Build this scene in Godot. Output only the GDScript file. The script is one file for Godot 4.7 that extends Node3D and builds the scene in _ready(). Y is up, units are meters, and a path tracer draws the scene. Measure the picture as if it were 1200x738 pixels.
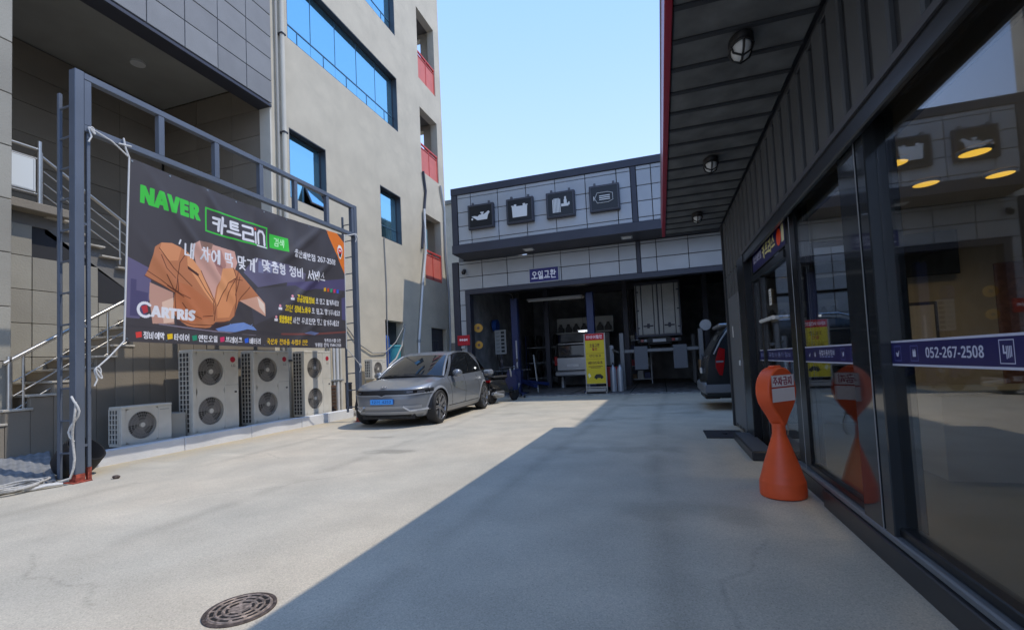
extends Node3D
# Workshop forecourt: beige office block on the left, garage hall across the end, glazed shop under a canopy on the right.
# x: right, y: up, -z: into the drive. Camera at the origin, 1.2 m above the ground.

var mats := {}
var taken := {}
var rng := RandomNumberGenerator.new()
var syllables: Dictionary

# ---------------------------------------------------------------- mesh collector
class Sh:
	var st := SurfaceTool.new()
	var xf := Transform3D.IDENTITY
	func _init():
		st.begin(Mesh.PRIMITIVE_TRIANGLES)
	func vert(p: Vector3, n: Vector3, uv := Vector2.ZERO):
		st.set_normal((xf.basis * n).normalized())
		st.set_uv(uv)
		st.add_vertex(xf * p)
	func tri(a: Vector3, b: Vector3, c: Vector3):
		var n := (b - a).cross(c - a).normalized()
		vert(a, n); vert(c, n); vert(b, n)
	func quad(a: Vector3, b: Vector3, c: Vector3, d: Vector3):   # a b c d counter-clockwise seen from outside
		tri(a, b, c); tri(a, c, d)
	func uvquad(a: Vector3, b: Vector3, c: Vector3, d: Vector3):  # a bottom left, b bottom right, c top right, d top left
		var n := (b - a).cross(c - a).normalized()
		vert(a, n, Vector2(0, 1)); vert(c, n, Vector2(1, 0)); vert(b, n, Vector2(1, 1))
		vert(a, n, Vector2(0, 1)); vert(d, n, Vector2(0, 0)); vert(c, n, Vector2(1, 0))
	func box(c: Vector3, s: Vector3, bev := 0.0) -> Sh:
		var h := s * 0.5
		var k := minf(bev, minf(h.x, minf(h.y, h.z)) * 0.9)
		for ax in 3:
			var u := (ax + 1) % 3
			var v := (ax + 2) % 3
			for sg in [-1.0, 1.0]:
				var p := []
				for q in [[-1, -1], [1, -1], [1, 1], [-1, 1]]:
					var w := Vector3.ZERO
					w[ax] = sg * h[ax]; w[u] = q[0] * (h[u] - k); w[v] = q[1] * (h[v] - k)
					p.append(c + w)
				if sg > 0: quad(p[0], p[1], p[2], p[3])
				else: quad(p[3], p[2], p[1], p[0])
		if k > 0.0:
			for ax in 3:                      # edges along ax
				var u := (ax + 1) % 3
				var v := (ax + 2) % 3
				for su in [-1.0, 1.0]:
					for sv in [-1.0, 1.0]:
						var a := Vector3.ZERO
						var b := Vector3.ZERO
						a[u] = su * h[u]; a[v] = sv * (h[v] - k)
						b[u] = su * (h[u] - k); b[v] = sv * h[v]
						var lo := Vector3.ZERO
						lo[ax] = -(h[ax] - k)
						var q := [c + a + lo, c + b + lo, c + b - lo, c + a - lo]
						var n: Vector3 = (q[1] - q[0]).cross(q[2] - q[0])
						if n.dot(a + b) > 0: quad(q[0], q[1], q[2], q[3])
						else: quad(q[3], q[2], q[1], q[0])
			for sx in [-1.0, 1.0]:
				for sy in [-1.0, 1.0]:
					for sz in [-1.0, 1.0]:
						var s3 := Vector3(sx, sy, sz)
						var i := h - Vector3(k, k, k)
						var a := c + s3 * Vector3(h.x, i.y, i.z)
						var b := c + s3 * Vector3(i.x, h.y, i.z)
						var d := c + s3 * Vector3(i.x, i.y, h.z)
						if (b - a).cross(d - a).dot(s3) > 0: tri(a, b, d)
						else: tri(a, d, b)
		return self
	func span(a: Vector3, b: Vector3, bev := 0.0) -> Sh:          # box between two corners
		return box((a + b) * 0.5, (b - a).abs(), bev)
	func bar(a: Vector3, b: Vector3, w: float, t := -1.0) -> Sh:   # square bar from a to b
		if t < 0: t = w
		var d := (b - a).normalized()
		var up := Vector3.UP if absf(d.y) < 0.95 else Vector3.RIGHT
		var r := d.cross(up).normalized() * w * 0.5
		var n := r.cross(d).normalized() * t * 0.5
		var p := [a - r - n, a + r - n, a + r + n, a - r + n]
		var q := [b - r - n, b + r - n, b + r + n, b - r + n]
		for i in 4:
			var j := (i + 1) % 4
			quad(p[j], p[i], q[i], q[j])
		quad(p[0], p[1], p[2], p[3]); quad(q[3], q[2], q[1], q[0])
		return self
	func tube(pts: Array, r: float, sides := 8, closed := false) -> Sh:
		var rings := []
		var n := pts.size()
		var ref := Vector3.UP
		for i in n:
			var a: Vector3 = pts[maxi(i - 1, 0)] if not closed else pts[(i - 1 + n) % n]
			var b: Vector3 = pts[mini(i + 1, n - 1)] if not closed else pts[(i + 1) % n]
			var d := (b - a).normalized()
			if absf(d.dot(ref)) > 0.97: ref = Vector3.RIGHT if absf(d.x) < 0.9 else Vector3.BACK
			var u := (ref - d * ref.dot(d)).normalized()
			var v := d.cross(u)
			ref = u
			var ring := []
			for k in sides:
				var an := TAU * k / sides
				ring.append([pts[i] + (u * cos(an) + v * sin(an)) * r, u * cos(an) + v * sin(an)])
			rings.append(ring)
		for i in (n if closed else n - 1):
			var A = rings[i]
			var Bq = rings[(i + 1) % n]
			for k in sides:
				var l := (k + 1) % sides
				smooth4(A[k], A[l], Bq[l], Bq[k])
		if not closed:
			for e in [0, n - 1]:
				for k in range(1, sides - 1):
					tri(rings[e][0][0], rings[e][k][0], rings[e][k + 1][0])
		return self
	func smooth4(a, b, c, d):
		vert(a[0], a[1]); vert(c[0], c[1]); vert(b[0], b[1])
		vert(a[0], a[1]); vert(d[0], d[1]); vert(c[0], c[1])
	func cyl(a: Vector3, b: Vector3, r: float, sides := 16, r2 := -1.0) -> Sh:
		if r2 < 0: r2 = r
		var d := (b - a).normalized()
		var u := d.cross(Vector3.UP if absf(d.y) < 0.9 else Vector3.RIGHT).normalized()
		var v := d.cross(u)
		for k in sides:
			var e := u * cos(TAU * k / sides) + v * sin(TAU * k / sides)
			var f := u * cos(TAU * (k + 1) / sides) + v * sin(TAU * (k + 1) / sides)
			smooth4([a + e * r, e], [a + f * r, f], [b + f * r2, f], [b + e * r2, e])
			tri(a, a + f * r, a + e * r); tri(b, b + e * r2, b + f * r2)
		return self
	func lathe(profile: Array, sides := 32) -> Sh:               # profile of Vector2(r, y), turned round the y axis
		var ns := []
		for i in profile.size():
			var a: Vector2 = profile[maxi(i - 1, 0)]
			var b: Vector2 = profile[mini(i + 1, profile.size() - 1)]
			var t := (b - a).normalized()
			ns.append(Vector2(t.y, -t.x))
		for i in profile.size() - 1:
			for k in sides:
				var q := []
				for jk in [[i, k], [i, k + 1], [i + 1, k + 1], [i + 1, k]]:
					var an: float = TAU * jk[1] / sides
					var p: Vector2 = profile[jk[0]]
					var nn: Vector2 = ns[jk[0]]
					q.append([Vector3(p.x * cos(an), p.y, p.x * sin(an)), Vector3(nn.x * cos(an), nn.y, nn.x * sin(an))])
				smooth4(q[3], q[2], q[1], q[0])
		return self
	func prism(poly: PackedVector2Array, z0: float, z1: float) -> Sh:   # outline in x, y; thickness along z
		var t := Geometry2D.triangulate_polygon(poly)
		var flip := Geometry2D.is_polygon_clockwise(poly)
		for i in range(0, t.size(), 3):
			var a := poly[t[i]]
			var b := poly[t[i + 1]]
			var c := poly[t[i + 2]]
			if (b - a).cross(c - a) < 0:
				var w := b
				b = c; c = w
			tri(Vector3(a.x, a.y, z1), Vector3(b.x, b.y, z1), Vector3(c.x, c.y, z1))
			tri(Vector3(a.x, a.y, z0), Vector3(c.x, c.y, z0), Vector3(b.x, b.y, z0))
		for i in poly.size():
			var a := poly[i]
			var b := poly[(i + 1) % poly.size()]
			if flip:
				var w := a
				a = b; b = w
			quad(Vector3(a.x, a.y, z0), Vector3(b.x, b.y, z0), Vector3(b.x, b.y, z1), Vector3(a.x, a.y, z1))
		return self
	func grid(p: Array, flip := false, uv := false, wrap := false) -> Sh:   # rows of points, smooth
		var nr := p.size()
		var nc: int = p[0].size()
		var ns := []
		for i in nr:
			var row := []
			for j in nc:
				var du: Vector3 = p[mini(i + 1, nr - 1)][j] - p[maxi(i - 1, 0)][j]
				var j0: int = (j - 1 + nc) % nc if wrap else maxi(j - 1, 0)
				var j1: int = (j + 1) % nc if wrap else mini(j + 1, nc - 1)
				var dv: Vector3 = p[i][j1] - p[i][j0]
				var n := dv.cross(du)
				if n.length() < 1e-9: n = Vector3.UP
				n = n.normalized()
				row.append(-n if flip else n)
			ns.append(row)
		for i in nr - 1:
			for j in (nc if wrap else nc - 1):
				var k := (j + 1) % nc
				var ids := [[i, j], [i, k], [i + 1, k], [i, j], [i + 1, k], [i + 1, j]]
				if flip: ids = [[i, j], [i + 1, k], [i, k], [i, j], [i + 1, j], [i + 1, k]]
				for q in [ids[0], ids[2], ids[1], ids[3], ids[5], ids[4]]:
					vert(p[q[0]][q[1]], ns[q[0]][q[1]], Vector2(float(q[1]) / (nc - 1), float(q[0]) / (nr - 1)) if uv else Vector2.ZERO)
		return self
	func slab(o: Vector3, U: Vector3, V: Vector3, us: Array, vs: Array, thick: float, holes: Array) -> Sh:
		# wall with openings: cells between the cuts us, vs; holes [u0, u1, v0, v1]; U x V looks outwards
		var N := U.cross(V).normalized()
		var solid := {}
		for i in us.size() - 1:
			for j in vs.size() - 1:
				var mu: float = (us[i] + us[i + 1]) * 0.5
				var mv: float = (vs[j] + vs[j + 1]) * 0.5
				var open := false
				for h in holes:
					if mu > h[0] and mu < h[1] and mv > h[2] and mv < h[3]: open = true
				solid[Vector2i(i, j)] = not open
		for c in solid:
			if not solid[c]: continue
			var a: Vector3 = o + U * us[c.x] + V * vs[c.y]
			var b: Vector3 = o + U * us[c.x + 1] + V * vs[c.y]
			var d: Vector3 = o + U * us[c.x] + V * vs[c.y + 1]
			var e: Vector3 = o + U * us[c.x + 1] + V * vs[c.y + 1]
			var t := -N * thick
			quad(a, b, e, d); quad(b + t, a + t, d + t, e + t)
			if not solid.get(c + Vector2i(0, -1), false): quad(a + t, b + t, b, a)
			if not solid.get(c + Vector2i(0, 1), false): quad(d, e, e + t, d + t)
			if not solid.get(c + Vector2i(-1, 0), false): quad(a + t, a, d, d + t)
			if not solid.get(c + Vector2i(1, 0), false): quad(b, b + t, e + t, e)
		return self

func cuts(lo: float, hi: float, holes: Array, k: int) -> Array:
	var s := [lo, hi]
	for h in holes:
		for q in [h[k], h[k + 1]]:
			if q > lo and q < hi and not s.has(q): s.append(q)
	s.sort()
	return s

func wall(sh: Sh, o: Vector3, U: Vector3, V: Vector3, w: float, h: float, thick: float, holes := []) -> Sh:
	return sh.slab(o, U, V, cuts(0, w, holes, 0), cuts(0, h, holes, 2), thick, holes)

# ---------------------------------------------------------------- nodes
func numbered(n: String) -> String:
	taken[n] = taken.get(n, -1) + 1
	return n if taken[n] == 0 else "%s_%03d" % [n, taken[n]]

func tag(o: Node, label: String, category: String, group := "") -> Node:
	o.set_meta("label", label); o.set_meta("category", category)
	if group: o.set_meta("group", group)
	return o

func thing(called: String, label: String, category: String, at := Vector3.ZERO, turn := 0.0, group := "") -> Node3D:
	var o := Node3D.new()
	o.name = numbered(called)
	add_child(o, true)
	o.position = at; o.rotation.y = turn
	tag(o, label, category, group)
	return o

func obj(called: String, sh: Sh, m: Material, parent: Node = null) -> MeshInstance3D:
	var o := MeshInstance3D.new()
	o.mesh = sh.st.commit()
	o.mesh.surface_set_material(0, m)
	o.name = called if parent else numbered(called)
	(parent if parent else self).add_child(o, true)
	return o

func struct(called: String, sh: Sh, m: Material) -> MeshInstance3D:
	var o := obj(called, sh, m)
	o.set_meta("kind", "structure")
	return o

func inst(called: String, mesh: Mesh, at: Vector3, parent: Node, m: Material = null) -> MeshInstance3D:
	var o := MeshInstance3D.new()
	o.mesh = mesh; o.position = at; o.name = called
	if m: o.material_override = m
	parent.add_child(o, true)
	return o

func dup(o: Node3D, at: Vector3, label: String, base: String) -> Node3D:
	var c: Node3D = o.duplicate()
	c.name = numbered(base)
	add_child(c, true)
	c.position = at
	c.set_meta("label", label)
	return c

# ---------------------------------------------------------------- textures and materials
func noise_img(size: int, freq: float, octaves: int, lo: float, hi: float, sd: int, kind := FastNoiseLite.TYPE_SIMPLEX_SMOOTH) -> Image:
	var n := FastNoiseLite.new()
	n.noise_type = kind; n.frequency = freq; n.fractal_octaves = octaves; n.seed = sd
	n.fractal_type = FastNoiseLite.FRACTAL_FBM
	var im := n.get_seamless_image(size, size)
	im.convert(Image.FORMAT_L8)
	var d := im.get_data()
	for i in d.size():
		d[i] = int(clampf(lo + (hi - lo) * d[i] / 255.0, 0, 1) * 255)
	return Image.create_from_data(size, size, false, Image.FORMAT_L8, d)

var tx := {}
func textures():
	tx.cloud = ImageTexture.create_from_image(noise_img(512, 0.008, 5, 0.72, 1.0, 3))
	tx.soft = ImageTexture.create_from_image(noise_img(512, 0.004, 3, 0.91, 0.97, 9))
	var sp := PackedByteArray()
	sp.resize(1024 * 1024)
	for i in sp.size():
		var a := rng.randi()
		sp[i] = 196 + (a & 31) + ((a >> 8) & 15) - (40 if (a >> 16) % 90 == 0 else 0) + (12 if (a >> 20) % 60 == 0 else 0)
	tx.speckle = ImageTexture.create_from_image(Image.create_from_data(1024, 1024, false, Image.FORMAT_L8, sp))
	tx.grain = ImageTexture.create_from_image(noise_img(512, 0.12, 3, 0.74, 1.04, 5))
	tx.dirt = ImageTexture.create_from_image(noise_img(512, 0.012, 6, 0.45, 1.1, 21))
	tx.rough = ImageTexture.create_from_image(noise_img(512, 0.02, 5, 0.45, 1.0, 33))
	var b := noise_img(512, 0.10, 4, 0.0, 1.0, 12)
	b.convert(Image.FORMAT_RGBA8)
	b.bump_map_to_normal_map(3.0)
	tx.bump = ImageTexture.create_from_image(b)
	var w := noise_img(512, 0.008, 3, 0.0, 1.0, 15)
	w.convert(Image.FORMAT_RGBA8)
	w.bump_map_to_normal_map(6.0)
	tx.wavy = ImageTexture.create_from_image(w)

const MEAN := {"soft": .87, "cloud": .71, "grain": .69, "dirt": .56, "rough": .5}

func lin(r: float, g: float, b: float, a := 1.0) -> Color:
	var c := Color(r, g, b).linear_to_srgb()
	c.a = a
	return c

func mat(key: String, c: Color, rough := 0.8, metal := 0.0, tex := "", scale := 1.0, bump := "", bscale := 0.5, detail := "", dscale := 6.0) -> StandardMaterial3D:
	if mats.has(key): return mats[key]
	var m := StandardMaterial3D.new()
	m.resource_name = key
	var gain := 1.0                      # the textures only vary the colour about its mean
	for q in [tex, detail]:
		if q: gain /= MEAN[q]
	var l := c.srgb_to_linear() * gain
	c = lin(minf(l.r, .98), minf(l.g, .98), minf(l.b, .98))
	m.albedo_color = c; m.roughness = rough; m.metallic = metal
	if tex or bump:
		m.uv1_triplanar = true; m.uv1_world_triplanar = true
		m.uv1_scale = Vector3.ONE * scale
	if tex: m.albedo_texture = tx[tex]
	if bump:
		m.normal_enabled = true; m.normal_texture = tx[bump]; m.normal_scale = bscale
	if detail:
		m.detail_enabled = true; m.detail_albedo = tx[detail]; m.detail_blend_mode = BaseMaterial3D.BLEND_MODE_MUL
		m.detail_uv_layer = BaseMaterial3D.DETAIL_UV_2
		m.uv2_triplanar = true; m.uv2_world_triplanar = true; m.uv2_scale = Vector3.ONE * dscale
	mats[key] = m
	return m

func glass(key: String, c: Color, alpha: float) -> StandardMaterial3D:
	if mats.has(key): return mats[key]
	var m := StandardMaterial3D.new()
	m.resource_name = key
	m.transparency = BaseMaterial3D.TRANSPARENCY_ALPHA
	m.albedo_color = Color(c, alpha); m.roughness = 0.02; m.metallic_specular = .7
	mats[key] = m
	return m

func print_mat(key: String, im: Image, rough := 0.6) -> StandardMaterial3D:
	var m := StandardMaterial3D.new()
	m.resource_name = key
	m.albedo_texture = ImageTexture.create_from_image(im)
	m.roughness = rough
	mats[key] = m
	return m

# ---------------------------------------------------------------- flat print: a small canvas with polygons, strokes, Hangul and Latin lettering
class Cv:
	var im: Image
	var w: int
	var h: int
	func _init(ww: int, hh: int, c: Color):
		w = ww; h = hh
		im = Image.create(ww, hh, false, Image.FORMAT_RGB8)
		im.fill(c)
	func rect(x: float, y: float, ww: float, hh: float, c: Color):
		im.fill_rect(Rect2i(int(round(x)), int(round(y)), maxi(1, int(round(ww))), maxi(1, int(round(hh)))), c)
	func poly(p: Array, c: Color):
		var lo := 1e9
		var hi := -1e9
		for q in p:
			lo = minf(lo, q.y); hi = maxf(hi, q.y)
		for y in range(maxi(0, int(floor(lo))), mini(h - 1, int(ceil(hi))) + 1):
			var yy := y + 0.5
			var xs := []
			for i in p.size():
				var a: Vector2 = p[i]
				var b: Vector2 = p[(i + 1) % p.size()]
				if (a.y <= yy) != (b.y <= yy):
					xs.append(a.x + (yy - a.y) / (b.y - a.y) * (b.x - a.x))
			xs.sort()
			for k in range(0, xs.size() - 1, 2):
				var x0 := int(round(xs[k]))
				var x1 := int(round(xs[k + 1]))
				if x1 > x0: im.fill_rect(Rect2i(x0, y, x1 - x0, 1), c)
	func disc(p: Vector2, r: float, c: Color):
		var q := []
		for i in 14: q.append(p + Vector2(cos(TAU * i / 14), sin(TAU * i / 14)) * r)
		poly(q, c)
	func stroke(p: Array, t: float, c: Color, round_ends := true):
		for i in p.size() - 1:
			var a: Vector2 = p[i]
			var b: Vector2 = p[i + 1]
			var n := (b - a).normalized().orthogonal() * t * 0.5
			poly([a + n, b + n, b - n, a - n], c)
		if t > 2.5:
			for i in p.size():
				if round_ends or (i > 0 and i < p.size() - 1): disc(p[i], t * 0.5, c)
	func frame(x: float, y: float, ww: float, hh: float, t: float, c: Color):
		rect(x, y, ww, t, c); rect(x, y + hh - t, ww, t, c); rect(x, y, t, hh, c); rect(x + ww - t, y, t, hh, c)

const CHO := ["ㄱ", "ㄲ", "ㄴ", "ㄷ", "ㄸ", "ㄹ", "ㅁ", "ㅂ", "ㅃ", "ㅅ", "ㅆ", "ㅇ", "ㅈ", "ㅉ", "ㅊ", "ㅋ", "ㅌ", "ㅍ", "ㅎ"]
const JONG := ["", "ㄱ", "ㄲ", "ㄱㅅ", "ㄴ", "ㄴㅈ", "ㄴㅎ", "ㄷ", "ㄹ", "ㄹㄱ", "ㄹㅁ", "ㄹㅂ", "ㄹㅅ", "ㄹㅌ", "ㄹㅍ", "ㄹㅎ", "ㅁ", "ㅂ", "ㅂㅅ", "ㅅ", "ㅆ", "ㅇ", "ㅈ", "ㅊ", "ㅋ", "ㅌ", "ㅍ", "ㅎ"]
const DOUBLE := {"ㄲ": "ㄱ", "ㄸ": "ㄷ", "ㅃ": "ㅂ", "ㅆ": "ㅅ", "ㅉ": "ㅈ"}

func consonant(k: String) -> Array:
	match k:
		"ㄱ": return [[[.05, .08], [.9, .08], [.82, .98]]]
		"ㄴ": return [[[.1, .03], [.1, .92], [.97, .92]]]
		"ㄷ": return [[[.93, .08], [.1, .08], [.1, .92], [.97, .92]]]
		"ㄹ": return [[[.06, .06], [.9, .06], [.9, .48], [.1, .48], [.1, .94], [.96, .94]]]
		"ㅁ": return [[[.08, .06], [.92, .06], [.92, .94], [.08, .94], [.08, .06]]]
		"ㅂ": return [[[.1, .02], [.1, .95], [.9, .95], [.9, .02]], [[.1, .45], [.9, .45]]]
		"ㅅ": return [[[.5, .03], [.5, .3], [.05, .97]], [[.5, .35], [.95, .97]]]
		"ㅇ":
			var p := []
			for i in 15: p.append([.5 + .44 * cos(TAU * i / 14), .5 + .46 * sin(TAU * i / 14)])
			return [p]
		"ㅈ": return [[[.06, .08], [.94, .08]], [[.5, .1], [.5, .35], [.05, .97]], [[.5, .4], [.95, .97]]]
		"ㅊ": return [[[.34, .0], [.66, .0]], [[.06, .22], [.94, .22]], [[.5, .24], [.5, .45], [.05, .98]], [[.5, .48], [.95, .98]]]
		"ㅋ": return [[[.05, .08], [.9, .08], [.82, .98]], [[.08, .48], [.86, .48]]]
		"ㅌ": return [[[.93, .06], [.1, .06], [.1, .94], [.97, .94]], [[.1, .5], [.9, .5]]]
		"ㅍ": return [[[.04, .08], [.96, .08]], [[.04, .92], [.96, .92]], [[.3, .1], [.3, .9]], [[.7, .1], [.7, .9]]]
		"ㅎ":
			var p := []
			for i in 13: p.append([.5 + .36 * cos(TAU * i / 12), .68 + .29 * sin(TAU * i / 12)])
			return [[[.34, .0], [.66, .0]], [[.06, .22], [.94, .22]], p]
	return []

func upright(k: int) -> Array:      # strokes of the vertical vowels
	match k:
		0: return [[[.3, 0], [.3, 1]], [[.3, .46], [.95, .46]]]
		1: return [[[.18, .03], [.18, .97]], [[.18, .46], [.75, .46]], [[.78, 0], [.78, 1]]]
		2: return [[[.3, 0], [.3, 1]], [[.3, .32], [.95, .32]], [[.3, .6], [.95, .6]]]
		4: return [[[.75, 0], [.75, 1]], [[.05, .42], [.75, .42]]]
		5: return [[[.5, .03], [.5, .97]], [[-.1, .42], [.5, .42]], [[.92, 0], [.92, 1]]]
		6: return [[[.75, 0], [.75, 1]], [[.05, .3], [.75, .3]], [[.05, .58], [.75, .58]]]
		7: return [[[.5, .03], [.5, .97]], [[-.1, .3], [.5, .3]], [[-.1, .58], [.5, .58]], [[.92, 0], [.92, 1]]]
	return [[[.5, 0], [.5, 1]]]

func flat_vowel(k: int) -> Array:
	match k:
		8: return [[[0, .85], [1, .85]], [[.5, .05], [.5, .85]]]
		12: return [[[0, .85], [1, .85]], [[.33, .1], [.33, .85]], [[.67, .1], [.67, .85]]]
		13: return [[[0, .2], [1, .2]], [[.5, .2], [.5, 1]]]
		17: return [[[0, .2], [1, .2]], [[.33, .2], [.33, 1]], [[.67, .2], [.67, 1]]]
	return [[[0, .5], [1, .5]]]

func put_strokes(cv: Cv, s: Array, o: Vector2, q: Vector2, box: Array, t: float, c: Color, slant: float, foot: float):
	for line in s:
		var p := []
		for a in line:
			var v := o + Vector2((box[0] + a[0] * box[2]) * q.x, (box[1] + a[1] * box[3]) * q.y)
			v.x += (foot - v.y) * slant
			p.append(v)
		cv.stroke(p, t, c)

func syllable(cv: Cv, ch: String, o: Vector2, q: Vector2, t: float, c: Color, slant := 0.0):
	var n := ch.unicode_at(0) - 0xAC00
	var v: int = (n / 28) % 21
	var cho: String = CHO[n / 588]
	var fin: String = JONG[n % 28]
	var bc := [.04, .1, .52, .8]
	var bv := [.6, .0, .38, 1.0]
	var bh := [.0, .58, 1.0, .36]
	var bf := [.16, .66, .76, .33]
	var compound := v in [9, 10, 11, 14, 15, 16, 19]
	var flat := v in [8, 12, 13, 17, 18]
	if flat:
		bc = [.16, .03, .68, .48]
		if fin:
			bc = [.18, .0, .64, .32]; bh = [.0, .34, 1.0, .24]
	elif compound:
		bc = [.05, .03, .5, .42]; bh = [.0, .52, .62, .3]; bv = [.66, .0, .34, 1.0]
		if fin:
			bc = [.05, .0, .5, .3]; bh = [.0, .32, .62, .22]; bv = [.66, .0, .34, .6]
	elif fin:
		bc = [.04, .03, .52, .5]; bv = [.6, .0, .38, .58]
	var foot := o.y + q.y
	place_consonant(cv, cho, o, q, bc, t, c, slant, foot)
	if flat: put_strokes(cv, flat_vowel(v), o, q, bh, t, c, slant, foot)
	elif compound:
		put_strokes(cv, flat_vowel(8 if v < 12 else (13 if v < 17 else 18)), o, q, bh, t, c, slant, foot)
		put_strokes(cv, upright({9: 0, 10: 1, 11: 20, 14: 4, 15: 5, 16: 20, 19: 20}[v]), o, q, bv, t, c, slant, foot)
	else: put_strokes(cv, upright(v), o, q, bv, t, c, slant, foot)
	if fin: place_consonant(cv, fin, o, q, bf, t, c, slant, foot)

func place_consonant(cv: Cv, k: String, o: Vector2, q: Vector2, b: Array, t: float, c: Color, slant: float, foot: float):
	if DOUBLE.has(k): k = DOUBLE[k] + DOUBLE[k]
	if k.length() == 2:
		for i in 2: put_strokes(cv, consonant(k[i]), o, q, [b[0] + b[2] * .54 * i, b[1], b[2] * .46, b[3]], t, c, slant, foot)
	else: put_strokes(cv, consonant(k), o, q, b, t, c, slant, foot)

func latin(cv: Cv, s: String, x: float, y: float, w: float, h: float, c: Color, fat := 0.0, slant := 0.0, mono := false):
	# lettering from the Droid Sans outlines, stretched into the rectangle (capital height h)
	var f := SystemFont.new()
	f.font_names = PackedStringArray(["Droid Sans"])
	f.font_weight = 700
	var m := TextMesh.new()
	m.font = f; m.text = s; m.font_size = 64; m.pixel_size = 0.01; m.depth = 0.0; m.curve_step = 2.0
	var arr := m.get_mesh_arrays()
	var vs: PackedVector3Array = arr[Mesh.ARRAY_VERTEX]
	var ix = arr[Mesh.ARRAY_INDEX]
	var lo := Vector2(1e9, 1e9)
	var hi := Vector2(-1e9, -1e9)
	for v in vs:
		lo = lo.min(Vector2(v.x, v.y)); hi = hi.max(Vector2(v.x, v.y))
	var sc := Vector2(w / (hi.x - lo.x), h / (hi.y - lo.y))
	var n: int = ix.size() if ix != null and ix.size() else vs.size()
	for i in range(0, n, 3):
		var p := []
		for k in 3:
			var v: Vector3 = vs[ix[i + k]] if ix != null and ix.size() else vs[i + k]
			var q := Vector2(x + (v.x - lo.x) * sc.x, y + h - (v.y - lo.y) * sc.y)
			q.x += (y + h - q.y) * slant
			p.append(q)
		if absf((p[1] - p[0]).cross(p[2] - p[0])) < 0.05: continue
		cv.poly(p, c)
		if fat > 0.0:
			for k in 3: cv.stroke([p[k], p[(k + 1) % 3]], fat, c)

func write(cv: Cv, s: String, x: float, y: float, w: float, h: float, c: Color, t := 0.0, slant := 0.0):
	# a line of Hangul (square cells), blanks and Latin runs, filling the width w
	if t <= 0.0: t = h * 0.13
	var units := 0.0
	for ch in s: units += adv(ch)
	var u := w / units
	var px := x
	var run := ""
	var run_x := 0.0
	for i in s.length() + 1:
		var ch := s[i] if i < s.length() else " "
		var hangul := ch.unicode_at(0) >= 0xAC00 and ch.unicode_at(0) < 0xD7A4
		if run and (hangul or ch == " "):
			latin(cv, run, run_x, y + h * 0.06, px - run_x - u * .08, h * 0.88, c)
			run = ""
		if i == s.length(): break
		if hangul: syllable(cv, ch, Vector2(px + u * .04, y), Vector2(u * .88, h), t, c, slant)
		elif ch != " ":
			if not run: run_x = px
			run += ch
		px += adv(ch) * u

func adv(ch: String) -> float:
	var k := ch.unicode_at(0)
	if k >= 0xAC00: return 1.0
	if ch == " ": return 0.42
	if ch in "!'-.": return 0.36
	return 0.58

# ---------------------------------------------------------------- scene
func _ready():
	rng.seed = 7
	# camera: looks up the drive, turned 17.6 degrees to the left of it, with the lens shifted up a little
	var cam := Camera3D.new()
	cam.name = "camera"
	cam.projection = Camera3D.PROJECTION_FRUSTUM
	cam.near = 0.05; cam.far = 2000.0
	cam.size = 738.0 / 550.0 * cam.near
	cam.frustum_offset = Vector2(0, 31.0 / 550.0 * cam.near)
	cam.transform = Transform3D(Basis(Vector3(0.95186662, -0.04590006, -0.30305632), Vector3(0.05804076, 0.99782744, 0.03117151), Vector3(0.30096713, -0.04726074, 0.95246271)), Vector3(0, 1.2, 0))
	add_child(cam)
	var env := Environment.new()
	env.background_mode = Environment.BG_SKY
	var sky := Sky.new()
	var sm := ProceduralSkyMaterial.new()
	sm.sky_top_color = Color(0.48, 0.675, 0.97)
	sm.sky_horizon_color = Color(0.83, 0.895, 1.0)
	sm.sky_curve = 0.35
	sm.ground_bottom_color = Color(0.55, 0.54, 0.52)
	sm.ground_horizon_color = Color(0.62, 0.62, 0.61)
	sm.sun_angle_max = 2.0
	sky.sky_material = sm
	env.sky = sky
	env.tonemap_mode = Environment.TONE_MAPPER_LINEAR
	env.tonemap_exposure = 1.52
	env.sdfgi_enabled = true; env.ssao_enabled = true; env.ssil_enabled = true
	var we := WorldEnvironment.new()
	we.name = "environment"; we.environment = env
	add_child(we)
	var sun := DirectionalLight3D.new()
	sun.name = "sun"
	sun.light_energy = 0.6; sun.light_color = Color(1.0, 0.97, 0.92); sun.light_angular_distance = 0.5; sun.shadow_enabled = true
	sun.look_at_from_position(Vector3.ZERO, Vector3(-0.56, -1.0, 0.13))
	add_child(sun)
	textures()
	materials()
	ground()
	office_building()
	stairs()
	garage()
	garage_contents()
	shop()
	shop_inside()
	neighbours()
	banner_frame()
	banner()
	planter_and_units()
	wall_services()
	electric_car()
	parked_suv()
	scooter()
	no_parking_stand()
	ground_things()

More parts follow.
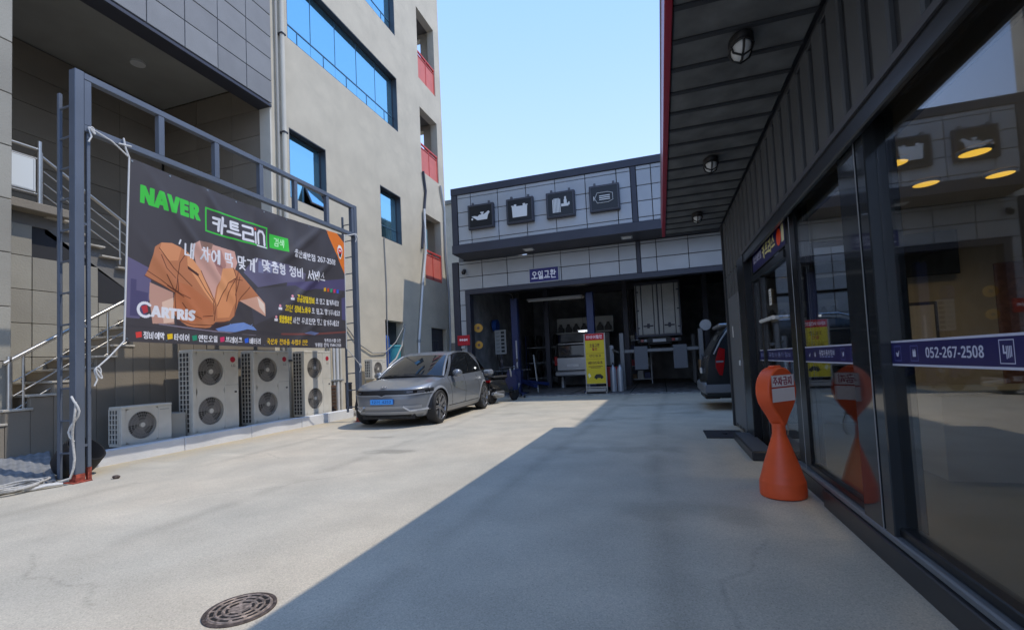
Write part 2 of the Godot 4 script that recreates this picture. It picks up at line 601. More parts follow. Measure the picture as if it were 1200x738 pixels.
func materials():
	mat("render", lin(.52, .465, .36), .9, 0, "soft", .5, "", 0, "grain", 3.0)
	mat("render_pale", lin(.58, .54, .45), .9, 0, "soft", .5, "", 0, "grain", 3.0)
	mat("grey_paint", lin(.19, .18, .165), .85, 0, "soft", .5, "bump", .25)
	for k in 3:
		mat("slate_%d" % k, lin(.20 + .018 * k, .20 + .018 * k, .20 + .017 * k), .7, 0, "soft", .6, "bump", .15, "grain", 2.0)
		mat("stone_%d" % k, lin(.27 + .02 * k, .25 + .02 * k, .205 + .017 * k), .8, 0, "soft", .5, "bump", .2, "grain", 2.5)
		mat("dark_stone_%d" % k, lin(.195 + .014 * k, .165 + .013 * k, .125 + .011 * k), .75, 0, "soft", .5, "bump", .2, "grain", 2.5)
		mat("panel_%d" % k, lin(.37 + .014 * k, .385 + .014 * k, .40 + .014 * k), .42, .15, "soft", .35)
	mat("soffit", lin(.30, .30, .28), .9, 0, "soft", .4)
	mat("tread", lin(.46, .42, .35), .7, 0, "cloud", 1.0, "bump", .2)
	mat("trim", lin(.048, .050, .066), .5, .3, "soft", .6)
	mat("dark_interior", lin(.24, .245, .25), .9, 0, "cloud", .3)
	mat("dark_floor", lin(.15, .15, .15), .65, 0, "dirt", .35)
	mat("joint", lin(.035, .035, .038), .95)
	mat("frame_steel", lin(.13, .15, .185), .5, .25, "soft", .8, "bump", .08)
	mat("primer", lin(.30, .06, .035), .8, 0, "dirt", 2.0)
	mat("stainless", lin(.55, .52, .47), .3, .85)
	mat("galvanised", lin(.40, .42, .44), .45, .6, "soft", .8)
	mat("kerb", lin(.62, .61, .58), .85, 0, "soft", .9, "bump", .25, "grain", 3.0)
	mat("gravel", lin(.26, .25, .23), .95, 0, "dirt", 1.0, "bump", .9)
	mat("unit_white", lin(.66, .615, .52), .5, 0, "soft", 1.1)
	mat("unit_shade", lin(.40, .38, .33), .6)
	mat("unit_dark", lin(.05, .047, .043), .8)
	mat("fan_blade", lin(.24, .22, .20), .55)
	mat("wire", lin(.36, .33, .29), .5, .3)
	mat("red_mark", lin(.50, .02, .045), .4)
	mat("black", lin(.012, .012, .013), .55)
	mat("rubber", lin(.018, .017, .017), .75, 0, "grain", 2.0)
	mat("black_steel", lin(.018, .020, .023), .28, .4)
	mat("spandrel", lin(.05, .055, .06), .06, .35)
	mat("white_plastic", lin(.72, .72, .70), .45)
	mat("rope", lin(.62, .60, .56), .9)
	mat("hose_grey", lin(.44, .42, .38), .85, 0, "cloud", 6.0)
	mat("cable", lin(.30, .29, .27), .7)
	mat("blue_glass", lin(.33, .64, .76), .06, .92, "", 1.0, "wavy", .02)
	mat("alu_dark", lin(.10, .10, .11), .4, .5)
	mat("red_rail", lin(.62, .075, .055), .5, 0, "soft", 1.0)
	mat("red_panel", lin(.66, .16, .12), .55, 0, "soft", 1.0)
	mat("red_fascia", lin(.32, .010, .03), .35)
	mat("canopy_plank", lin(.125, .13, .13), .6, .1, "cloud", .7)
	mat("cladding", lin(.105, .11, .115), .5, .25, "soft", .4)
	mat("cladding_dark", lin(.035, .037, .042), .5, .2)
	mat("granite", lin(.030, .031, .034), .35, 0, "grain", 3.0, "bump", .08)
	mat("door_grey", lin(.16, .17, .185), .5, .2, "soft", .5)
	mat("tile_floor", lin(.10, .105, .095), .35, 0, "soft", .5)
	mat("tan_wall", lin(.34, .305, .235), .85, 0, "soft", .3)
	mat("shop_ceiling", lin(.70, .63, .50), .9)
	mat("screen", lin(.012, .014, .016), .15)
	mat("wood", lin(.16, .075, .045), .5, 0, "cloud", 2.0)
	mat("orange", lin(.88, .115, .03), .45, 0, "soft", 2.5, "bump", .06)
	mat("lift_blue", lin(.008, .020, .09), .4, .1, "soft", 1.0)
	mat("cardboard", lin(.30, .19, .10), .9, 0, "soft", 2.0)
	mat("car_paint", lin(.20, .215, .235), .40, .4)
	mats.car_paint.clearcoat_enabled = true; mats.car_paint.clearcoat = 0.7; mats.car_paint.clearcoat_roughness = 0.12
	mat("car_trim", lin(.32, .33, .345), .45, .3)
	mat("car_bright", lin(.70, .71, .72), .3, .6)
	mat("car_glass", lin(.012, .014, .016), .04)
	mat("gloss_black", lin(.010, .010, .011), .15)
	mat("chrome", lin(.75, .76, .78), .12, .95)
	mat("alloy", lin(.30, .30, .31), .35, .8)
	mat("alloy_dark", lin(.035, .036, .038), .4, .5)
	mat("lamp_lens", lin(.20, .21, .23), .15)
	mat("tail_red", lin(.30, .006, .008), .2)
	mat("silver_paint", lin(.34, .35, .36), .35, .5)
	mat("dark_paint", lin(.022, .024, .026), .25, .2)
	mat("truck_white", lin(.42, .42, .39), .5, 0, "soft", .8)
	mat("teal", lin(.04, .28, .34), .6)
	mat("tarp_blue", lin(.012, .07, .30), .6)
	mat("iron", lin(.10, .075, .062), .7, .4, "dirt", 4.0, "bump", .5)
	mat("iron_worn", lin(.30, .235, .19), .6, .4, "dirt", 4.0, "bump", .4)
	mat("hollow", lin(.012, .010, .009), .95)
	mat("yellow_disc", lin(.62, .30, .02), .5)
	mat("sign_red", lin(.50, .02, .03), .45)
	mat("rust", lin(.12, .06, .035), .9, 0, "dirt", 3.0)
	mat("bulkhead_glass", lin(.62, .63, .62), .3)

func ground():
	# driveway concrete: broad patches, stains and hairline cracks computed once over 28 x 42 m; grain on top
	var W := 1280
	var Hh := 1920
	var n := FastNoiseLite.new()
	n.seed = 4; n.frequency = 0.0045; n.fractal_octaves = 5
	var a := n.get_image(W, Hh, false, false, false)
	n.seed = 8; n.frequency = 0.03
	var b := n.get_image(W, Hh, false, false, false)
	n.seed = 14; n.frequency = 0.010; n.fractal_type = FastNoiseLite.FRACTAL_RIDGED; n.fractal_octaves = 3
	var c := n.get_image(W, Hh, false, false, false)
	a.convert(Image.FORMAT_L8); b.convert(Image.FORMAT_L8); c.convert(Image.FORMAT_L8)
	var da := a.get_data()
	var db := b.get_data()
	var dc := c.get_data()
	var out := PackedByteArray()
	out.resize(W * Hh * 3)
	for i in W * Hh:
		var v := 0.86 + (da[i] / 255.0 - 0.5) * 0.10 + (db[i] / 255.0 - 0.5) * 0.10
		var warm := 1.0 + (da[i] / 255.0 - 0.5) * 0.05
		if dc[i] > 246: v -= 0.05 * (dc[i] - 246) / 9.0
		out[i * 3] = int(clampf(v * 1.0 * warm, 0, 1) * 255)
		out[i * 3 + 1] = int(clampf(v * 0.983, 0, 1) * 255)
		out[i * 3 + 2] = int(clampf(v * 0.945 / warm, 0, 1) * 255)
	var im := Image.create_from_data(W, Hh, false, Image.FORMAT_RGB8, out)
	# stains with a shape of their own: (x, z, half length, half width, strength); pale ones negative
	for s in [[-3.9, -6.0, .55, .2, .14], [-4.9, -7.3, .35, .12, .10], [-2.9, -3.9, .4, .25, -.05], [-6.4, -5.6, .5, .14, -.07], [-5.9, -7.2, .6, .12, -.06], [-4.6, -3.0, .8, .35, -.05], [.2, -3.9, .7, .3, .05], [-.7, -6.4, 1.1, .3, .06], [-.3, -2.4, .5, .25, -.04], [-1.2, -9.6, .9, .4, .07], [-3.3, -10.8, .8, .3, .06], [-.2, -12.4, 1.2, .4, .08], [-3.9, -13.2, 1.1, .25, .05], [.45, -10.5, .6, .3, .10], [-6.9, -4.9, .5, .2, -.05]]:
		var cx := int((s[0] + 18.0) / 28.0 * W)
		var cz := int((s[1] + 32.0) / 42.0 * Hh)
		var rx := int(s[2] / 28.0 * W) + 1
		var rz := int(s[3] / 42.0 * Hh) + 1
		for z in range(cz - rz * 2, cz + rz * 2):
			for x in range(cx - rx * 2, cx + rx * 2):
				var d := Vector2(float(x - cx) / rx, float(z - cz) / rz).length() + (db[z * W + x] / 255.0 - .5) * 1.6
				if d < 1.0:
					var px := im.get_pixel(x, z)
					var k: float = 1.0 - s[4] * smoothstep(1.0, .3, d)
					im.set_pixel(x, z, Color(px.r * k, px.g * k, px.b * k))
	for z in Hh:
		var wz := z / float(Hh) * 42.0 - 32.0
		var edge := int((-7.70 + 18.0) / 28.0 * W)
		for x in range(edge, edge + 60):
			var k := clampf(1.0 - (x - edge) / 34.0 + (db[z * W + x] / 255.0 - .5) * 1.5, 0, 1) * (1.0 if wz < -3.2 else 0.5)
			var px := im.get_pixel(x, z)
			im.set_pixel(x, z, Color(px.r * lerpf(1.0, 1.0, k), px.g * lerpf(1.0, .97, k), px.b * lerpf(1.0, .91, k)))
		for tr in [-5.9, -4.2, -1.3, .1]:
			var wob: float = tr + .25 * sin(wz * .21 + tr)
			var c0 := int((wob + 18.0) / 28.0 * W)
			for x in range(c0 - 6, c0 + 7):
				var k := .075 * (1.0 - absf(x - c0) / 7.0) * smoothstep(.35, .7, da[(z * 3 % Hh) * W + x] / 255.0 + .15)
				var px := im.get_pixel(x, z)
				im.set_pixel(x, z, Color(px.r * (1 - k), px.g * (1 - k), px.b * (1 - k)))
	for q in [[-6.9, -5.6, .35, 90], [-3.2, -5.0, 1.9, 120], [.6, -3.4, 2.5, 70], [-1.0, -8.6, 2.9, 130], [-4.4, -2.2, .2, 80]]:
		var at := Vector2((q[0] + 18.0) / 28.0 * W, (q[1] + 32.0) / 42.0 * Hh)
		var an: float = q[2]
		for k in q[3]:
			an += rng.randf_range(-.35, .35)
			at += Vector2(cos(an), sin(an)) * .9
			an = lerpf(an, q[2], .08)
			if at.x > 1 and at.y > 1 and at.x < W - 2 and at.y < Hh - 2:
				var px := im.get_pixelv(Vector2i(at))
				im.set_pixelv(Vector2i(at), px * .94)
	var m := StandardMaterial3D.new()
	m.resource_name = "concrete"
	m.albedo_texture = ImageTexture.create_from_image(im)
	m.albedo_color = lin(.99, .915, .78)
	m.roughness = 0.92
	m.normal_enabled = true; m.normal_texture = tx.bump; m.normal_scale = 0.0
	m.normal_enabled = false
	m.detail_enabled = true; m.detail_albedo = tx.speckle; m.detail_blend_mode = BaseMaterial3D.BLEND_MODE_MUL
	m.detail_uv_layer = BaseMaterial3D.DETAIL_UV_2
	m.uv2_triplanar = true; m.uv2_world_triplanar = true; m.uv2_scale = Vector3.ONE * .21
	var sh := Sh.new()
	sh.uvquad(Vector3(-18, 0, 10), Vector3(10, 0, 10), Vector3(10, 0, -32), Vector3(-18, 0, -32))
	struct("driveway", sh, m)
	sh = Sh.new()
	sh.quad(Vector3(-900, -.02, 900), Vector3(900, -.02, 900), Vector3(900, -.02, -900), Vector3(-900, -.02, -900))
	struct("ground", sh, mat("paving", lin(.26, .25, .235), .9, 0, "cloud", .2))

# ---------------------------------------------------------------- left: office building
const FX := -8.6
const ZC := -8.8     # corner between the stair recess and the rendered front
const ZE := -18.42   # far end of the front

func office_building():
	var t := thing("office_building", "tall beige rendered office block with blue windows, red railed corner balconies and grey tiled overhang", "building", Vector3(FX, 0, ZC))
	t.position = Vector3.ZERO
	var U := Vector3(0, 0, -1)
	var V := Vector3.UP
	# front: holes in metres from ZC along the drive, and up
	var holes := [[.6, 5.9, 9.75, 11.75], [.6, 5.9, 13.35, 15.4], [.6, 5.9, 17.0, 19.0], [.58, 1.95, 5.6, 7.4], [4.6, 5.9, 5.6, 7.36], [4.64, 5.8, 0.0, 2.84]]
	var sh := wall(Sh.new(), Vector3(FX, 0, ZC), U, V, 7.55, 23.0, .3, holes)
	obj("front_wall", sh, mats.render, t)
	# far bay with the balconies: spandrels, corner post, slabs, all open to the far side
	var bh := [[.05, 1.55, 4.70, 7.32], [.05, 1.55, 8.98, 11.6], [.05, 1.55, 12.8, 15.75], [.05, 1.55, 17.2, 20.0]]
	sh = wall(Sh.new(), Vector3(FX, 4.25, ZC - 7.55), U, V, -ZE + ZC - 7.55, 18.75, .3, bh.map(func(h): return [h[0], h[1], h[2] - 4.25, h[3] - 4.25]))
	obj("balcony_wall", sh, mats.render, t)
	obj("ground_wall", wall(Sh.new(), Vector3(FX, 0, ZC - 7.55), U, V, -ZE + ZC - 7.55, 4.25, .3, [[.35, 1.72, 0.0, 2.78]]), mats.render, t)
	# end wall of the balcony bay, open where the balconies are
	var eh := bh.map(func(h): return [.45, 3.4, h[2], h[3] - .05])
	sh = wall(Sh.new(), Vector3(FX - .3, 0, ZE), Vector3(-1, 0, 0), V, 11.0, 23.0, .3, eh)
	obj("end_wall", sh, mats.render, t)
	sh = Sh.new()
	for y in [4.45, 8.7, 12.5, 16.9]:
		sh.span(Vector3(FX - 4.0, y, ZE + .3), Vector3(FX - .3, y + .22, ZC - 7.25))
	for y in [7.45, 11.75, 15.9, 20.1]:
		sh.span(Vector3(FX - 4.0, y, ZE + .3), Vector3(FX - .3, y + .15, ZC - 7.25))
	sh.span(Vector3(FX - 4.2, 0, ZE + .3), Vector3(FX - 4.0, 23, ZC - 7.25))
	sh.span(Vector3(FX - 4.0, 0, ZC - 7.4), Vector3(FX - .3, 23, ZC - 7.25))
	obj("balcony_inside", sh, mats.grey_paint, t)
	# the rest of the volume: roof and hidden sides
	sh = Sh.new()
	sh.span(Vector3(FX - 11.3, 0, ZE), Vector3(FX - 11.0, 23, 6))
	sh.span(Vector3(FX - 11.3, 23.0, ZE), Vector3(FX + .02, 23.3, 6))
	sh.span(Vector3(FX - 11, 8.45, ZC), Vector3(FX - .3, 8.6, 6))
	sh.span(Vector3(FX - 11, 0, 5.7), Vector3(FX, 23, 6))
	obj("back_walls_and_roof", sh, mats.render, t)
	# balcony railings
	for h in bh:
		var z0: float = ZC - 7.55 - h[0]
		var z1: float = ZC - 7.55 - h[1]
		var y0: float = h[2]
		var r := Sh.new()
		r.span(Vector3(FX - .09, y0 + 1.12, z1), Vector3(FX - .03, y0 + 1.18, z0))
		r.span(Vector3(FX - .085, y0 + .98, z1), Vector3(FX - .04, y0 + 1.02, z0))
		r.span(Vector3(FX - .085, y0, z1), Vector3(FX - .04, y0 + .05, z0))
		for z in [z0 - .03, z1 + .03, (z0 + z1) * .5]:
			r.span(Vector3(FX - .085, y0, z - .02), Vector3(FX - .04, y0 + 1.12, z + .02))
		var rail := obj("balcony_railing", r, mats.red_rail, t)
		obj("railing_panel", Sh.new().span(Vector3(FX - .075, y0 + .05, z1 + .05), Vector3(FX - .055, y0 + .96, z0 - .05)), mats.red_panel, rail)
	# windows
	for h in [holes[0], holes[1], holes[2]]:
		window(t, h[0], h[1], h[2], h[3], 5, .55)
	window(t, holes[3][0], holes[3][1], holes[3][2], holes[3][3], 1, 0.0, true)
	window(t, holes[4][0], holes[4][1], holes[4][2], holes[4][3], 1, .5)
	# store room doorway with its dark inside
	sh = Sh.new()
	sh.span(Vector3(FX - 2.3, 0, ZC - 6.0), Vector3(FX - 2.2, 3.0, ZC - 4.4))
	sh.span(Vector3(FX - 2.2, 0, ZC - 4.5), Vector3(FX - .3, 3.0, ZC - 4.4)); sh.span(Vector3(FX - 2.2, 0, ZC - 6.1), Vector3(FX - .3, 3.0, ZC - 6.0))
	sh.span(Vector3(FX - 2.2, 2.9, ZC - 6.0), Vector3(FX - .3, 3.0, ZC - 4.5))
	obj("store_room", sh, mats.dark_interior, t)
	sh = Sh.new()
	sh.span(Vector3(FX - .2, 0, ZC - 9.2), Vector3(FX - .15, 2.78, ZC - 7.9))
	var d := obj("steel_door", sh, mats.trim, t)
	sh = Sh.new()
	for k in 4: sh.span(Vector3(FX - .15, 1.35, ZC - 8.1 - k * .2), Vector3(FX - .12, 2.3, ZC - 8.06 - k * .2))
	for y in [1.35, 1.8, 2.26]: sh.span(Vector3(FX - .15, y, ZC - 8.75), Vector3(FX - .118, y + .04, ZC - 8.0))
	obj("window_grille", sh, mats.alu_dark, d)
	# overhang over the stair recess: backing wall, tiles, beam, soffit
	sh = Sh.new()
	sh.span(Vector3(FX - .35, 7.62, ZC), Vector3(FX - .012, 23, 6))
	sh.span(Vector3(FX - .012, 10.6, ZC), Vector3(FX + .02, 23, -5.1))
	sh.span(Vector3(FX - .012, 7.7, -5.1), Vector3(FX + .02, 23, 6))
	var band := obj("overhang_wall", sh, mats.slate_1, t)
	var tiles := []
	for k in 3:
		var q := Sh.new().box(Vector3.ZERO, Vector3(.05, .535, .71), .006)
		tiles.append(q.st.commit())
	for r in 5:
		for c in 5:
			var k := rng.randi() % 3
			inst("tile", tiles[k], Vector3(FX + .008 + rng.randf() * .004, 7.70 + .275 + r * .55, ZC - .03 + .36 + c * .724), band, mats["slate_%d" % k])
	obj("drip_edge", Sh.new().span(Vector3(FX - .33, 7.60, ZC + .002), Vector3(FX + .045, 7.66, -4.6)), mats.trim, band)
	sh = Sh.new()
	sh.span(Vector3(-12.4, 8.29, ZC), Vector3(FX - .35, 8.45, 6))
	var so := obj("soffit", sh, mats.soffit, t)
	obj("round_ceiling_lamp", Sh.new().cyl(Vector3(-10.75, 8.25, -7.25), Vector3(-10.75, 8.29, -7.25), .14, 20), mats.bulkhead_glass, so)
	# recess: back wall and end wall in large stones
	sh = Sh.new()
	sh.span(Vector3(-12.4, 0, ZC), Vector3(-12.16, 8.29, 3))
	var bk := obj("recess_back_wall", sh, mats.joint, t)
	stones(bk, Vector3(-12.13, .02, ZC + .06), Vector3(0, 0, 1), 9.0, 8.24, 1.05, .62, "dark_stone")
	sh = Sh.new()
	sh.span(Vector3(-12.16, 0, ZC - .2), Vector3(FX - .3, 8.29, ZC - .03))
	var ew := obj("recess_end_wall", sh, mats.joint, t)
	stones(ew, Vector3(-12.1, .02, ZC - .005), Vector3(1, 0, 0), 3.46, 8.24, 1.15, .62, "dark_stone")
	# corner pier of rendered wall and the free column at the near end of the stair
	obj("corner_pier", Sh.new().span(Vector3(FX - .3, 0, ZC - .02), Vector3(FX + .012, 23, ZC + .03)), mats.render_pale, t)
	var col := obj("stone_column", Sh.new().span(Vector3(-9.7, 0, -4.13), Vector3(-8.72, 8.29, -3.0)), mats.joint, t)
	var cs := []
	for k in 3: cs.append(Sh.new().box(Vector3.ZERO, Vector3(1.02, .76, 1.17), .008).st.commit())
	for k in 10:
		inst("stone_block", cs[k % 3], Vector3(-9.21, .40 + k * .77, -3.565), col, mats["stone_%d" % ((k * 2 + 1) % 3)])

func stones(parent: Node, o: Vector3, U: Vector3, w: float, h: float, sw: float, hh: float, kind: String):
	# flat stones on a wall face: rows of height hh, each stone a piece of its own
	var along_z := absf(U.z) > .5
	var shapes := {}
	var rows := int(round(h / hh))
	var rh := h / rows
	var n := int(round(w / sw))
	var cw := w / n
	for k in 3:
		shapes[k] = Sh.new().box(Vector3.ZERO, Vector3(.04, rh - .008, cw - .008) if along_z else Vector3(cw - .008, rh - .008, .04), .004).st.commit()
	for r in rows:
		for c in n:
			var k := rng.randi() % 3
			var p := o + U * ((c + .5) * cw) + Vector3(0, (r + .5) * rh, 0)
			inst("stone", shapes[k], p + Vector3(rng.randf_range(-.002, .002), 0, rng.randf_range(-.002, .002)), parent, mats["%s_%d" % [kind, k]])

func window(t: Node, u0: float, u1: float, v0: float, v1: float, panes: int, transom: float, vent := false):
	var x := FX - .2
	var f := Sh.new()
	var z0 := ZC - u0
	var z1 := ZC - u1
	f.span(Vector3(x - .05, v0, z1), Vector3(x + .012, v0 + .05, z0)); f.span(Vector3(x - .05, v1 - .05, z1), Vector3(x + .012, v1, z0))
	f.span(Vector3(x - .05, v0 + .05, z0 - .05), Vector3(x + .012, v1 - .05, z0)); f.span(Vector3(x - .05, v0 + .05, z1), Vector3(x + .012, v1 - .05, z1 + .05))
	f.span(Vector3(x + .013, v1 - .025, z1), Vector3(FX - .006, v1 - .002, z0)); f.span(Vector3(x + .013, v0 + .002, z1), Vector3(FX - .006, v0 + .02, z0))
	f.span(Vector3(x + .013, v0 + .021, z0 - .02), Vector3(FX - .006, v1 - .026, z0 - .002)); f.span(Vector3(x + .013, v0 + .021, z1 + .002), Vector3(FX - .006, v1 - .026, z1 + .02))
	var w := obj("window", f, mats.alu_dark, t)
	var cw := (u1 - u0 - .1) / panes
	var rails := Sh.new()
	if transom > 0: rails.span(Vector3(x - .03, v0 + transom, z1 + .05), Vector3(x + .008, v0 + transom + .03, z0 - .05))
	for i in panes:
		var a := z0 - .05 - i * cw
		var b := a - cw
		if i: rails.span(Vector3(x - .03, (v0 + transom + .03) if transom > 0 else v0 + .05, a - .006), Vector3(x + .002, v1 - .05, a + .006))
		var low := v0 + .05
		if transom > 0:
			var half := (a + b) * .5
			if panes > 1: rails.span(Vector3(x - .03, low, half - .010), Vector3(x + .004, v0 + transom, half + .010))
			obj("pane", Sh.new().span(Vector3(x - .02, low, b + .004), Vector3(x - .008 + .001 * (i % 2), v0 + transom, a - .004)), mats.blue_glass, w)
			low = v0 + transom + .03
		if vent:
			low = v0 + .62
			rails.span(Vector3(x - .03, low - .04, z1 + .05), Vector3(x + .008, low, z0 - .05))
			rails.span(Vector3(x - .03, v0 + .05, (a + b) * .5 - .02), Vector3(x + .008, low - .04, (a + b) * .5 + .02))
			obj("pane", Sh.new().span(Vector3(x - .02, v0 + .05, (a + b) * .5 + .02), Vector3(x - .008, low - .04, a)), mats.blue_glass, w)
			var s := Sh.new()     # top-hung sash pushed open
			s.xf = Transform3D(Basis(Vector3(0, 0, 1), .42), Vector3(x + .01, low - .04, (a + b) * .5 - .02 - (cw * .5 - .03) * .5))
			s.box(Vector3(0, -.27, 0), Vector3(.012, .50, cw * .5 - .09))
			var sash := obj("open_sash", s, mats.blue_glass, w)
			var sf := Sh.new()
			sf.xf = s.xf
			for q in [[-.01, 0], [-.53, 0]]: sf.box(Vector3(0, q[0], 0), Vector3(.035, .035, cw * .5 - .04))
			for q in [-1, 1]: sf.box(Vector3(0, -.27, q * (cw * .25 - .035)), Vector3(.035, .52, .035))
			obj("sash_frame", sf, mats.alu_dark, sash)
		obj("pane", Sh.new().span(Vector3(x - .02, low, b + .004), Vector3(x - .008 + .001 * (i % 2), v1 - .05, a - .004)), mats.blue_glass, w)
	obj("glazing_bars", rails, mat("bar_blue", lin(.10, .20, .28), .4, .4), w)

# ---------------------------------------------------------------- the double flight of stairs in the recess
func stairs():
	var t := thing("stone_staircase", "switchback stone staircase in the recess left of the banner", "staircase")
	# lower flight: rises along the drive, outer face at x = -8.55
	var sh := Sh.new()
	var n := 13
	var prof := PackedVector2Array()
	for k in n:
		prof.append(Vector2(4.02 + .272 * k - .55, .335 + .185 * k))
		prof.append(Vector2(4.02 + .272 * k - .55, .335 + .185 * (k + 1) - .03))
	var top := .335 + .185 * n - .03
	prof.append(Vector2(8.76, top)); prof.append(Vector2(8.76, 0)); prof.append(Vector2(3.47, 0))
	sh.xf = Transform3D(Basis(Vector3(0, 0, -1), Vector3(0, 1, 0), Vector3(1, 0, 0)), Vector3.ZERO)   # (x, y, z) -> along -z, up, across
	sh.prism(prof, -9.75, -8.62)
	var fl := obj("lower_flight", sh, mats.joint, t)
	for k in n:
		var z0 := -(4.02 + .272 * k - .55)
		var y := .335 + .185 * (k + 1)
		var len := .30 if k < n - 1 else 8.74 + z0
		var q := Sh.new()
		q.span(Vector3(-9.74, y - .035, z0 - len), Vector3(-8.53, y, z0 + .03), .006)
		obj("tread", q, mats.tread, fl)
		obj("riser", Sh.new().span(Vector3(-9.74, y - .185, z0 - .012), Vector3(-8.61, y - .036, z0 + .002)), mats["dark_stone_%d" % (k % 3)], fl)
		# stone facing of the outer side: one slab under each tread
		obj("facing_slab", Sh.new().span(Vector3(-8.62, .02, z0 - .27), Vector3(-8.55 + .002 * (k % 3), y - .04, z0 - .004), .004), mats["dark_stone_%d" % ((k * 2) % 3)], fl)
	for k in 3:
		obj("facing_slab", Sh.new().span(Vector3(-8.62, .02 + k * .87, -8.74), Vector3(-8.55, .88 + k * .87 - (.17 if k == 2 else 0.0), -7.02), .004), mats["dark_stone_%d" % k], fl)
	# spine wall between the flights, cut to the slope of the upper flight
	sh = Sh.new()
	sh.xf = Transform3D(Basis(Vector3(0, 0, -1), Vector3(0, 1, 0), Vector3(1, 0, 0)), Vector3.ZERO)
	sh.prism(PackedVector2Array([Vector2(3.0, 0), Vector2(8.7, 0), Vector2(8.7, 1.7), Vector2(7.2, 2.4), Vector2(5.1, 3.85), Vector2(3.0, 3.85)]), -9.95, -9.80)
	var sp := obj("spine_wall", sh, mats.joint, t)
	for r in 7:
		for c in 6:
			var z0 := -3.02 - c * .95 - (r % 2) * .0
			var y0 := .02 + r * .55
			var far := -z0 + .93
			var lim := 3.83 if far < 5.1 else 3.83 - (far - 5.1) * .69
			if y0 + .1 > lim or far > 8.72: continue
			obj("stone", Sh.new().span(Vector3(-9.80, y0, z0 - .94), Vector3(-9.765 + .002 * ((r + c) % 3), minf(y0 + .54, lim), z0), .004), mats["stone_%d" % ((r * 2 + c) % 3)], sp)
	# upper flight climbing back towards the camera, and the landing it reaches
	var up := Sh.new()
	up.xf = sh.xf
	var p2 := PackedVector2Array()
	for k in 9:
		p2.append(Vector2(7.55 - .272 * k, 2.74 - .18 + .165 * k)); p2.append(Vector2(7.55 - .272 * k, 2.74 - .18 + .165 * (k + 1) - .03))
	p2.append(Vector2(5.1, 4.02)); p2.append(Vector2(5.1, 3.75)); p2.append(Vector2(7.6, 2.2))
	up.prism(p2, -11.2, -9.80)
	var uf := obj("upper_flight", up, mats.grey_paint, t)
	for k in 9:
		var z0 := -(7.55 - .272 * k)
		var y := 2.74 - .18 + .165 * (k + 1)
		obj("tread", Sh.new().span(Vector3(-11.18, y - .035, z0 - .03), Vector3(-9.70, y, z0 + .30), .006), mats.tread, uf)
	var ld := obj("upper_landing", Sh.new().span(Vector3(-12.1, 4.03, -5.32), Vector3(-9.52, 4.17, 1.5), .01), mats.dark_stone_2, t)
	obj("landing_wall", Sh.new().span(Vector3(-9.93, 3.83, -5.15), Vector3(-9.78, 4.03, 1.5)), mats.grey_paint, ld)
	# stainless handrails
	var rail := thing("lower_handrail", "stainless handrail with three rods along the lower stair flight", "handrail")
	var slope := .185 / .272
	var zs := -4.10
	var ys := .60
	var L := 3.1
	posts_and_rods(rail, -8.63, zs, ys, -1, slope, L, [0.0, .15, 1.22, 2.3, 3.05], .96)
	var rail2 := thing("upper_handrail", "stainless handrail descending from the white board on the upper landing", "handrail")
	posts_and_rods(rail2, -9.72, -5.0, 4.17, -1, -.165 / .272, 2.5, [0.0, .24, 1.2, 2.4], .86)
	var q := Sh.new()
	q.cyl(Vector3(-9.6, 4.17, -4.92), Vector3(-9.6, 5.22, -4.92), .035, 12)
	q.tube([Vector3(-9.6, 5.08, -4.92), Vector3(-9.6, 5.08, -3.2)], .026, 10)
	for y in [4.33, 4.92]: q.tube([Vector3(-9.6, y, -4.92), Vector3(-9.6, y, -3.2)], .016, 8)
	obj("landing_rail", q, mats.stainless, rail2)
	var cv := Cv.new(256, 300, Color(.87, .88, .87))
	for r in 3:
		cv.rect(40, 70 + r * 46, 120 - r * 20, 7, Color(.55, .58, .62))
	cv.frame(2, 2, 252, 296, 5, Color(.7, .71, .71))
	var b := thing("white_notice_board", "white notice board fixed to the rail of the upper stair landing", "sign")
	obj("board", Sh.new().span(Vector3(-9.60, 4.36, -4.86), Vector3(-9.575, 4.90, -4.02)), mats.white_plastic, b)
	var f := Sh.new()
	f.uvquad(Vector3(-9.571, 4.37, -4.03), Vector3(-9.571, 4.37, -4.85), Vector3(-9.571, 4.89, -4.85), Vector3(-9.571, 4.89, -4.03))
	obj("notice", f, print_mat("notice_print", cv.im), b)

func posts_and_rods(t: Node, x: float, z: float, y: float, dir: float, slope: float, L: float, posts: Array, h: float):
	var at := func(s: float, up: float) -> Vector3: return Vector3(x, y + slope * s + up, z + dir * s)
	obj("top_rail", Sh.new().tube([at.call(-.06, h), at.call(L, h)], .03, 10), mats.stainless, t)
	for k in 3:
		obj("rod", Sh.new().tube([at.call(.04, .24 + .2 * k), at.call(L, .24 + .2 * k)], .011, 6), mats.stainless, t)
	for i in posts.size():
		obj("post", Sh.new().cyl(at.call(posts[i], -.02), at.call(posts[i], h + (.06 if i == 0 else -.01)), .03 if i == 0 else .018, 10), mats.stainless, t)

# ---------------------------------------------------------------- end of the drive: garage hall
const GF := -15.2    # front of the overhanging fascia
const GW := -16.4    # wall with the openings
const GL := -6.82
const GR := 6.0
const GB := -27.0

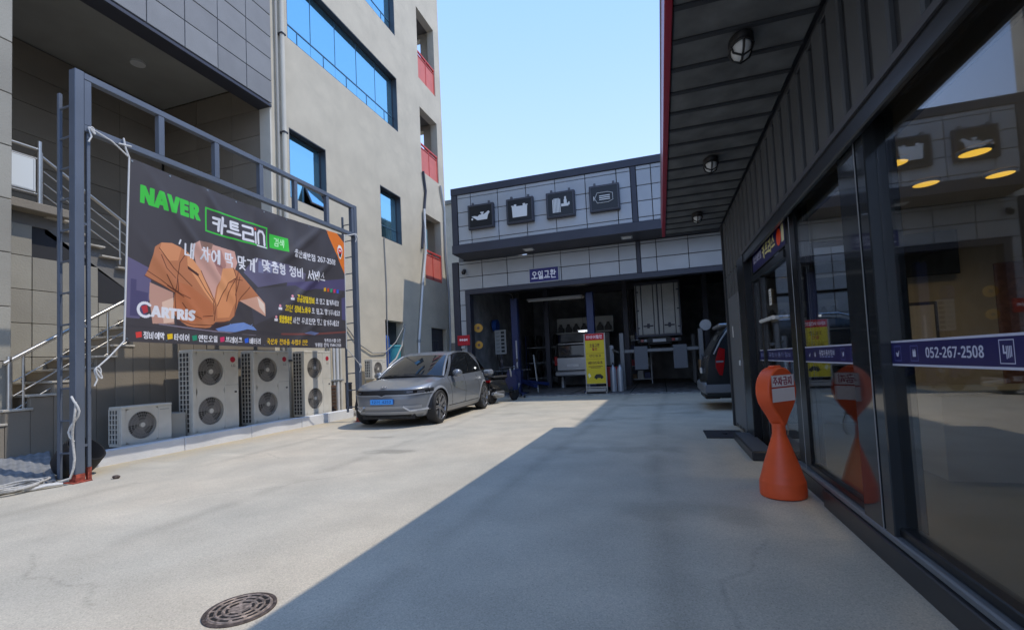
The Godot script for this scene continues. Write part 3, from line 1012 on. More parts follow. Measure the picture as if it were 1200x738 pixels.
func garage():
	var t := thing("garage_hall", "grey panelled workshop hall with overhanging fascia and wide open bay", "garage")
	var X := Vector3.RIGHT
	# fascia box with panels, trims and mullions
	obj("fascia_backing", Sh.new().span(Vector3(GL + .1, 5.3, GW - .1), Vector3(GR, 7.28, GF - .06)), mats.joint, t)
	var sh := Sh.new()
	sh.span(Vector3(GL - .03, 7.28, GB), Vector3(GR, 7.53, GF + .04), .01)
	obj("roof_edge", sh, mats.trim, t)
	obj("fascia_beam", Sh.new().span(Vector3(GL - .05, 5.17, GW), Vector3(GR, 5.48, GF + .05), .01), mats.trim, t)
	obj("corner_trim", Sh.new().span(Vector3(GL - .03, 5.482, GF - .3), Vector3(GL + .19, 7.278, GF + .02), .01), mats.trim, t)
	obj("mullion", Sh.new().span(Vector3(-.60, 5.482, GF - .1), Vector3(-.44, 7.278, GF + .02), .01), mats.trim, t)
	panels(t, GF, [-6.62, -6.11, -5.095, -4.07, -3.06, -2.05, -1.045, -.605], [5.485, 5.62, 6.14, 6.64, 7.15, 7.278])
	panels(t, GF, [-.435, .02, 1.03, 2.04, 3.05, 4.06, 5.07, 5.98], [5.485, 5.62, 6.14, 6.64, 7.15, 7.278])
	# wall under the fascia and the opening
	sh = wall(Sh.new(), Vector3(-7.25, 0, GW - .06), X, Vector3.UP, 13.25, 5.17, .25, [[.48, 9.52, 0, 3.90]])
	obj("front_wall", sh, mats.joint, t)
	obj("corner_column", Sh.new().span(Vector3(-7.46, 0, GW - .5), Vector3(-7.20, 5.166, GW + .02), .01), mats.trim, t)
	panels(t, GW, [-7.19, -6.235, -5.245, -4.23, -3.22, -2.2, -1.19, -.60], [4.07, 4.56, 5.06, 5.165])
	panels(t, GW, [-.47, .05, 1.06, 2.07, 3.08, 4.1, 5.1, 5.98], [4.07, 4.56, 5.06, 5.165])
	panels(t, GW, [2.47, 3.08, 4.1, 5.1, 5.98], [.02, .9, 1.6, 2.3, 2.9, 3.5, 4.065])
	panels(t, GW, [-7.19, -6.955], [.02, .9, 1.6, 2.3, 2.9, 3.5, 4.065])
	obj("mullion", Sh.new().span(Vector3(-.60, 4.06, GW - .1), Vector3(-.47, 5.166, GW + .02), .01), mats.trim, t)
	sh = Sh.new()
	sh.span(Vector3(-6.95, 0, GW - .3), Vector3(-6.76, 3.88, GW + .05), .01)
	sh.span(Vector3(-6.95, 3.88, GW - .3), Vector3(2.46, 4.065, GW + .05), .01)
	sh.span(Vector3(2.26, 0, GW - .3), Vector3(2.46, 3.88, GW + .05), .01)
	obj("opening_frame", sh, mats.trim, t)
	for x in [-4.2, -.85, 2.6]:
		var l := obj("soffit_light", Sh.new().span(Vector3(x - .14, 5.135, -15.85), Vector3(x + .14, 5.168, -15.6), .01), mats.white_plastic, t)
		obj("bezel", Sh.new().span(Vector3(x - .18, 5.15, -15.89), Vector3(x + .18, 5.169, -15.56)), mats.galvanised, l)
	# hall: walls, roof, floor, columns
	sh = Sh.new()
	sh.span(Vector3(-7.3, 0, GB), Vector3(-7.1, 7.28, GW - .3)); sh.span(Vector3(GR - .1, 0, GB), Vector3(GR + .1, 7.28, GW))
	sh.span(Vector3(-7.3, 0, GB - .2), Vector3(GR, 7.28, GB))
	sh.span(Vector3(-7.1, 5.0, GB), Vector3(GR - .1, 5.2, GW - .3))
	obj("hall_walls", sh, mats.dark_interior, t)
	for c in [[-5.0, -21.4], [-1.4, -21.4], [1.9, -21.4], [-1.4, -26.6]]:
		obj("steel_column", Sh.new().span(Vector3(c[0] - .11, 0, c[1] - .11), Vector3(c[0] + .11, 5.0, c[1] + .11), .01), mats.trim, t)
	for z in [-18.6, -21.4, -24.2]:
		obj("roof_beam", Sh.new().span(Vector3(-7.1, 4.62, z - .08), Vector3(GR - .1, 4.98, z + .08)), mats.trim, t)
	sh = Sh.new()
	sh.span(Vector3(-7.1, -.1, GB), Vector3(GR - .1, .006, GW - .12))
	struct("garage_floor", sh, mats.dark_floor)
	sh = Sh.new()
	sh.span(Vector3(-6.74, -.05, GW - .12), Vector3(2.25, .014, GW + .28), .004)
	struct("threshold_strip", sh, mat("threshold", lin(.30, .29, .27), .85, 0, "dirt", .8))
	# floor joints of the bay
	var joints := Sh.new()
	for x in [-3.2, -1.1, .1, 1.3]: joints.span(Vector3(x, 0, -26), Vector3(x + .03, .010, GW - .13))
	struct("floor_channels", joints, mats.hollow)
	# four square icon signs hung from the fascia by their top brackets
	var names := ["oil can sign", "car battery sign", "oil filter sign", "spare hexagon badge sign"]
	var labels := ["dark square icon sign with a white oil can, leftmost on the garage fascia", "dark square icon sign with a white car battery on the garage fascia", "dark square icon sign with a ribbed filter and a spray bottle on the fascia", "dark square icon sign with a white hexagon badge, nearest the red canopy"]
	var xs := [-5.69, -4.27, -2.87, -1.44]
	for i in 4:
		var s := thing("icon_sign", labels[i], "sign", Vector3(xs[i], 5.935, GF + .02), 0, "icon signs on the garage fascia")
		obj("box", Sh.new().span(Vector3(-.48, .0, 0), Vector3(.48, .86, .13), .012), mats.trim, s)
		obj("face", Sh.new().span(Vector3(-.415, .065, .131), Vector3(.415, .795, .138)), mats.black_steel, s)
		var e := Sh.new()
		for q in [[-.435, .045, .435, .06], [-.435, .80, .435, .815]]: e.span(Vector3(q[0], q[1], .128), Vector3(q[2], q[3], .145))
		for q in [-.435, .42]: e.span(Vector3(q, .06, .128), Vector3(q + .015, .80, .145))
		obj("inner_frame", e, mats.alu_dark, s)
		for x in [-.3, .3]: obj("bracket", Sh.new().span(Vector3(x - .035, .862, .02), Vector3(x + .035, .95, .09), .008), mats.alu_dark, s)
		icon(s, i)
	# blue oil change sign over the opening
	var b := thing("oil_change_sign", "blue sign with four white letters over the garage opening", "sign", Vector3(-3.85, 4.105, GW + .02))
	obj("board", Sh.new().span(Vector3(-.56, -.03, 0), Vector3(.56, .51, .03), .006), mats["panel_2"], b)
	var cv := Cv.new(384, 160, Color(.16, .15, .42))
	write(cv, "오일교환", 26, 34, 332, 92, Color(.93, .93, .97), 13)
	var f := Sh.new()
	f.uvquad(Vector3(-.53, .0, .034), Vector3(.53, .0, .034), Vector3(.53, .48, .034), Vector3(-.53, .48, .034))
	obj("lettering", f, print_mat("oil_change_print", cv.im, .5), b)
	# red notice by the frame
	b = thing("red_notice_sign", "small red notice with a white line on the left jamb of the garage", "sign", Vector3(-7.07, 1.97, GW + .08))
	obj("plate", Sh.new().span(Vector3(-.25, 0, -.05), Vector3(.25, .38, 0), .006), mats.sign_red, b)
	cv = Cv.new(192, 144, Color(.72, .10, .16))
	cv.rect(30, 58, 130, 12, Color(.95, .85, .86))
	write(cv, "주차금지", 26, 48, 140, 34, Color(.97, .9, .9), 6)
	f = Sh.new()
	f.uvquad(Vector3(-.24, .01, .003), Vector3(.24, .01, .003), Vector3(.24, .37, .003), Vector3(-.24, .37, .003))
	obj("notice", f, print_mat("red_notice_print", cv.im), b)
	obj("lock_box", Sh.new().span(Vector3(-.10, -.13, -.04), Vector3(.06, -.02, .02), .01), mats.galvanised, b)
	b = thing("security_camera", "small dark dome camera under the left end of the fascia", "camera", Vector3(-6.93, 4.72, GW + .02))
	obj("bracket", Sh.new().span(Vector3(-.05, .0, 0), Vector3(.05, .14, .10), .01), mats.trim, b)
	var ball := Sh.new()
	ball.xf = Transform3D(Basis(), Vector3(0, .0, .13))
	var pr := []
	for k in 9: pr.append(Vector2(.085 * sin(PI * k / 8), -.085 * cos(PI * k / 8)))
	ball.lathe(pr, 14)
	obj("dome", ball, mats.gloss_black, b)

func panels(t: Node, z: float, xs: Array, ys: Array):
	for i in xs.size() - 1:
		for j in ys.size() - 1:
			var w: float = xs[i + 1] - xs[i] - .022
			var h: float = ys[j + 1] - ys[j] - .020
			if w < .05 or h < .03: continue
			var key := "panel%.2f_%.2f" % [w, h]
			if not tx.has(key): tx[key] = Sh.new().box(Vector3.ZERO, Vector3(w, h, .05), .007).st.commit()
			inst("panel", tx[key], Vector3((xs[i] + xs[i + 1]) * .5, (ys[j] + ys[j + 1]) * .5, z - .03 + rng.randf_range(-.002, .002)), t, mats["panel_%d" % (rng.randi() % 3)])

func icon(s: Node, i: int):
	var sh := Sh.new()
	var z0 := .139
	var z1 := .150
	match i:
		0:
			sh.prism(PackedVector2Array([Vector2(-.33, .44), Vector2(-.22, .45), Vector2(-.10, .42), Vector2(-.05, .47), Vector2(.04, .47), Vector2(.04, .51), Vector2(.00, .53), Vector2(.00, .56), Vector2(.13, .56), Vector2(.13, .53), Vector2(.09, .51), Vector2(.09, .47), Vector2(.16, .49), Vector2(.30, .58), Vector2(.35, .53), Vector2(.28, .44), Vector2(.24, .29), Vector2(-.12, .29), Vector2(-.20, .35)]), z0, z1)
			sh.xf = Transform3D(Basis(Vector3(1, 0, 0), PI / 2), Vector3(-.31, .345, z0))
			sh.lathe([Vector2(.0, .011), Vector2(.034, .011), Vector2(.034, .0)], 14)
		1:
			sh.prism(PackedVector2Array([Vector2(-.25, .20), Vector2(.25, .20), Vector2(.27, .57), Vector2(-.27, .57)]), z0, z1)
			for x in [-.19, .12]: sh.span(Vector3(x, .571, z0), Vector3(x + .08, .64, z1))
			sh.span(Vector3(-.29, .575, z0), Vector3(-.20, .605, z1 - .001)); sh.span(Vector3(.205, .575, z0), Vector3(.29, .605, z1 - .001))
		2:
			for k in 6: sh.span(Vector3(-.26 + k * .046, .16, z0), Vector3(-.26 + k * .046 + .033, .63 - (.03 if k % 5 == 0 else 0.0), z1))
			sh.span(Vector3(.03, .34, z0), Vector3(.27, .43, z1)); sh.span(Vector3(.12, .431, z0), Vector3(.22, .56, z1)); sh.span(Vector3(.14, .561, z0), Vector3(.20, .66, z1))
			sh.span(Vector3(.271, .37, z0), Vector3(.31, .47, z1))
		3:
			var ring := [Vector2(-.30, .42), Vector2(-.22, .60), Vector2(.12, .60), Vector2(.27, .55), Vector2(.27, .33), Vector2(.12, .27), Vector2(-.22, .27)]
			for k in ring.size():
				var a: Vector2 = ring[k]
				var b: Vector2 = ring[(k + 1) % ring.size()]
				sh.bar(Vector3(a.x, a.y, .145), Vector3(b.x, b.y, .145 + .0004 * k), .032, .011)
			for y in [.36, .42, .48]: sh.span(Vector3(-.16, y, z0), Vector3(.18, y + .028, z1))
			sh.span(Vector3(-.34, .37, z0), Vector3(-.315, .50, z1))
	obj("white_symbol", sh, mats.white_plastic, s)

func garage_contents():
	# two-post car lift in blue
	var t := thing("two_post_lift", "blue two post car lift standing in the left bay of the garage", "car lift")
	for p in [[-5.45, -17.8, 3.78], [-2.47, -17.9, 3.78]]:
		var s := Sh.new()
		s.span(Vector3(p[0] - .14, .03, p[1] - .14), Vector3(p[0] + .14, p[2], p[1] + .14), .02)
		var q := obj("post", s, mats.lift_blue, t)
		obj("base_plate", Sh.new().span(Vector3(p[0] - .36, .006, p[1] - .3), Vector3(p[0] + .36, .05, p[1] + .3), .01), mats.lift_blue, q)
		obj("carriage", Sh.new().span(Vector3(p[0] - .18, .35, p[1] - .18), Vector3(p[0] + .18, .95, p[1] + .16), .02), mats.lift_blue, q)
		obj("slider_rail", Sh.new().span(Vector3(p[0] + .02, 1.0, p[1] + .141), Vector3(p[0] + .07, 2.1, p[1] + .16)), mats.galvanised, q)
	obj("hose_arch", Sh.new().tube([Vector3(-5.45, 3.7, -17.7), Vector3(-5.5, 3.95, -17.7), Vector3(-5.8, 4.08, -17.6), Vector3(-6.4, 4.1, -17.5), Vector3(-6.9, 4.05, -17.5)], .05, 8), mats.black, t)
	var arms := Sh.new()
	arms.bar(Vector3(-5.3, .5, -17.75), Vector3(-4.4, .32, -18.6), .12); arms.bar(Vector3(-5.3, .5, -17.9), Vector3(-4.5, .32, -17.0), .12)
	obj("arm", arms, mats.lift_blue, t)
	# silver van on stands behind the lift
	t = thing("silver_minivan", "silver minivan seen from behind, parked in the left bay", "van", Vector3(-3.72, .42, -20.5))
	van_rear(t)
	# box truck raised on a four-post lift
	t = thing("box_truck", "white box truck with closed rear doors, raised on a lift", "truck", Vector3(-.02, 0, -19.5))
	obj("cargo_box", Sh.new().span(Vector3(-.86, 2.02, -4.2), Vector3(.86, 4.20, 0), .02), mats.truck_white, t)
	for k in 2:
		var x0 := -.78 + k * .80
		var d := obj("rear_door", Sh.new().span(Vector3(x0, 2.12, .001), Vector3(x0 + .76, 4.08, .03), .012), mats.truck_white, t)
		var fr := Sh.new()
		for x in [x0 + .16 + k * .0, x0 + .62]: fr.cyl(Vector3(x, 2.1, .055), Vector3(x, 4.1, .055), .014, 8)
		for y in [2.35, 3.05, 3.8]: fr.span(Vector3(x0 - .06 if k == 0 else x0 + .70, y, .03), Vector3(x0 + .06 if k == 0 else x0 + .82, y + .05, .05))
		obj("lock_bar", fr, mats.trim, d)
		var cm := Sh.new()
		cm.span(Vector3(x0 + .2, 2.42, .03), Vector3(x0 + .58, 2.47, .075), .008); cm.span(Vector3(x0 + .34, 2.36, .03), Vector3(x0 + .44, 2.54, .07), .008)
		obj("door_handle", cm, mats.trim, d)
	var fr2 := Sh.new()
	for x in [-.83, -.012, .80]: fr2.span(Vector3(x, 2.04, .002), Vector3(x + .045, 4.18, .04))
	fr2.span(Vector3(-.86, 4.10, .002), Vector3(.86, 4.2, .045)); fr2.span(Vector3(-.86, 2.02, .002), Vector3(.86, 2.10, .045))
	obj("door_frame", fr2, mats.trim, t)
	obj("chassis", Sh.new().span(Vector3(-.42, 1.72, -4.6), Vector3(.42, 2.0, -.05)), mats.black, t)
	var bump := obj("rear_bumper", Sh.new().span(Vector3(-.82, 1.78, -.1), Vector3(.82, 1.94, .02), .01), mats.black, t)
	for x in [-.72, .46]:
		for k in 2: obj("tail_lamp", Sh.new().span(Vector3(x + k * .13, 1.82, .021), Vector3(x + .11 + k * .13, 1.92, .04), .006), mats.tail_red if k == 0 else mats.lamp_lens, bump)
	obj("number_plate", Sh.new().span(Vector3(-.26, 1.80, .021), Vector3(.24, 1.92, .03)), mats.kerb, bump)
	for x in [-.62, .62]: obj("wheel", Sh.new().cyl(Vector3(x - .12, 1.66, -1.6), Vector3(x + .12, 1.66, -1.6), .34, 20), mats.rubber, t)
	obj("cab", Sh.new().span(Vector3(-.8, 1.9, -5.9), Vector3(.8, 3.7, -4.4), .08), mats.truck_white, t)
	t = thing("four_post_lift", "grey four post lift with two runways under the raised truck", "car lift", Vector3(0, 0, -18.0))
	for x in [-1.38, 1.38]:
		for z in [0.0, -4.2]: obj("post", Sh.new().span(Vector3(x - .08, .006, z - .08), Vector3(x + .08, 2.15, z + .08), .012), mat("lift_grey", lin(.17, .175, .18), .5, .3), t)
	for z in [0.0, -4.2]: obj("cross_beam", Sh.new().span(Vector3(-1.298, 1.40, z - .07), Vector3(1.298, 1.52, z + .07), .01), mat("lift_grey", lin(.17, .175, .18), .5, .3), t)
	for x in [-.70, .66]:
		obj("runway", Sh.new().span(Vector3(x - .24, 1.5, -4.2), Vector3(x + .24, 1.62, .0), .01), mat("ramp_grey", lin(.11, .115, .125), .6, .2), t)
		var r := Sh.new()
		r.xf = Transform3D(Basis(Vector3(1, 0, 0), -.12), Vector3(x, 1.62, .07))
		r.span(Vector3(-.235, -.86, 0), Vector3(.235, 0, .025), .006)
		obj("drive_on_ramp", r, mat("ramp_grey", lin(.11, .115, .125), .6, .2), t)
	# yellow A-board
	t = thing("yellow_standing_sign", "yellow standing banner sign with a red header in front of the garage", "sign", Vector3(-2.26, .02, -17.0), .04)
	var cv := Cv.new(192, 448, Color(.86, .76, .14))
	cv.rect(0, 0, 192, 60, Color(.78, .09, .13))
	write(cv, "타이어할인", 20, 16, 152, 28, Color(.96, .85, .86), 5)
	var brown := Color(.45, .30, .10)
	write(cv, "오일교환", 48, 92, 96, 28, brown, 4)
	write(cv, "할인", 70, 128, 52, 24, Color(.65, .2, .1), 4)
	cv.rect(12, 176, 168, 2, brown)
	write(cv, "엔진점검", 40, 188, 112, 22, brown, 3)
	cv.rect(12, 228, 168, 2, brown)
	write(cv, "배터리무료", 26, 250, 140, 24, brown, 4)
	cv.rect(30, 292, 132, 6, brown); cv.rect(48, 304, 96, 5, brown)
	cv.poly([Vector2(80, 386), Vector2(96, 366), Vector2(136, 364), Vector2(160, 384), Vector2(164, 398), Vector2(78, 400)], Color(.18, .17, .14))
	cv.disc(Vector2(98, 400), 10, Color(.1, .1, .1)); cv.disc(Vector2(146, 398), 10, Color(.1, .1, .1))
	cv.poly([Vector2(20, 366), Vector2(34, 352), Vector2(48, 380), Vector2(30, 398)], Color(.92, .9, .75))
	obj("panel", Sh.new().span(Vector3(-.37, .32, -.03), Vector3(.37, 2.13, 0), .006), mats.white_plastic, t)
	var f := Sh.new()
	f.uvquad(Vector3(-.365, .33, .004), Vector3(.365, .33, .004), Vector3(.365, 2.125, .004), Vector3(-.365, 2.125, .004))
	obj("poster", f, print_mat("yellow_print", cv.im), t)
	var st := Sh.new()
	for x in [-.36, .36]:
		st.bar(Vector3(x, .0, -.015), Vector3(x, 2.13, -.015), .045)
		st.bar(Vector3(x, .02, -.35), Vector3(x, .02, .3), .05)
	st.bar(Vector3(-.36, .2, -.015), Vector3(.36, .2, -.015), .04)
	st.span(Vector3(-.34, .04, -.2), Vector3(.34, .16, .2), .02)
	obj("stand", st, mats.wire, t)
	# white gas bottles, cardboard boxes, clutter
	for k in 2:
		t = thing("gas_cylinder", ["pale grey gas bottle just right of the yellow standing sign", "pale grey gas bottle, the farther of two right of the yellow sign"][k], "gas bottle", Vector3(-1.60 + k * .24 - .09, .006, -17.35 - k * .05), 0, "gas bottles by the yellow sign")
		var body := Sh.new()
		body.lathe([Vector2(0, .0), Vector2(.11, .0), Vector2(.115, .03), Vector2(.115, .78), Vector2(.09, .88), Vector2(.045, .93), Vector2(.04, .98), Vector2(0, .98)], 20)
		obj("bottle", body, mats.galvanised, t)
		obj("valve", Sh.new().cyl(Vector3(0, .98, 0), Vector3(0, 1.07, 0), .03, 10), mats.trim, t)
	for k in 3:
		t = thing("cardboard_box", ["cardboard box at the bottom of the stack beside the truck lift", "cardboard box in the middle of the stack beside the truck lift", "cardboard box on top of the stack beside the truck lift"][k], "box", Vector3(1.46 + [.0, .03, -.03][k], .01 + k * .345, -17.4), [.02, -.05, .06][k], "cardboard boxes by the truck lift")
		obj("carton", Sh.new().span(Vector3(-.19, 0, -.2), Vector3(.19, .34, .2), .008), mats.cardboard, t)
		obj("tape", Sh.new().span(Vector3(-.025, .05, .2), Vector3(.025, .341, .204)), mats.wood, t)
	t = thing("tool_cabinet", "long pale cabinet with a row of dark canisters on the back wall", "cabinet", Vector3(-3.55, 2.55, -23.0))
	obj("carcass", Sh.new().span(Vector3(-1.40, .0, -.5), Vector3(1.40, .06, 0), .01).span(Vector3(-1.40, .06, -.5), Vector3(1.40, .80, -.42)), mats.truck_white, t)
	obj("support", Sh.new().span(Vector3(-1.2, -2.54, -.45), Vector3(1.2, -.002, -.2)), mats.dark_interior, t)
	for k in 7:
		t = thing("oil_canister", "dark oil canister in the row on the pale cabinet, %s" % ["leftmost", "second from left", "third from left", "in the middle", "third from right", "second from right", "rightmost"][k], "canister", Vector3(-4.72 + k * .39, 2.612, -23.2), 0, "canisters on the back cabinet")
		var pr := PackedVector2Array([Vector2(-.15, 0), Vector2(.15, 0), Vector2(.15, .2), Vector2(.06, .34), Vector2(.05, .42), Vector2(-.05, .42), Vector2(-.06, .34), Vector2(-.15, .2)])
		obj("body", Sh.new().prism(pr, -.1, .1), mats.black, t)
	# working lamp, tube lamp
	t = thing("work_lamp", "short lit work lamp hanging above the silver van", "lamp", Vector3(-3.1, 2.42, -20.0))
	var em := mat("lamp_glow", Color(.95, .97, 1), .5)
	em.emission_enabled = true; em.emission = Color(.95, .98, 1.0); em.emission_energy_multiplier = .5
	obj("tube", Sh.new().span(Vector3(-.22, 0, -.04), Vector3(.22, .06, .04), .01), em, t)
	obj("hood", Sh.new().span(Vector3(-.24, .061, -.07), Vector3(.24, .10, .07), .01), mats.white_plastic, t)
	obj("cord", Sh.new().cyl(Vector3(0, .1, 0), Vector3(0, 2.5, 0), .006, 6), mats.black, t)
	var ol := OmniLight3D.new()
	ol.name = "work_lamp_light"; ol.light_energy = .08; ol.light_size = .1; ol.omni_range = 12; ol.omni_attenuation = 2.0; ol.shadow_enabled = true
	ol.position = Vector3(0, -.06, .0)
	t.add_child(ol)
	t = thing("ceiling_tube", "long unlit tube lamp below the garage roof", "lamp", Vector3(-4.1, 3.78, -19.0), .02)
	obj("tube", Sh.new().cyl(Vector3(-1.1, 0, 0), Vector3(1.1, 0, 0), .03, 10), mats.white_plastic, t)
	obj("batten", Sh.new().span(Vector3(-1.15, .03, -.04), Vector3(1.15, .09, .04)), mats.galvanised, t)
	obj("hanger", Sh.new().cyl(Vector3(-.9, .09, 0), Vector3(-.9, 1.2, 0), .006, 6).cyl(Vector3(.9, .09, 0), Vector3(.9, 1.2, 0), .006, 6), mats.trim, t)
	for k in 2:
		t = thing("yellow_round_reel", ["upper yellow round disc at the left edge of the garage opening", "lower yellow round disc at the left edge of the garage opening"][k], "reel", Vector3(-6.70, [2.64, 1.98][k], -16.95), .3, "yellow discs by the garage jamb")
		obj("disc", Sh.new().cyl(Vector3(0, 0, -.08), Vector3(0, 0, .04), .17 - k * .02, 24), mats.yellow_disc, t)
		obj("hub", Sh.new().cyl(Vector3(0, 0, .041), Vector3(0, 0, .06), .05, 14), mats.wood, t)
		obj("bracket", Sh.new().bar(Vector3(0, 0, -.06), Vector3(-.2, 0, -.3), .04), mats.trim, t)
	t = thing("wall_chart", "pale tall chart with dark pictures hanging near the left lift post", "poster", Vector3(-6.35, 1.62, -18.5))
	cv = Cv.new(128, 256, Color(.62, .62, .60))
	for r in 6:
		cv.rect(72, 14 + r * 40, 40, 26, Color(.16, .16, .17)); cv.rect(14, 20 + r * 40, 44, 5, Color(.4, .4, .4)); cv.rect(14, 32 + r * 40, 34, 4, Color(.4, .4, .4))
	obj("board", Sh.new().span(Vector3(-.24, 0, -.03), Vector3(.24, 1.0, 0)), mats.white_plastic, t)
	f = Sh.new()
	f.uvquad(Vector3(-.235, .005, .004), Vector3(.235, .005, .004), Vector3(.235, .995, .004), Vector3(-.235, .995, .004))
	obj("print", f, print_mat("chart_print", cv.im), t)
	obj("post", Sh.new().span(Vector3(-.03, -1.615, -.07), Vector3(.03, 1.0, -.031)), mats.trim, t)
	t = thing("leaning_plank", "pale narrow panel leaning beside the blue lift post", "panel", Vector3(-4.85, .006, -18.4))
	var lp := Sh.new()
	lp.bar(Vector3(.12, 0, .2), Vector3(-.12, 1.5, -.2), .14, .03)
	obj("panel", lp, mats.truck_white, t)
	t = thing("work_bench", "dark workbench against the left wall of the garage", "workbench", Vector3(-6.3, .006, -20.2))
	obj("top", Sh.new().span(Vector3(-.7, .86, -.8), Vector3(.5, .92, .8), .01), mats.dark_interior, t)
	for q in [[-.6, -.7], [.4, -.7], [-.6, .7], [.4, .7]]: obj("leg", Sh.new().span(Vector3(q[0] - .04, 0, q[1] - .04), Vector3(q[0] + .04, .859, q[1] + .04)), mats.trim, t)
	obj("vice", Sh.new().span(Vector3(.1, .921, .4), Vector3(.35, 1.12, .6), .03), mats.lift_blue, t)
	t = thing("wheel_machine", "dark wheel service machine with a round head beside the truck lift", "machine", Vector3(-1.9, .006, -19.2))
	obj("cabinet", Sh.new().span(Vector3(-.3, 0, -.3), Vector3(.3, .95, .3), .03), mats.dark_paint, t)
	obj("column", Sh.new().span(Vector3(-.08, .951, -.28), Vector3(.08, 1.75, -.14), .01), mats.galvanised, t)
	obj("arm", Sh.new().bar(Vector3(0, 1.6, -.2), Vector3(.3, 1.45, .2), .06), mats.galvanised, t)
	t = thing("tyre_rack", "steel rack with stored tyres at the back of the left bay", "rack", Vector3(-5.9, .006, -24.2))
	for x in [-.9, .9]:
		for z in [-.25, .25]: obj("upright", Sh.new().span(Vector3(x - .03, 0, z - .03), Vector3(x + .03, 2.6, z + .03)), mats.lift_blue, t)
	for y in [.35, 1.15, 1.95]: obj("shelf", Sh.new().span(Vector3(-.869, y, -.22), Vector3(.869, y + .04, .22)), mats.galvanised, t)
	var ring := Sh.new()
	ring.xf = Transform3D(Basis(Vector3(0, 0, 1), -PI / 2), Vector3.ZERO)
	ring.lathe([Vector2(.19, -.09), Vector2(.29, -.10), Vector2(.32, -.06), Vector2(.32, .06), Vector2(.29, .10), Vector2(.19, .09)], 22)
	var tm := ring.st.commit()
	var rowname := ["bottom", "middle", "top"]
	var colname := ["leftmost", "second from left", "second from right", "rightmost"]
	for r in 3:
		for k in 4:
			var ty := thing("tyre", "tyre on the %s shelf of the rack, %s" % [rowname[r], colname[k]], "tyre", Vector3(-6.58 + k * .45, .396 + r * .8 + .326, -24.2), 0, "tyres on the rack")
			inst("tread", tm, Vector3.ZERO, ty, mats.rubber)
	t = thing("shelf_unit", "open steel shelf unit with boxes between the two bays", "shelf", Vector3(-.95, .006, -22.6))
	for x in [-.5, .5]:
		for z in [-.2, .2]: obj("upright", Sh.new().span(Vector3(x - .02, 0, z - .02), Vector3(x + .02, 2.4, z + .02)), mats.galvanised, t)
	for y in [.2, .8, 1.4, 2.0]: obj("shelf", Sh.new().span(Vector3(-.479, y, -.2), Vector3(.479, y + .03, .2)), mats.galvanised, t)
	for r in 4:
		for k in 3:
			var bx := thing("parts_box", "parts box on shelf %s of the open shelf unit, %s" % [["one from the floor", "two from the floor", "three from the floor", "four at the top"][r], ["left", "centre", "right"][k]], "box", Vector3(-1.26 + k * .31, .236 + r * .6 + .001, -22.6), 0, "boxes on the shelf unit")
			obj("carton", Sh.new().span(Vector3(-.13, 0, -.15), Vector3(.13, .22 + .07 * ((r + k * 2) % 3), .15), .006), [mats.cardboard, mats.truck_white, mats.lift_blue, mats.sign_red][(r * 3 + k * 5) % 4], bx)
	t = thing("hose_reel", "round hose reel on the left wall of the garage", "reel", Vector3(-6.95, 2.9, -19.4))
	obj("drum", Sh.new().cyl(Vector3(0, 0, 0), Vector3(.2, 0, 0), .26, 20), mats.tarp_blue, t)
	obj("hose", Sh.new().tube([Vector3(.1, -.26, 0), Vector3(.12, -.9, .05), Vector3(.2, -1.5, .2), Vector3(.3, -1.9, .1)], .02, 7), mats.black, t)
	for k in 3:
		t = thing("strip_lamp", ["unlit strip lamp under the garage roof over the left bay, front", "unlit strip lamp under the garage roof over the left bay, back", "unlit strip lamp under the garage roof over the truck"][k], "lamp", Vector3([-5.0, -4.0, 1.9][k], 4.2, [-17.4, -22.5, -18.2][k]), 0, "strip lamps in the garage")
		obj("tube", Sh.new().cyl(Vector3(-.6, 0, 0), Vector3(.6, 0, 0), .025, 8), mats.white_plastic, t)
		obj("batten", Sh.new().span(Vector3(-.65, .026, -.04), Vector3(.65, .08, .04)), mats.white_plastic, t)
		obj("hanger", Sh.new().cyl(Vector3(0, .08, 0), Vector3(0, .8, 0), .006, 6), mats.trim, t)
	t = thing("tool_trolley", "red tool trolley beside the second blue lift post", "trolley", Vector3(-1.75, .006, -18.6), .2)
	obj("cabinet", Sh.new().span(Vector3(-.3, .14, -.22), Vector3(.3, .9, .22), .015), mats.sign_red, t)
	for k in 5: obj("drawer", Sh.new().span(Vector3(-.27, .18 + k * .14, .221), Vector3(.27, .30 + k * .14, .235), .005), mats.sign_red, t)
	for q in [[-.24, -.16], [.24, -.16], [-.24, .16], [.24, .16]]: obj("wheel", Sh.new().cyl(Vector3(q[0] - .02, .07, q[1]), Vector3(q[0] + .02, .07, q[1]), .065, 12), mats.rubber, t)
	t = thing("round_mirror", "round grey mirror on a stalk right of the raised truck", "mirror", Vector3(1.62, 2.3, -18.6))
	obj("disc", Sh.new().cyl(Vector3(0, 0, -.02), Vector3(0, 0, .02), .2, 22), mats.galvanised, t)
	obj("stalk", Sh.new().cyl(Vector3(0, -2.29, -.04), Vector3(0, 0, -.04), .02, 8), mats.trim, t)

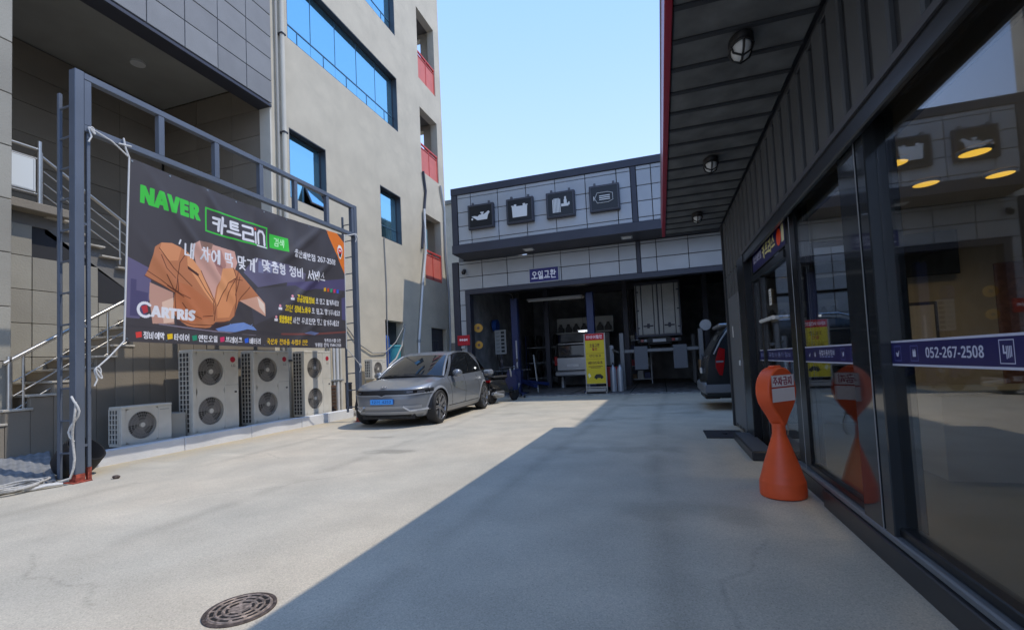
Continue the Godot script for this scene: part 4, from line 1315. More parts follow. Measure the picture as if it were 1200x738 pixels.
func van_rear(t: Node):
	# rounded box body: sections along the length
	var rows := []
	for s in [[0.0, .0, 1.0], [.05, .02, .98], [.25, .0, 1.0], [1.2, .0, 1.0], [3.2, .0, 1.0], [3.6, .08, .75], [4.3, .14, .58], [4.6, .2, .5]]:
		rows.append(section(.80 - s[1], .28, 1.62 * s[2], .18, .70 - s[1], -s[0]))
	obj("body", Sh.new().grid(rows, false, false, true), mats.silver_paint, t)
	obj("tailgate_window", Sh.new().span(Vector3(-.62, .98, .0), Vector3(.62, 1.46, .02), .03), mats.car_glass, t)
	obj("tailgate", Sh.new().span(Vector3(-.70, .36, -.03), Vector3(.70, .94, .025), .03), mats.silver_paint, t)
	obj("rear_bumper", Sh.new().span(Vector3(-.80, .12, -.2), Vector3(.80, .34, .08), .05), mats.silver_paint, t)
	obj("number_plate", Sh.new().span(Vector3(-.26, .52, .026), Vector3(.26, .64, .034)), mats.kerb, t)
	obj("rear_spoiler", Sh.new().span(Vector3(-.6, 1.5, -.1), Vector3(.6, 1.56, .07), .02), mats.silver_paint, t)
	obj("wiper", Sh.new().bar(Vector3(-.1, 1.0, .03), Vector3(-.45, 1.25, .03), .02), mats.black, t)
	for x in [-.74, .74]:
		obj("tail_lamp", Sh.new().span(Vector3(x - .07, .60, -.05), Vector3(x + .07, 1.0, .03), .02), mats.tail_red, t)
		for z in [-.9, -3.7]: obj("wheel", Sh.new().cyl(Vector3(x - .1, .02, z), Vector3(x + .1, .02, z), .32, 20), mats.rubber, t)
	for x in [-.6, .6]: obj("axle_stand", Sh.new().cyl(Vector3(x, -.41, -.6), Vector3(x, .2, -.6), .12, 12, .03), mats.galvanised, t)

func section(wb: float, y0: float, y1: float, r: float, wt: float, z: float) -> Array:
	# closed rounded cross-section, wider at the belt than at the roof
	var ym := y0 + (y1 - y0) * .5
	var p := []
	for q in [[wb - r * .5, y0], [wb, y0 + r * .6], [wb, ym], [(wb + wt) * .5, (ym + y1) * .5], [wt, y1 - r * .5], [wt - r, y1], [0.0, y1 + .03]]: p.append(Vector3(q[0], q[1], z))
	for q in [[wt - r, y1], [wt, y1 - r * .5], [(wb + wt) * .5, (ym + y1) * .5], [wb, ym], [wb, y0 + r * .6], [wb - r * .5, y0], [0.0, y0 - .01]]: p.append(Vector3(-q[0], q[1], z))
	return p

# ---------------------------------------------------------------- right: shop under the canopy
const SX := 1.12     # outer face of cladding and header
const GX := 1.205     # glass
const SY := 3.40     # underside of the canopy

func shop():
	var t := thing("shop_building", "dark ribbed shop with tall glass front under the red edged canopy", "shop")
	var sh := Sh.new()
	sh.span(Vector3(SX + .03, 2.5, -8.63), Vector3(SX + .35, 4.1, 3.0))
	sh.span(Vector3(SX + .03, 0, -8.63), Vector3(SX + .35, 2.5, -6.80))
	wall(sh, Vector3(6.0, 0, -8.66), Vector3(-1, 0, 0), Vector3.UP, 6.0 - SX - .03, 4.1, .16, [[2.7, 4.5, .9, 2.86]])
	sh.span(Vector3(5.8, 0, -8.5), Vector3(6.0, 4.1, 3.0)); sh.span(Vector3(SX + .03, 0, 2.8), Vector3(5.8, 4.1, 3.0))
	sh.span(Vector3(SX + .03, 4.1, -8.66), Vector3(6.0, 4.3, 3.0))
	obj("outer_wall", sh, mats.cladding_dark, t)
	var pk := Sh.new().box(Vector3.ZERO, Vector3(.05, .895, .185), .012).st.commit()
	var pk2 := Sh.new().box(Vector3.ZERO, Vector3(.05, 2.46, .185), .012).st.commit()
	var cl := Node3D.new()
	var cladding := obj("cladding_rail", Sh.new().span(Vector3(SX + .0, 3.34, -8.66), Vector3(SX + .03, 3.395, 3.0), .006), mats.cladding_dark, t)
	cl.free()
	for k in 32:
		var z := -8.52 + k * .29
		inst("cladding_plank", pk, Vector3(SX + .024, 2.94 - .012, z), cladding, mats.cladding)
		if k < 4: inst("cladding_plank", pk2, Vector3(SX + .024, 1.245, z), cladding, mats.cladding)
	obj("corner_trim", Sh.new().span(Vector3(SX - .03, 0, -8.70), Vector3(SX + .12, 3.39, -8.62), .008), mats.cladding_dark, t)
	var h := obj("header_beam", Sh.new().span(Vector3(SX - .02, 2.385, -6.80), Vector3(SX + .02, 2.505, 3.0), .008), mats.black_steel, t)
	obj("head_lip", Sh.new().span(Vector3(SX - .035, 2.49, -6.80), Vector3(SX - .021, 2.53, 3.0)), mats.alu_dark, h)
	# grey service door and its frame at the far corner
	var d := obj("service_door", Sh.new().span(Vector3(SX - .035, .10, -8.25), Vector3(SX - .002, 2.08, -7.30), .01), mats.door_grey, t)
	obj("lock", Sh.new().span(Vector3(SX - .06, 1.02, -7.42), Vector3(SX - .036, 1.10, -7.38), .006), mats.white_plastic, d)
	obj("label_plate", Sh.new().span(Vector3(SX - .041, 1.45, -7.98), Vector3(SX - .036, 1.62, -7.92)), mats.white_plastic, d)
	obj("door_jamb", Sh.new().span(Vector3(SX - .03, 0, -7.24), Vector3(GX + .1, 2.50, -6.76), .008), mats.black_steel, t)
	# posts between the glazed fields
	for q in [[-5.05, -4.70], [-3.48, -3.21], [-3.19, -3.08], [-.25, .1]]:
		obj("post", Sh.new().span(Vector3(GX - (.015 if q[0] < -5.0 else .055), .05, q[0]), Vector3(GX + .10, 2.499, q[1]), .006), mats.black_steel if q[0] < -4.0 else mats.spandrel, t)
	for z in [-3.20, -4.688]: obj("silver_joint", Sh.new().span(Vector3(GX - .058, .172, z - .014), Vector3(GX - .0555, 2.499, z - .004)), mats.galvanised, t)
	obj("sill", Sh.new().span(Vector3(GX - .062, .130, -5.05), Vector3(GX + .08, .170, 3.0), .008), mat("sill_grey", lin(.20, .22, .24), .45, .3), t)
	obj("lower_frame", Sh.new().span(Vector3(GX - .03, .171, -4.69), Vector3(GX + .06, .22, 3.0), .006), mats.black_steel, t)
	obj("ledge", Sh.new().span(Vector3(SX + .005, -.05, -4.20), Vector3(GX - .02, .129, 3.0), .006), mats.granite, t)
	obj("ledge", Sh.new().span(Vector3(SX + .03, -.05, -5.05), Vector3(GX - .02, .127, -4.21), .006), mats.granite, t)
	var gl := glass("clear_pane", Color(.12, .14, .13), .07)
	var fields := [[-4.685, -3.485], [-3.075, -.25], [.1, 2.8]]
	for i in 3:
		var f: Array = fields[i]
		var p := obj("shop_window", Sh.new().span(Vector3(GX, .22, f[0]), Vector3(GX + .008, 2.499, f[1])), gl, t)
		if i < 2: strip(p, f[0], f[1] if i == 0 else -1.38, i)
	# entrance: frame, glass leaf, push bar, transom with the shop sign behind the glass
	sh = Sh.new()
	sh.span(Vector3(GX - .03, .05, -6.755), Vector3(GX + .06, 2.499, -6.66), .006)
	sh.span(Vector3(GX - .03, 2.10, -6.659), Vector3(GX + .06, 2.18, -5.06), .006)
	sh.span(Vector3(GX - .03, .05, -6.29), Vector3(GX + .06, 2.099, -6.22), .006)
	var fr := obj("entrance_frame", sh, mats.black_steel, t)
	obj("transom_pane", Sh.new().span(Vector3(GX, 2.181, -6.659), Vector3(GX + .008, 2.499, -5.06)), gl, fr)
	var leaf := obj("door_leaf", Sh.new().span(Vector3(GX, .15, -6.219), Vector3(GX + .01, 2.099, -5.06)), gl, t)
	obj("door_rail", Sh.new().span(Vector3(GX - .01, .06, -6.219), Vector3(GX + .03, .149, -5.06), .004), mats.black_steel, leaf)
	obj("push_bar", Sh.new().tube([Vector3(GX - .06, 1.56, -6.14), Vector3(GX - .06, 1.56, -5.52)], .022, 10), mats.white_plastic, leaf)
	obj("push_bar_mount", Sh.new().span(Vector3(GX - .06, 1.54, -5.58), Vector3(GX - .001, 1.58, -5.55)), mats.galvanised, leaf)
	var sidep := obj("side_pane", Sh.new().span(Vector3(GX, .15, -6.659), Vector3(GX + .008, 2.099, -6.291)), gl, t)
	strip(sidep, -6.655, -6.295, 2)
	strip(leaf, -6.21, -5.07, 3)
	var nt := Sh.new()
	nt.uvquad(Vector3(GX - .004, 1.72, -5.92), Vector3(GX - .004, 1.72, -5.80), Vector3(GX - .004, 1.90, -5.80), Vector3(GX - .004, 1.90, -5.92))
	var cv := Cv.new(96, 128, Color(.85, .85, .83))
	for k in 5: cv.rect(14, 20 + k * 20, 64 - (k % 2) * 18, 5, Color(.4, .4, .42))
	obj("notice", nt, print_mat("door_notice", cv.im), leaf)
	cv = Cv.new(1024, 192, Color(.10, .09, .36))
	cv.rect(0, 0, 1024, 14, Color(.55, .56, .66))
	write(cv, "울산배반점", 40, 64, 300, 60, Color(.80, .80, .90), 10)
	write(cv, "카트리스", 370, 48, 400, 104, Color(.95, .92, .62), 17)
	cv.disc(Vector2(872, 104), 62, Color(1.0, .30, .08))
	cv.rect(940, 40, 64, 120, Color(.95, .92, .74))
	sh = Sh.new()
	sh.uvquad(Vector3(GX - .022, 2.215, -6.62), Vector3(GX - .022, 2.215, -4.99), Vector3(GX - .022, 2.485, -4.99), Vector3(GX - .022, 2.485, -6.62))
	var sg := thing("entrance_sign", "dark blue shop sign with pale letters and an orange disc above the entrance", "sign")
	obj("board", Sh.new().span(Vector3(GX - .02, 2.21, -6.63), Vector3(GX - .004, 2.49, -4.98), .004), mats.trim, sg)
	obj("lettering", sh, print_mat("entrance_print", cv.im, .4), sg)
	# canopy: planks underneath, deck, red edge
	var c := obj("canopy_deck", Sh.new().span(Vector3(.20, SY + .03, -8.86), Vector3(SX + .03, SY + .24, 3.0)), mats.cladding_dark, t)
	var cp := Sh.new().box(Vector3.ZERO, Vector3(.90, .03, .318), .008).st.commit()
	var cp2 := Sh.new()
	cp2.xf = Transform3D(Basis(), Vector3.ZERO)
	for k in 35:
		inst("soffit_plank", cp, Vector3(.20 + .45, SY + .015 - (.0), -8.86 + .17 + k * .34), c, mats.canopy_plank)
		inst("soffit_rib", tx_mesh("rib", Vector3(.90, .024, .045)), Vector3(.20 + .45, SY - .002, -8.86 + k * .34 + .0015), c, mats.cladding_dark)
	obj("end_trim", Sh.new().span(Vector3(.20, SY - .02, -8.93), Vector3(SX + .03, SY + .26, -8.885), .006), mats.cladding_dark, c)
	obj("red_edge", Sh.new().span(Vector3(.145, SY - .025, -8.94), Vector3(.197, SY + .30, 3.0), .006), mats.red_fascia, c)
	obj("edge_cap", Sh.new().span(Vector3(.135, SY + .301, -8.95), Vector3(.23, SY + .325, 3.0), .004), mats.galvanised, c)
	for i in 3:
		var l := thing("bulkhead_lamp", ["oval caged bulkhead lamp under the canopy, nearest the camera and largest", "oval caged bulkhead lamp under the canopy, middle of three", "oval caged bulkhead lamp under the canopy, farthest and smallest"][i], "lamp", Vector3(.66, SY - .014, [-3.56, -5.66, -7.77][i]), 0, "bulkhead lamps under the canopy")
		bulkhead(l)

func tx_mesh(key: String, s: Vector3) -> Mesh:
	if not tx.has(key): tx[key] = Sh.new().box(Vector3.ZERO, s, .005).st.commit()
	return tx[key]

func bulkhead(l: Node3D):
	var oval := func(rx: float, rz: float, y: float) -> Array:
		var p := []
		for k in 24: p.append(Vector3(rx * cos(TAU * k / 24), y, rz * sin(TAU * k / 24)))
		return p
	var base := []
	for q in [[1.0, 0.0], [1.0, -.035], [.86, -.05], [.0, -.05]]: base.append(oval.call(.080 * q[0] + .001, .125 * q[0] + .001, q[1]))
	obj("base", Sh.new().grid(base, true, false, true), mats.black, l)
	var lens := []
	for q in [[.82, -.045], [.80, -.075], [.64, -.105], [.35, -.120], [.0, -.124]]: lens.append(oval.call(.080 * q[0] + .0005, .125 * q[0] + .0005, q[1]))
	obj("lens", Sh.new().grid(lens, true, false, true), mats.bulkhead_glass, l)
	var cage := Sh.new()
	cage.tube(oval.call(.073, .117, -.052), .009, 6, true)
	for z in [-.05, .045]:
		cage.tube([Vector3(-.073, -.05, z), Vector3(-.058, -.1, z), Vector3(0, -.131, z), Vector3(.058, -.1, z), Vector3(.073, -.05, z)], .008, 6)
	cage.tube([Vector3(0, -.05, -.117), Vector3(0, -.1, -.09), Vector3(0, -.135, 0), Vector3(0, -.1, .09), Vector3(0, -.05, .117)], .008, 6)
	obj("cage", cage, mats.black, l)

func strip(p: Node, z0: float, z1: float, kind: int):
	var px := 717.0
	var w := int((z1 - z0) * px)
	var cv := Cv.new(w, 100, Color(.055, .065, .36))
	var wt := Color(.80, .82, .90)
	cv.rect(0, 0, w, 8, wt); cv.rect(0, 92, w, 8, wt)
	var X := func(z: float) -> float: return (z - z0) * px
	var can := func(x: float): cv.poly([Vector2(x + 6, 46), Vector2(x + 22, 50), Vector2(x + 30, 40), Vector2(x + 34, 40), Vector2(x + 24, 64), Vector2(x + 12, 62)], wt)
	var batt := func(x: float): cv.rect(x + 9, 42, 22, 22, wt); cv.rect(x + 11, 36, 6, 5, wt); cv.rect(x + 23, 36, 6, 5, wt)
	if kind == 1:
		for q in [[-3.035, 0], [-2.865, 1]]:
			var x: float = X.call(q[0])
			cv.frame(x - 6, 22, 52, 58, 2, Color(.45, .48, .75))
			if q[1] == 0: can.call(x)
			else: batt.call(x)
		latin(cv, "052-267-2508", X.call(-2.73), 30, .424 * px, 38, wt)
		var x3: float = X.call(-2.218)
		cv.frame(x3, 16, 58, 68, 3, wt)
		for k in 4: cv.rect(x3 + 26 + k * 6, 34, 4, 36 - k * 2, wt)
		cv.rect(x3 + 14, 50, 12, 6, wt); cv.rect(x3 + 14, 32, 6, 18, wt)
		write(cv, "정비예약", X.call(-2.05), 30, 150, 40, wt, 5)
		var x4: float = X.call(-1.74)
		cv.frame(x4, 16, 58, 68, 3, wt); can.call(x4 + 8)
	elif kind == 0:
		can.call(X.call(-4.588)); batt.call(X.call(-4.445))
		write(cv, "종합자동차정비", X.call(-4.31), 26, .357 * px, 28, wt, 4)
		for k in 5: cv.rect(X.call(-4.302) + k * 46, 60, 34, 6, Color(.6, .63, .8))
		for q in [-3.838, -3.66]:
			var x: float = X.call(q)
			cv.frame(x, 20, 56, 60, 2, Color(.45, .48, .75))
			cv.poly([Vector2(x + 14, 34), Vector2(x + 26, 46), Vector2(x + 42, 36), Vector2(x + 40, 56), Vector2(x + 22, 66), Vector2(x + 24, 52)], wt)
	else:
		write(cv, "종합자동차정비", 40, 30, w - 80, 34, Color(.6, .63, .8), 4)
	var f := Sh.new()
	var x := GX - .003
	f.uvquad(Vector3(x, 1.094, z0), Vector3(x, 1.094, z1), Vector3(x, 1.228, z1), Vector3(x, 1.228, z0))
	obj("decal_strip", f, print_mat("strip_print_%d" % kind, cv.im, .35), p)

func shop_inside():
	var t := thing("shop_interior", "tan walled shop interior seen dimly through the glass front", "room")
	obj("floor", Sh.new().span(Vector3(GX + .06, -.05, -8.5), Vector3(5.7, .045, 2.8)), mats.tile_floor, t)
	obj("ceiling", Sh.new().span(Vector3(GX + .085, 2.90, -8.5), Vector3(5.7, 3.0, 2.8)), mats.shop_ceiling, t)
	obj("end_wall", Sh.new().span(Vector3(2.66, .046, -7.1), Vector3(5.7, 2.899, -7.0)), mats.tan_wall, t)
	obj("side_wall", Sh.new().span(Vector3(5.6, .046, -6.99), Vector3(5.7, 2.899, 2.8)), mats.tan_wall, t)
	obj("alcove_wall", Sh.new().span(Vector3(3.40, .046, -8.5), Vector3(3.5, 2.899, -7.101)), mats.tan_wall, t)
	var rf := Sh.new()
	for x in [1.50, 2.38, 3.26]: rf.span(Vector3(x, .9, -8.60), Vector3(x + .04, 2.86, -8.56))
	for y in [.9, 2.1, 2.82]: rf.span(Vector3(1.541, y, -8.598), Vector3(3.259, y + .04, -8.562))
	var rw := obj("rear_window", rf, mats.alu_dark, t)
	obj("pane", Sh.new().span(Vector3(1.5, .9, -8.584), Vector3(3.3, 2.86, -8.576)), glass("clear_pane", Color(.12, .14, .13), .07), rw)
	var dr := obj("inner_door", Sh.new().span(Vector3(3.80, .046, -6.995), Vector3(4.65, 2.12, -6.95), .01), mats.wood, t)
	obj("door_handle", Sh.new().span(Vector3(3.88, 1.0, -6.949), Vector3(3.92, 1.12, -6.90), .006), mats.galvanised, dr)
	var tv := thing("wall_television", "dark television on the tan end wall inside the shop", "television")
	obj("screen", Sh.new().span(Vector3(2.83, 2.03, -6.93), Vector3(3.45, 2.56, -6.90), .006), mats.screen, tv)
	obj("bracket", Sh.new().span(Vector3(3.0, 2.2, -6.998), Vector3(3.3, 2.4, -6.931)), mats.trim, tv)
	var fr := thing("framed_notice_board", "dark framed board leaning below the television", "board")
	obj("frame", Sh.new().span(Vector3(2.82, 1.2, -6.98), Vector3(3.22, 1.72, -6.95), .008), mats.trim, fr)
	obj("sheet", Sh.new().span(Vector3(2.86, 1.24, -6.949), Vector3(3.18, 1.68, -6.945)), mats.unit_shade, fr)
	var desk := thing("reception_desk", "pale reception desk inside the shop behind the number strip", "desk", Vector3(3.1, .046, -5.2))
	obj("top", Sh.new().span(Vector3(-.9, .72, -.35), Vector3(.9, .76, .35), .008), mats.tile_floor, desk)
	obj("front_panel", Sh.new().span(Vector3(-.86, .0, .26), Vector3(.86, .719, .30)), mats.unit_shade, desk)
	for x in [-.82, .82]: obj("leg", Sh.new().span(Vector3(x - .03, 0, -.32), Vector3(x + .03, .719, .255)), mats.unit_shade, desk)
	var mo := thing("computer_monitor", "dark monitor standing on the reception desk", "monitor", Vector3(3.3, .808, -5.25))
	obj("panel", Sh.new().span(Vector3(-.27, .1, -.02), Vector3(.27, .44, .01), .006), mats.screen, mo)
	obj("foot", Sh.new().span(Vector3(-.1, 0, -.1), Vector3(.1, .015, .1)).span(Vector3(-.03, .016, -.04), Vector3(.03, .12, -.021)), mats.trim, mo)
	var ch := thing("office_chair", "dark office chair beside the reception desk", "chair", Vector3(2.9, .046, -4.3), 2.6)
	obj("seat", Sh.new().span(Vector3(-.24, .43, -.24), Vector3(.24, .50, .24), .03), mats.black, ch)
	obj("backrest", Sh.new().span(Vector3(-.22, .58, -.26), Vector3(.22, 1.05, -.20), .03), mats.black, ch)
	obj("stem", Sh.new().cyl(Vector3(0, .08, 0), Vector3(0, .43, 0), .03, 10).bar(Vector3(0, .45, -.2), Vector3(0, .7, -.24), .05), mats.trim, ch)
	for k in 5: obj("leg", Sh.new().bar(Vector3(0, .09, 0), Vector3(.28 * cos(TAU * k / 5), .04, .28 * sin(TAU * k / 5)), .04), mats.trim, ch)
	var so := thing("brown_sofa", "brown leather sofa low behind the near shop window", "sofa", Vector3(2.6, .046, -2.7))
	obj("seat", Sh.new().span(Vector3(-.35, .12, -.7), Vector3(.35, .42, .7), .05), mats.wood, so)
	obj("backrest", Sh.new().span(Vector3(.2, .421, -.7), Vector3(.38, .85, .7), .06), mats.wood, so)
	for z in [-.78, .70]: obj("armrest", Sh.new().span(Vector3(-.35, .10, z), Vector3(.36, .6, z + .08), .03), mats.wood, so)
	for q in [[-.3, -.65], [.3, -.65], [-.3, .65], [.3, .65]]: obj("foot", Sh.new().cyl(Vector3(q[0], 0, q[1]), Vector3(q[0], .12, q[1]), .025, 8), mats.trim, so)
	# round warm downlights
	var em := mat("downlight_glow", Color(1, .86, .45), .5)
	em.emission_enabled = true; em.emission = Color(1.0, .80, .30); em.emission_energy_multiplier = .7
	var spots := [[1.62, -3.53], [1.62, -5.12], [2.13, -5.11], [2.74, -5.13], [2.73, -5.91], [3.35, -5.92]]
	var where := ["nearest the glass above the number strip", "by the glass above the second window", "in the middle row, left of two close together", "in the middle row, right of two close together", "in the far row, left one", "far row, right one by the door", "in the near row away from the glass", "in the near row deepest in the shop"]
	for i in spots.size():
		var l := thing("round_downlight", "round warm ceiling downlight in the shop, " + where[i], "lamp", Vector3(spots[i][0], 2.898, spots[i][1]), 0, "warm downlights in the shop")
		obj("light_disc", Sh.new().cyl(Vector3(0, -.03, 0), Vector3(0, 0, 0), .105, 22), em, l)
		obj("ring", Sh.new().lathe([Vector2(.108, -.002), Vector2(.108, -.034), Vector2(.122, -.030), Vector2(.125, -.002)], 22), mats.white_plastic, l)
		var s := SpotLight3D.new()
		s.name = "downlight_beam"; s.light_energy = .38; s.light_color = Color(1, .90, .72); s.light_size = .1; s.spot_angle = 65; s.spot_range = 8; s.spot_attenuation = 2.0; s.shadow_enabled = true
		s.position = Vector3(0, -.05, 0); s.rotation.x = -PI / 2
		l.add_child(s)

func neighbours():
	var b := thing("apartment_block", "tall pale block standing behind the shop", "building")
	obj("wall", Sh.new().span(Vector3(6.2, 0, -24), Vector3(15, 13.9, -8.9)), mats.render_pale, b)
	for r in 4:
		for c in 4: obj("window", Sh.new().span(Vector3(6.17, 1.6 + r * 3.1, -11.4 - c * 3.2), Vector3(6.199, 3.1 + r * 3.1, -9.9 - c * 3.2)), mats.blue_glass, b)
	b = thing("narrow_beige_building", "narrow strip of a beige building in the gap beside the garage", "building")
	obj("wall", Sh.new().span(Vector3(-16, 2.5, -30), Vector3(-9.2, 10.35, -24)), mats.render_pale, b)
	obj("parapet", Sh.new().span(Vector3(-16.05, 10.35, -30.05), Vector3(-9.15, 10.6, -23.94), .02), mats.soffit, b)
	obj("base_wall", Sh.new().span(Vector3(-16, 0, -30), Vector3(-9.19, 2.5, -23.98)), mats.grey_paint, b)
	for r in 3: obj("window", Sh.new().span(Vector3(-14.0, 3.4 + r * 2.3, -24.02), Vector3(-12.4, 4.8 + r * 2.3, -23.97)), mats.blue_glass, b)

# ---------------------------------------------------------------- banner frame, banner, ropes
const BX := -6.83

func banner_frame():
	var t := thing("banner_frame", "tall grey steel frame with two ladders that carries the printed banner", "frame")
	var m = mats.frame_steel
	for z in [-3.905, -9.55]:
		obj("post", Sh.new().span(Vector3(BX - .12, .10, z - .05), Vector3(BX, 5.18, z + .05), .006), m, t)
		obj("painted_foot", Sh.new().span(Vector3(BX - .121, .0, z - .051), Vector3(BX + .001, .10, z + .051), .004).span(Vector3(BX - .17, 0, z - .10), Vector3(BX + .05, .012, z + .10)), mats.primer, t)
	obj("top_beam", Sh.new().span(Vector3(BX - .10, 5.09, -9.499), Vector3(BX - .005, 5.175, -3.956), .006), m, t)
	obj("lower_beam", Sh.new().span(Vector3(BX - .10, 4.41, -9.499), Vector3(BX - .005, 4.495, -3.956), .006), m, t)
	for z in [-4.0, -4.94, -5.85, -6.76, -7.62, -8.57, -9.45]:
		obj("upright", Sh.new().span(Vector3(BX - .098, 4.496, z - .042), Vector3(BX - .008, 5.089, z + .042), .006), m, t)
	var pp := obj("slim_post", Sh.new().span(Vector3(BX - .06, .16, -4.035), Vector3(BX - .02, 4.409, -3.995), .005), m, t)
	obj("painted_foot", Sh.new().span(Vector3(BX - .061, 0, -4.036), Vector3(BX - .019, .16, -3.994)), mats.primer, pp)
	for y in [.42, 1.9, 3.2]: obj("spacer", Sh.new().span(Vector3(BX - .055, y, -3.994), Vector3(BX - .025, y + .03, -3.956)), m, pp)
	for z in [-3.905, -9.55]:
		var near = z > -5.0
		var l := obj("ladder", Sh.new().span(Vector3(BX - .405, .02 if near else .22, z - .02), Vector3(BX - .36, 4.95, z + .02), .005), m, t)
		var k := 0
		var y := .34
		while y < 4.9:
			obj("rung", Sh.new().cyl(Vector3(BX - .36, y, z), Vector3(BX - .121, y + .01, z), .013, 8), m, l)
			y += .4

func banner():
	var cv := Cv.new(1536, 848, Color(.275, .255, .262))
	var V := func(a: Array) -> Array: return a.map(func(q): return Vector2(q[0], q[1]))
	# printed street behind the figure
	cv.poly(V.call([[0, 460], [110, 500], [104, 640], [60, 740], [0, 740]]), Color(.40, .37, .48))
	cv.poly(V.call([[20, 560], [44, 560], [44, 610], [96, 615], [90, 730], [20, 730]]), Color(.31, .29, .41))
	cv.poly(V.call([[690, 315], [960, 310], [1100, 350], [1090, 410], [931, 430], [711, 492], [614, 418]]), Color(.40, .38, .46))
	for k in 4: cv.rect(716 + k * 56, 330, 34, 70 - k * 8, Color(.50, .50, .60))
	cv.poly(V.call([[930, 430], [1536, 330], [1536, 420], [1200, 440], [900, 520]]), Color(.33, .30, .42))
	cv.poly(V.call([[700, 500], [1000, 440], [1100, 470], [900, 620], [690, 720], [660, 600]]), Color(.31, .295, .32))
	cv.poly(V.call([[1490, 480], [1530, 470], [1530, 640], [1490, 640]]), Color(.33, .31, .45))
	# seated figure in an orange shirt, head outside the print
	var skin := Color(.76, .58, .50)
	cv.poly(V.call([[102, 563], [213, 595], [222, 751], [119, 758], [100, 635]]), skin)
	cv.poly(V.call([[160, 650], [215, 620], [220, 740], [170, 752]]), Color(.88, .74, .64))
	cv.poly(V.call([[300, 330], [340, 300], [560, 306], [575, 370], [560, 404], [541, 446], [472, 480], [432, 605], [374, 509], [334, 443]]), Color(.82, .63, .56))
	cv.poly(V.call([[430, 330], [470, 320], [500, 400], [470, 470], [440, 430]]), Color(.70, .50, .45))
	cv.poly(V.call([[340, 300], [420, 296], [410, 330], [350, 340]]), Color(.55, .42, .36))
	var shirt := Color(.74, .47, .31)
	cv.poly(V.call([[120, 387], [150, 359], [201, 349], [280, 371], [311, 404], [358, 461], [407, 542], [432, 598], [448, 529], [480, 456], [541, 407], [577, 420], [691, 527], [711, 545], [578, 596], [557, 676], [517, 713], [442, 722], [409, 754], [362, 764], [287, 754], [236, 723], [214, 690], [219, 594], [111, 548], [79, 535], [94, 502]]), shirt)
	cv.poly(V.call([[233, 537], [298, 549], [408, 615], [432, 642], [409, 703], [309, 738], [236, 716], [221, 600]]), Color(.74, .44, .28))
	cv.poly(V.call([[150, 359], [201, 349], [250, 360], [232, 430], [190, 441], [140, 400]]), Color(.84, .56, .38))
	cv.poly(V.call([[448, 640], [515, 496], [561, 489], [560, 600], [520, 690], [450, 700]]), Color(.84, .55, .36))
	cv.poly(V.call([[404, 326], [454, 384], [480, 421], [438, 417], [413, 377]]), Color(.60, .43, .40))
	cv.poly(V.call([[280, 371], [311, 404], [358, 457], [432, 605], [441, 641], [375, 568], [320, 496], [282, 445]]), Color(.88, .60, .40))
	cv.poly(V.call([[480, 421], [545, 406], [564, 459], [515, 496], [449, 633], [440, 604]]), Color(.88, .60, .40))
	var dark := Color(.40, .21, .13)
	for f in [[[280, 374], [241, 438], [232, 503], [221, 594], [232, 716]], [[577, 420], [561, 489], [565, 590], [557, 676]], [[79, 535], [111, 548], [164, 568], [219, 594]], [[711, 545], [643, 573], [578, 596]], [[441, 641], [436, 680], [433, 716]], [[236, 726], [309, 745], [409, 743], [517, 710]], [[358, 457], [432, 605], [441, 641]], [[545, 406], [564, 459], [515, 496], [449, 633]], [[184, 565], [225, 588], [263, 610]], [[232, 524], [234, 593], [299, 613]], [[140, 389], [210, 472], [306, 548]], [[559, 466], [516, 550], [508, 600]], [[369, 699], [425, 690]], [[176, 512], [212, 575], [248, 598]], [[150, 420], [175, 480], [220, 520]], [[330, 470], [380, 550], [428, 610], [430, 680]], [[260, 640], [300, 690], [360, 712]], [[585, 450], [560, 560]], [[650, 500], [600, 560], [580, 590]], [[90, 510], [150, 540], [215, 580]]]:
		cv.stroke(V.call(f), 4, dark)
	cv.poly(V.call([[282, 446], [346, 478], [340, 490], [284, 462]]), Color(.30, .17, .13))
	cv.stroke(V.call([[548, 468], [602, 468]]), 4, dark)
	cv.poly(V.call([[587, 588], [711, 545], [756, 585], [761, 663], [662, 619]]), Color(.84, .64, .54))
	cv.poly(V.call([[700, 552], [750, 590], [758, 650], [716, 610]]), Color(.92, .82, .74))
	cv.poly(V.call([[230, 730], [290, 758], [410, 760], [442, 730], [620, 718], [600, 775], [240, 775]]), Color(.26, .20, .20))
	cv.poly(V.call([[442, 759], [544, 723], [616, 710], [682, 730], [717, 760], [616, 771], [459, 769]]), Color(.45, .55, .76))
	for k in 4: cv.stroke([Vector2(500 + k * 50, 752 - k * 4), Vector2(530 + k * 48, 726 - k * 3)], 4, Color(.50, .58, .74))
	cv.stroke(V.call([[150, 757], [420, 772], [700, 778]]), 7, Color(.50, .46, .50))
	cv.poly(V.call([[640, 748], [900, 760], [1536, 700], [1536, 770], [0, 784], [0, 770], [500, 786]]), Color(.26, .24, .25))
	cv.stroke(V.call([[896, 764], [1200, 752], [1530, 728]]), 13, Color(.46, .27, .24))
	cv.poly(V.call([[1090, 752], [1150, 734], [1240, 744], [1200, 760]]), Color(.42, .46, .60))
	# lettering
	var green := Color(.24, .76, .24)
	latin(cv, "NAVER", 54, 110, 288, 80, green, 9.0)
	var wh := Color(.88, .87, .87)
	for k in 2: cv.frame(372, 106, 420, 134, 9, green)
	write(cv, "카트", 414, 136, 186, 88, wh, 15)
	# stylised last two letters
	cv.stroke(V.call([[610, 142], [676, 142], [676, 180], [612, 180], [612, 220], [680, 220]]), 15, wh)
	cv.stroke(V.call([[698, 160], [698, 224]]), 14, wh); cv.disc(Vector2(698, 138), 9, Color(.85, .25, .15))
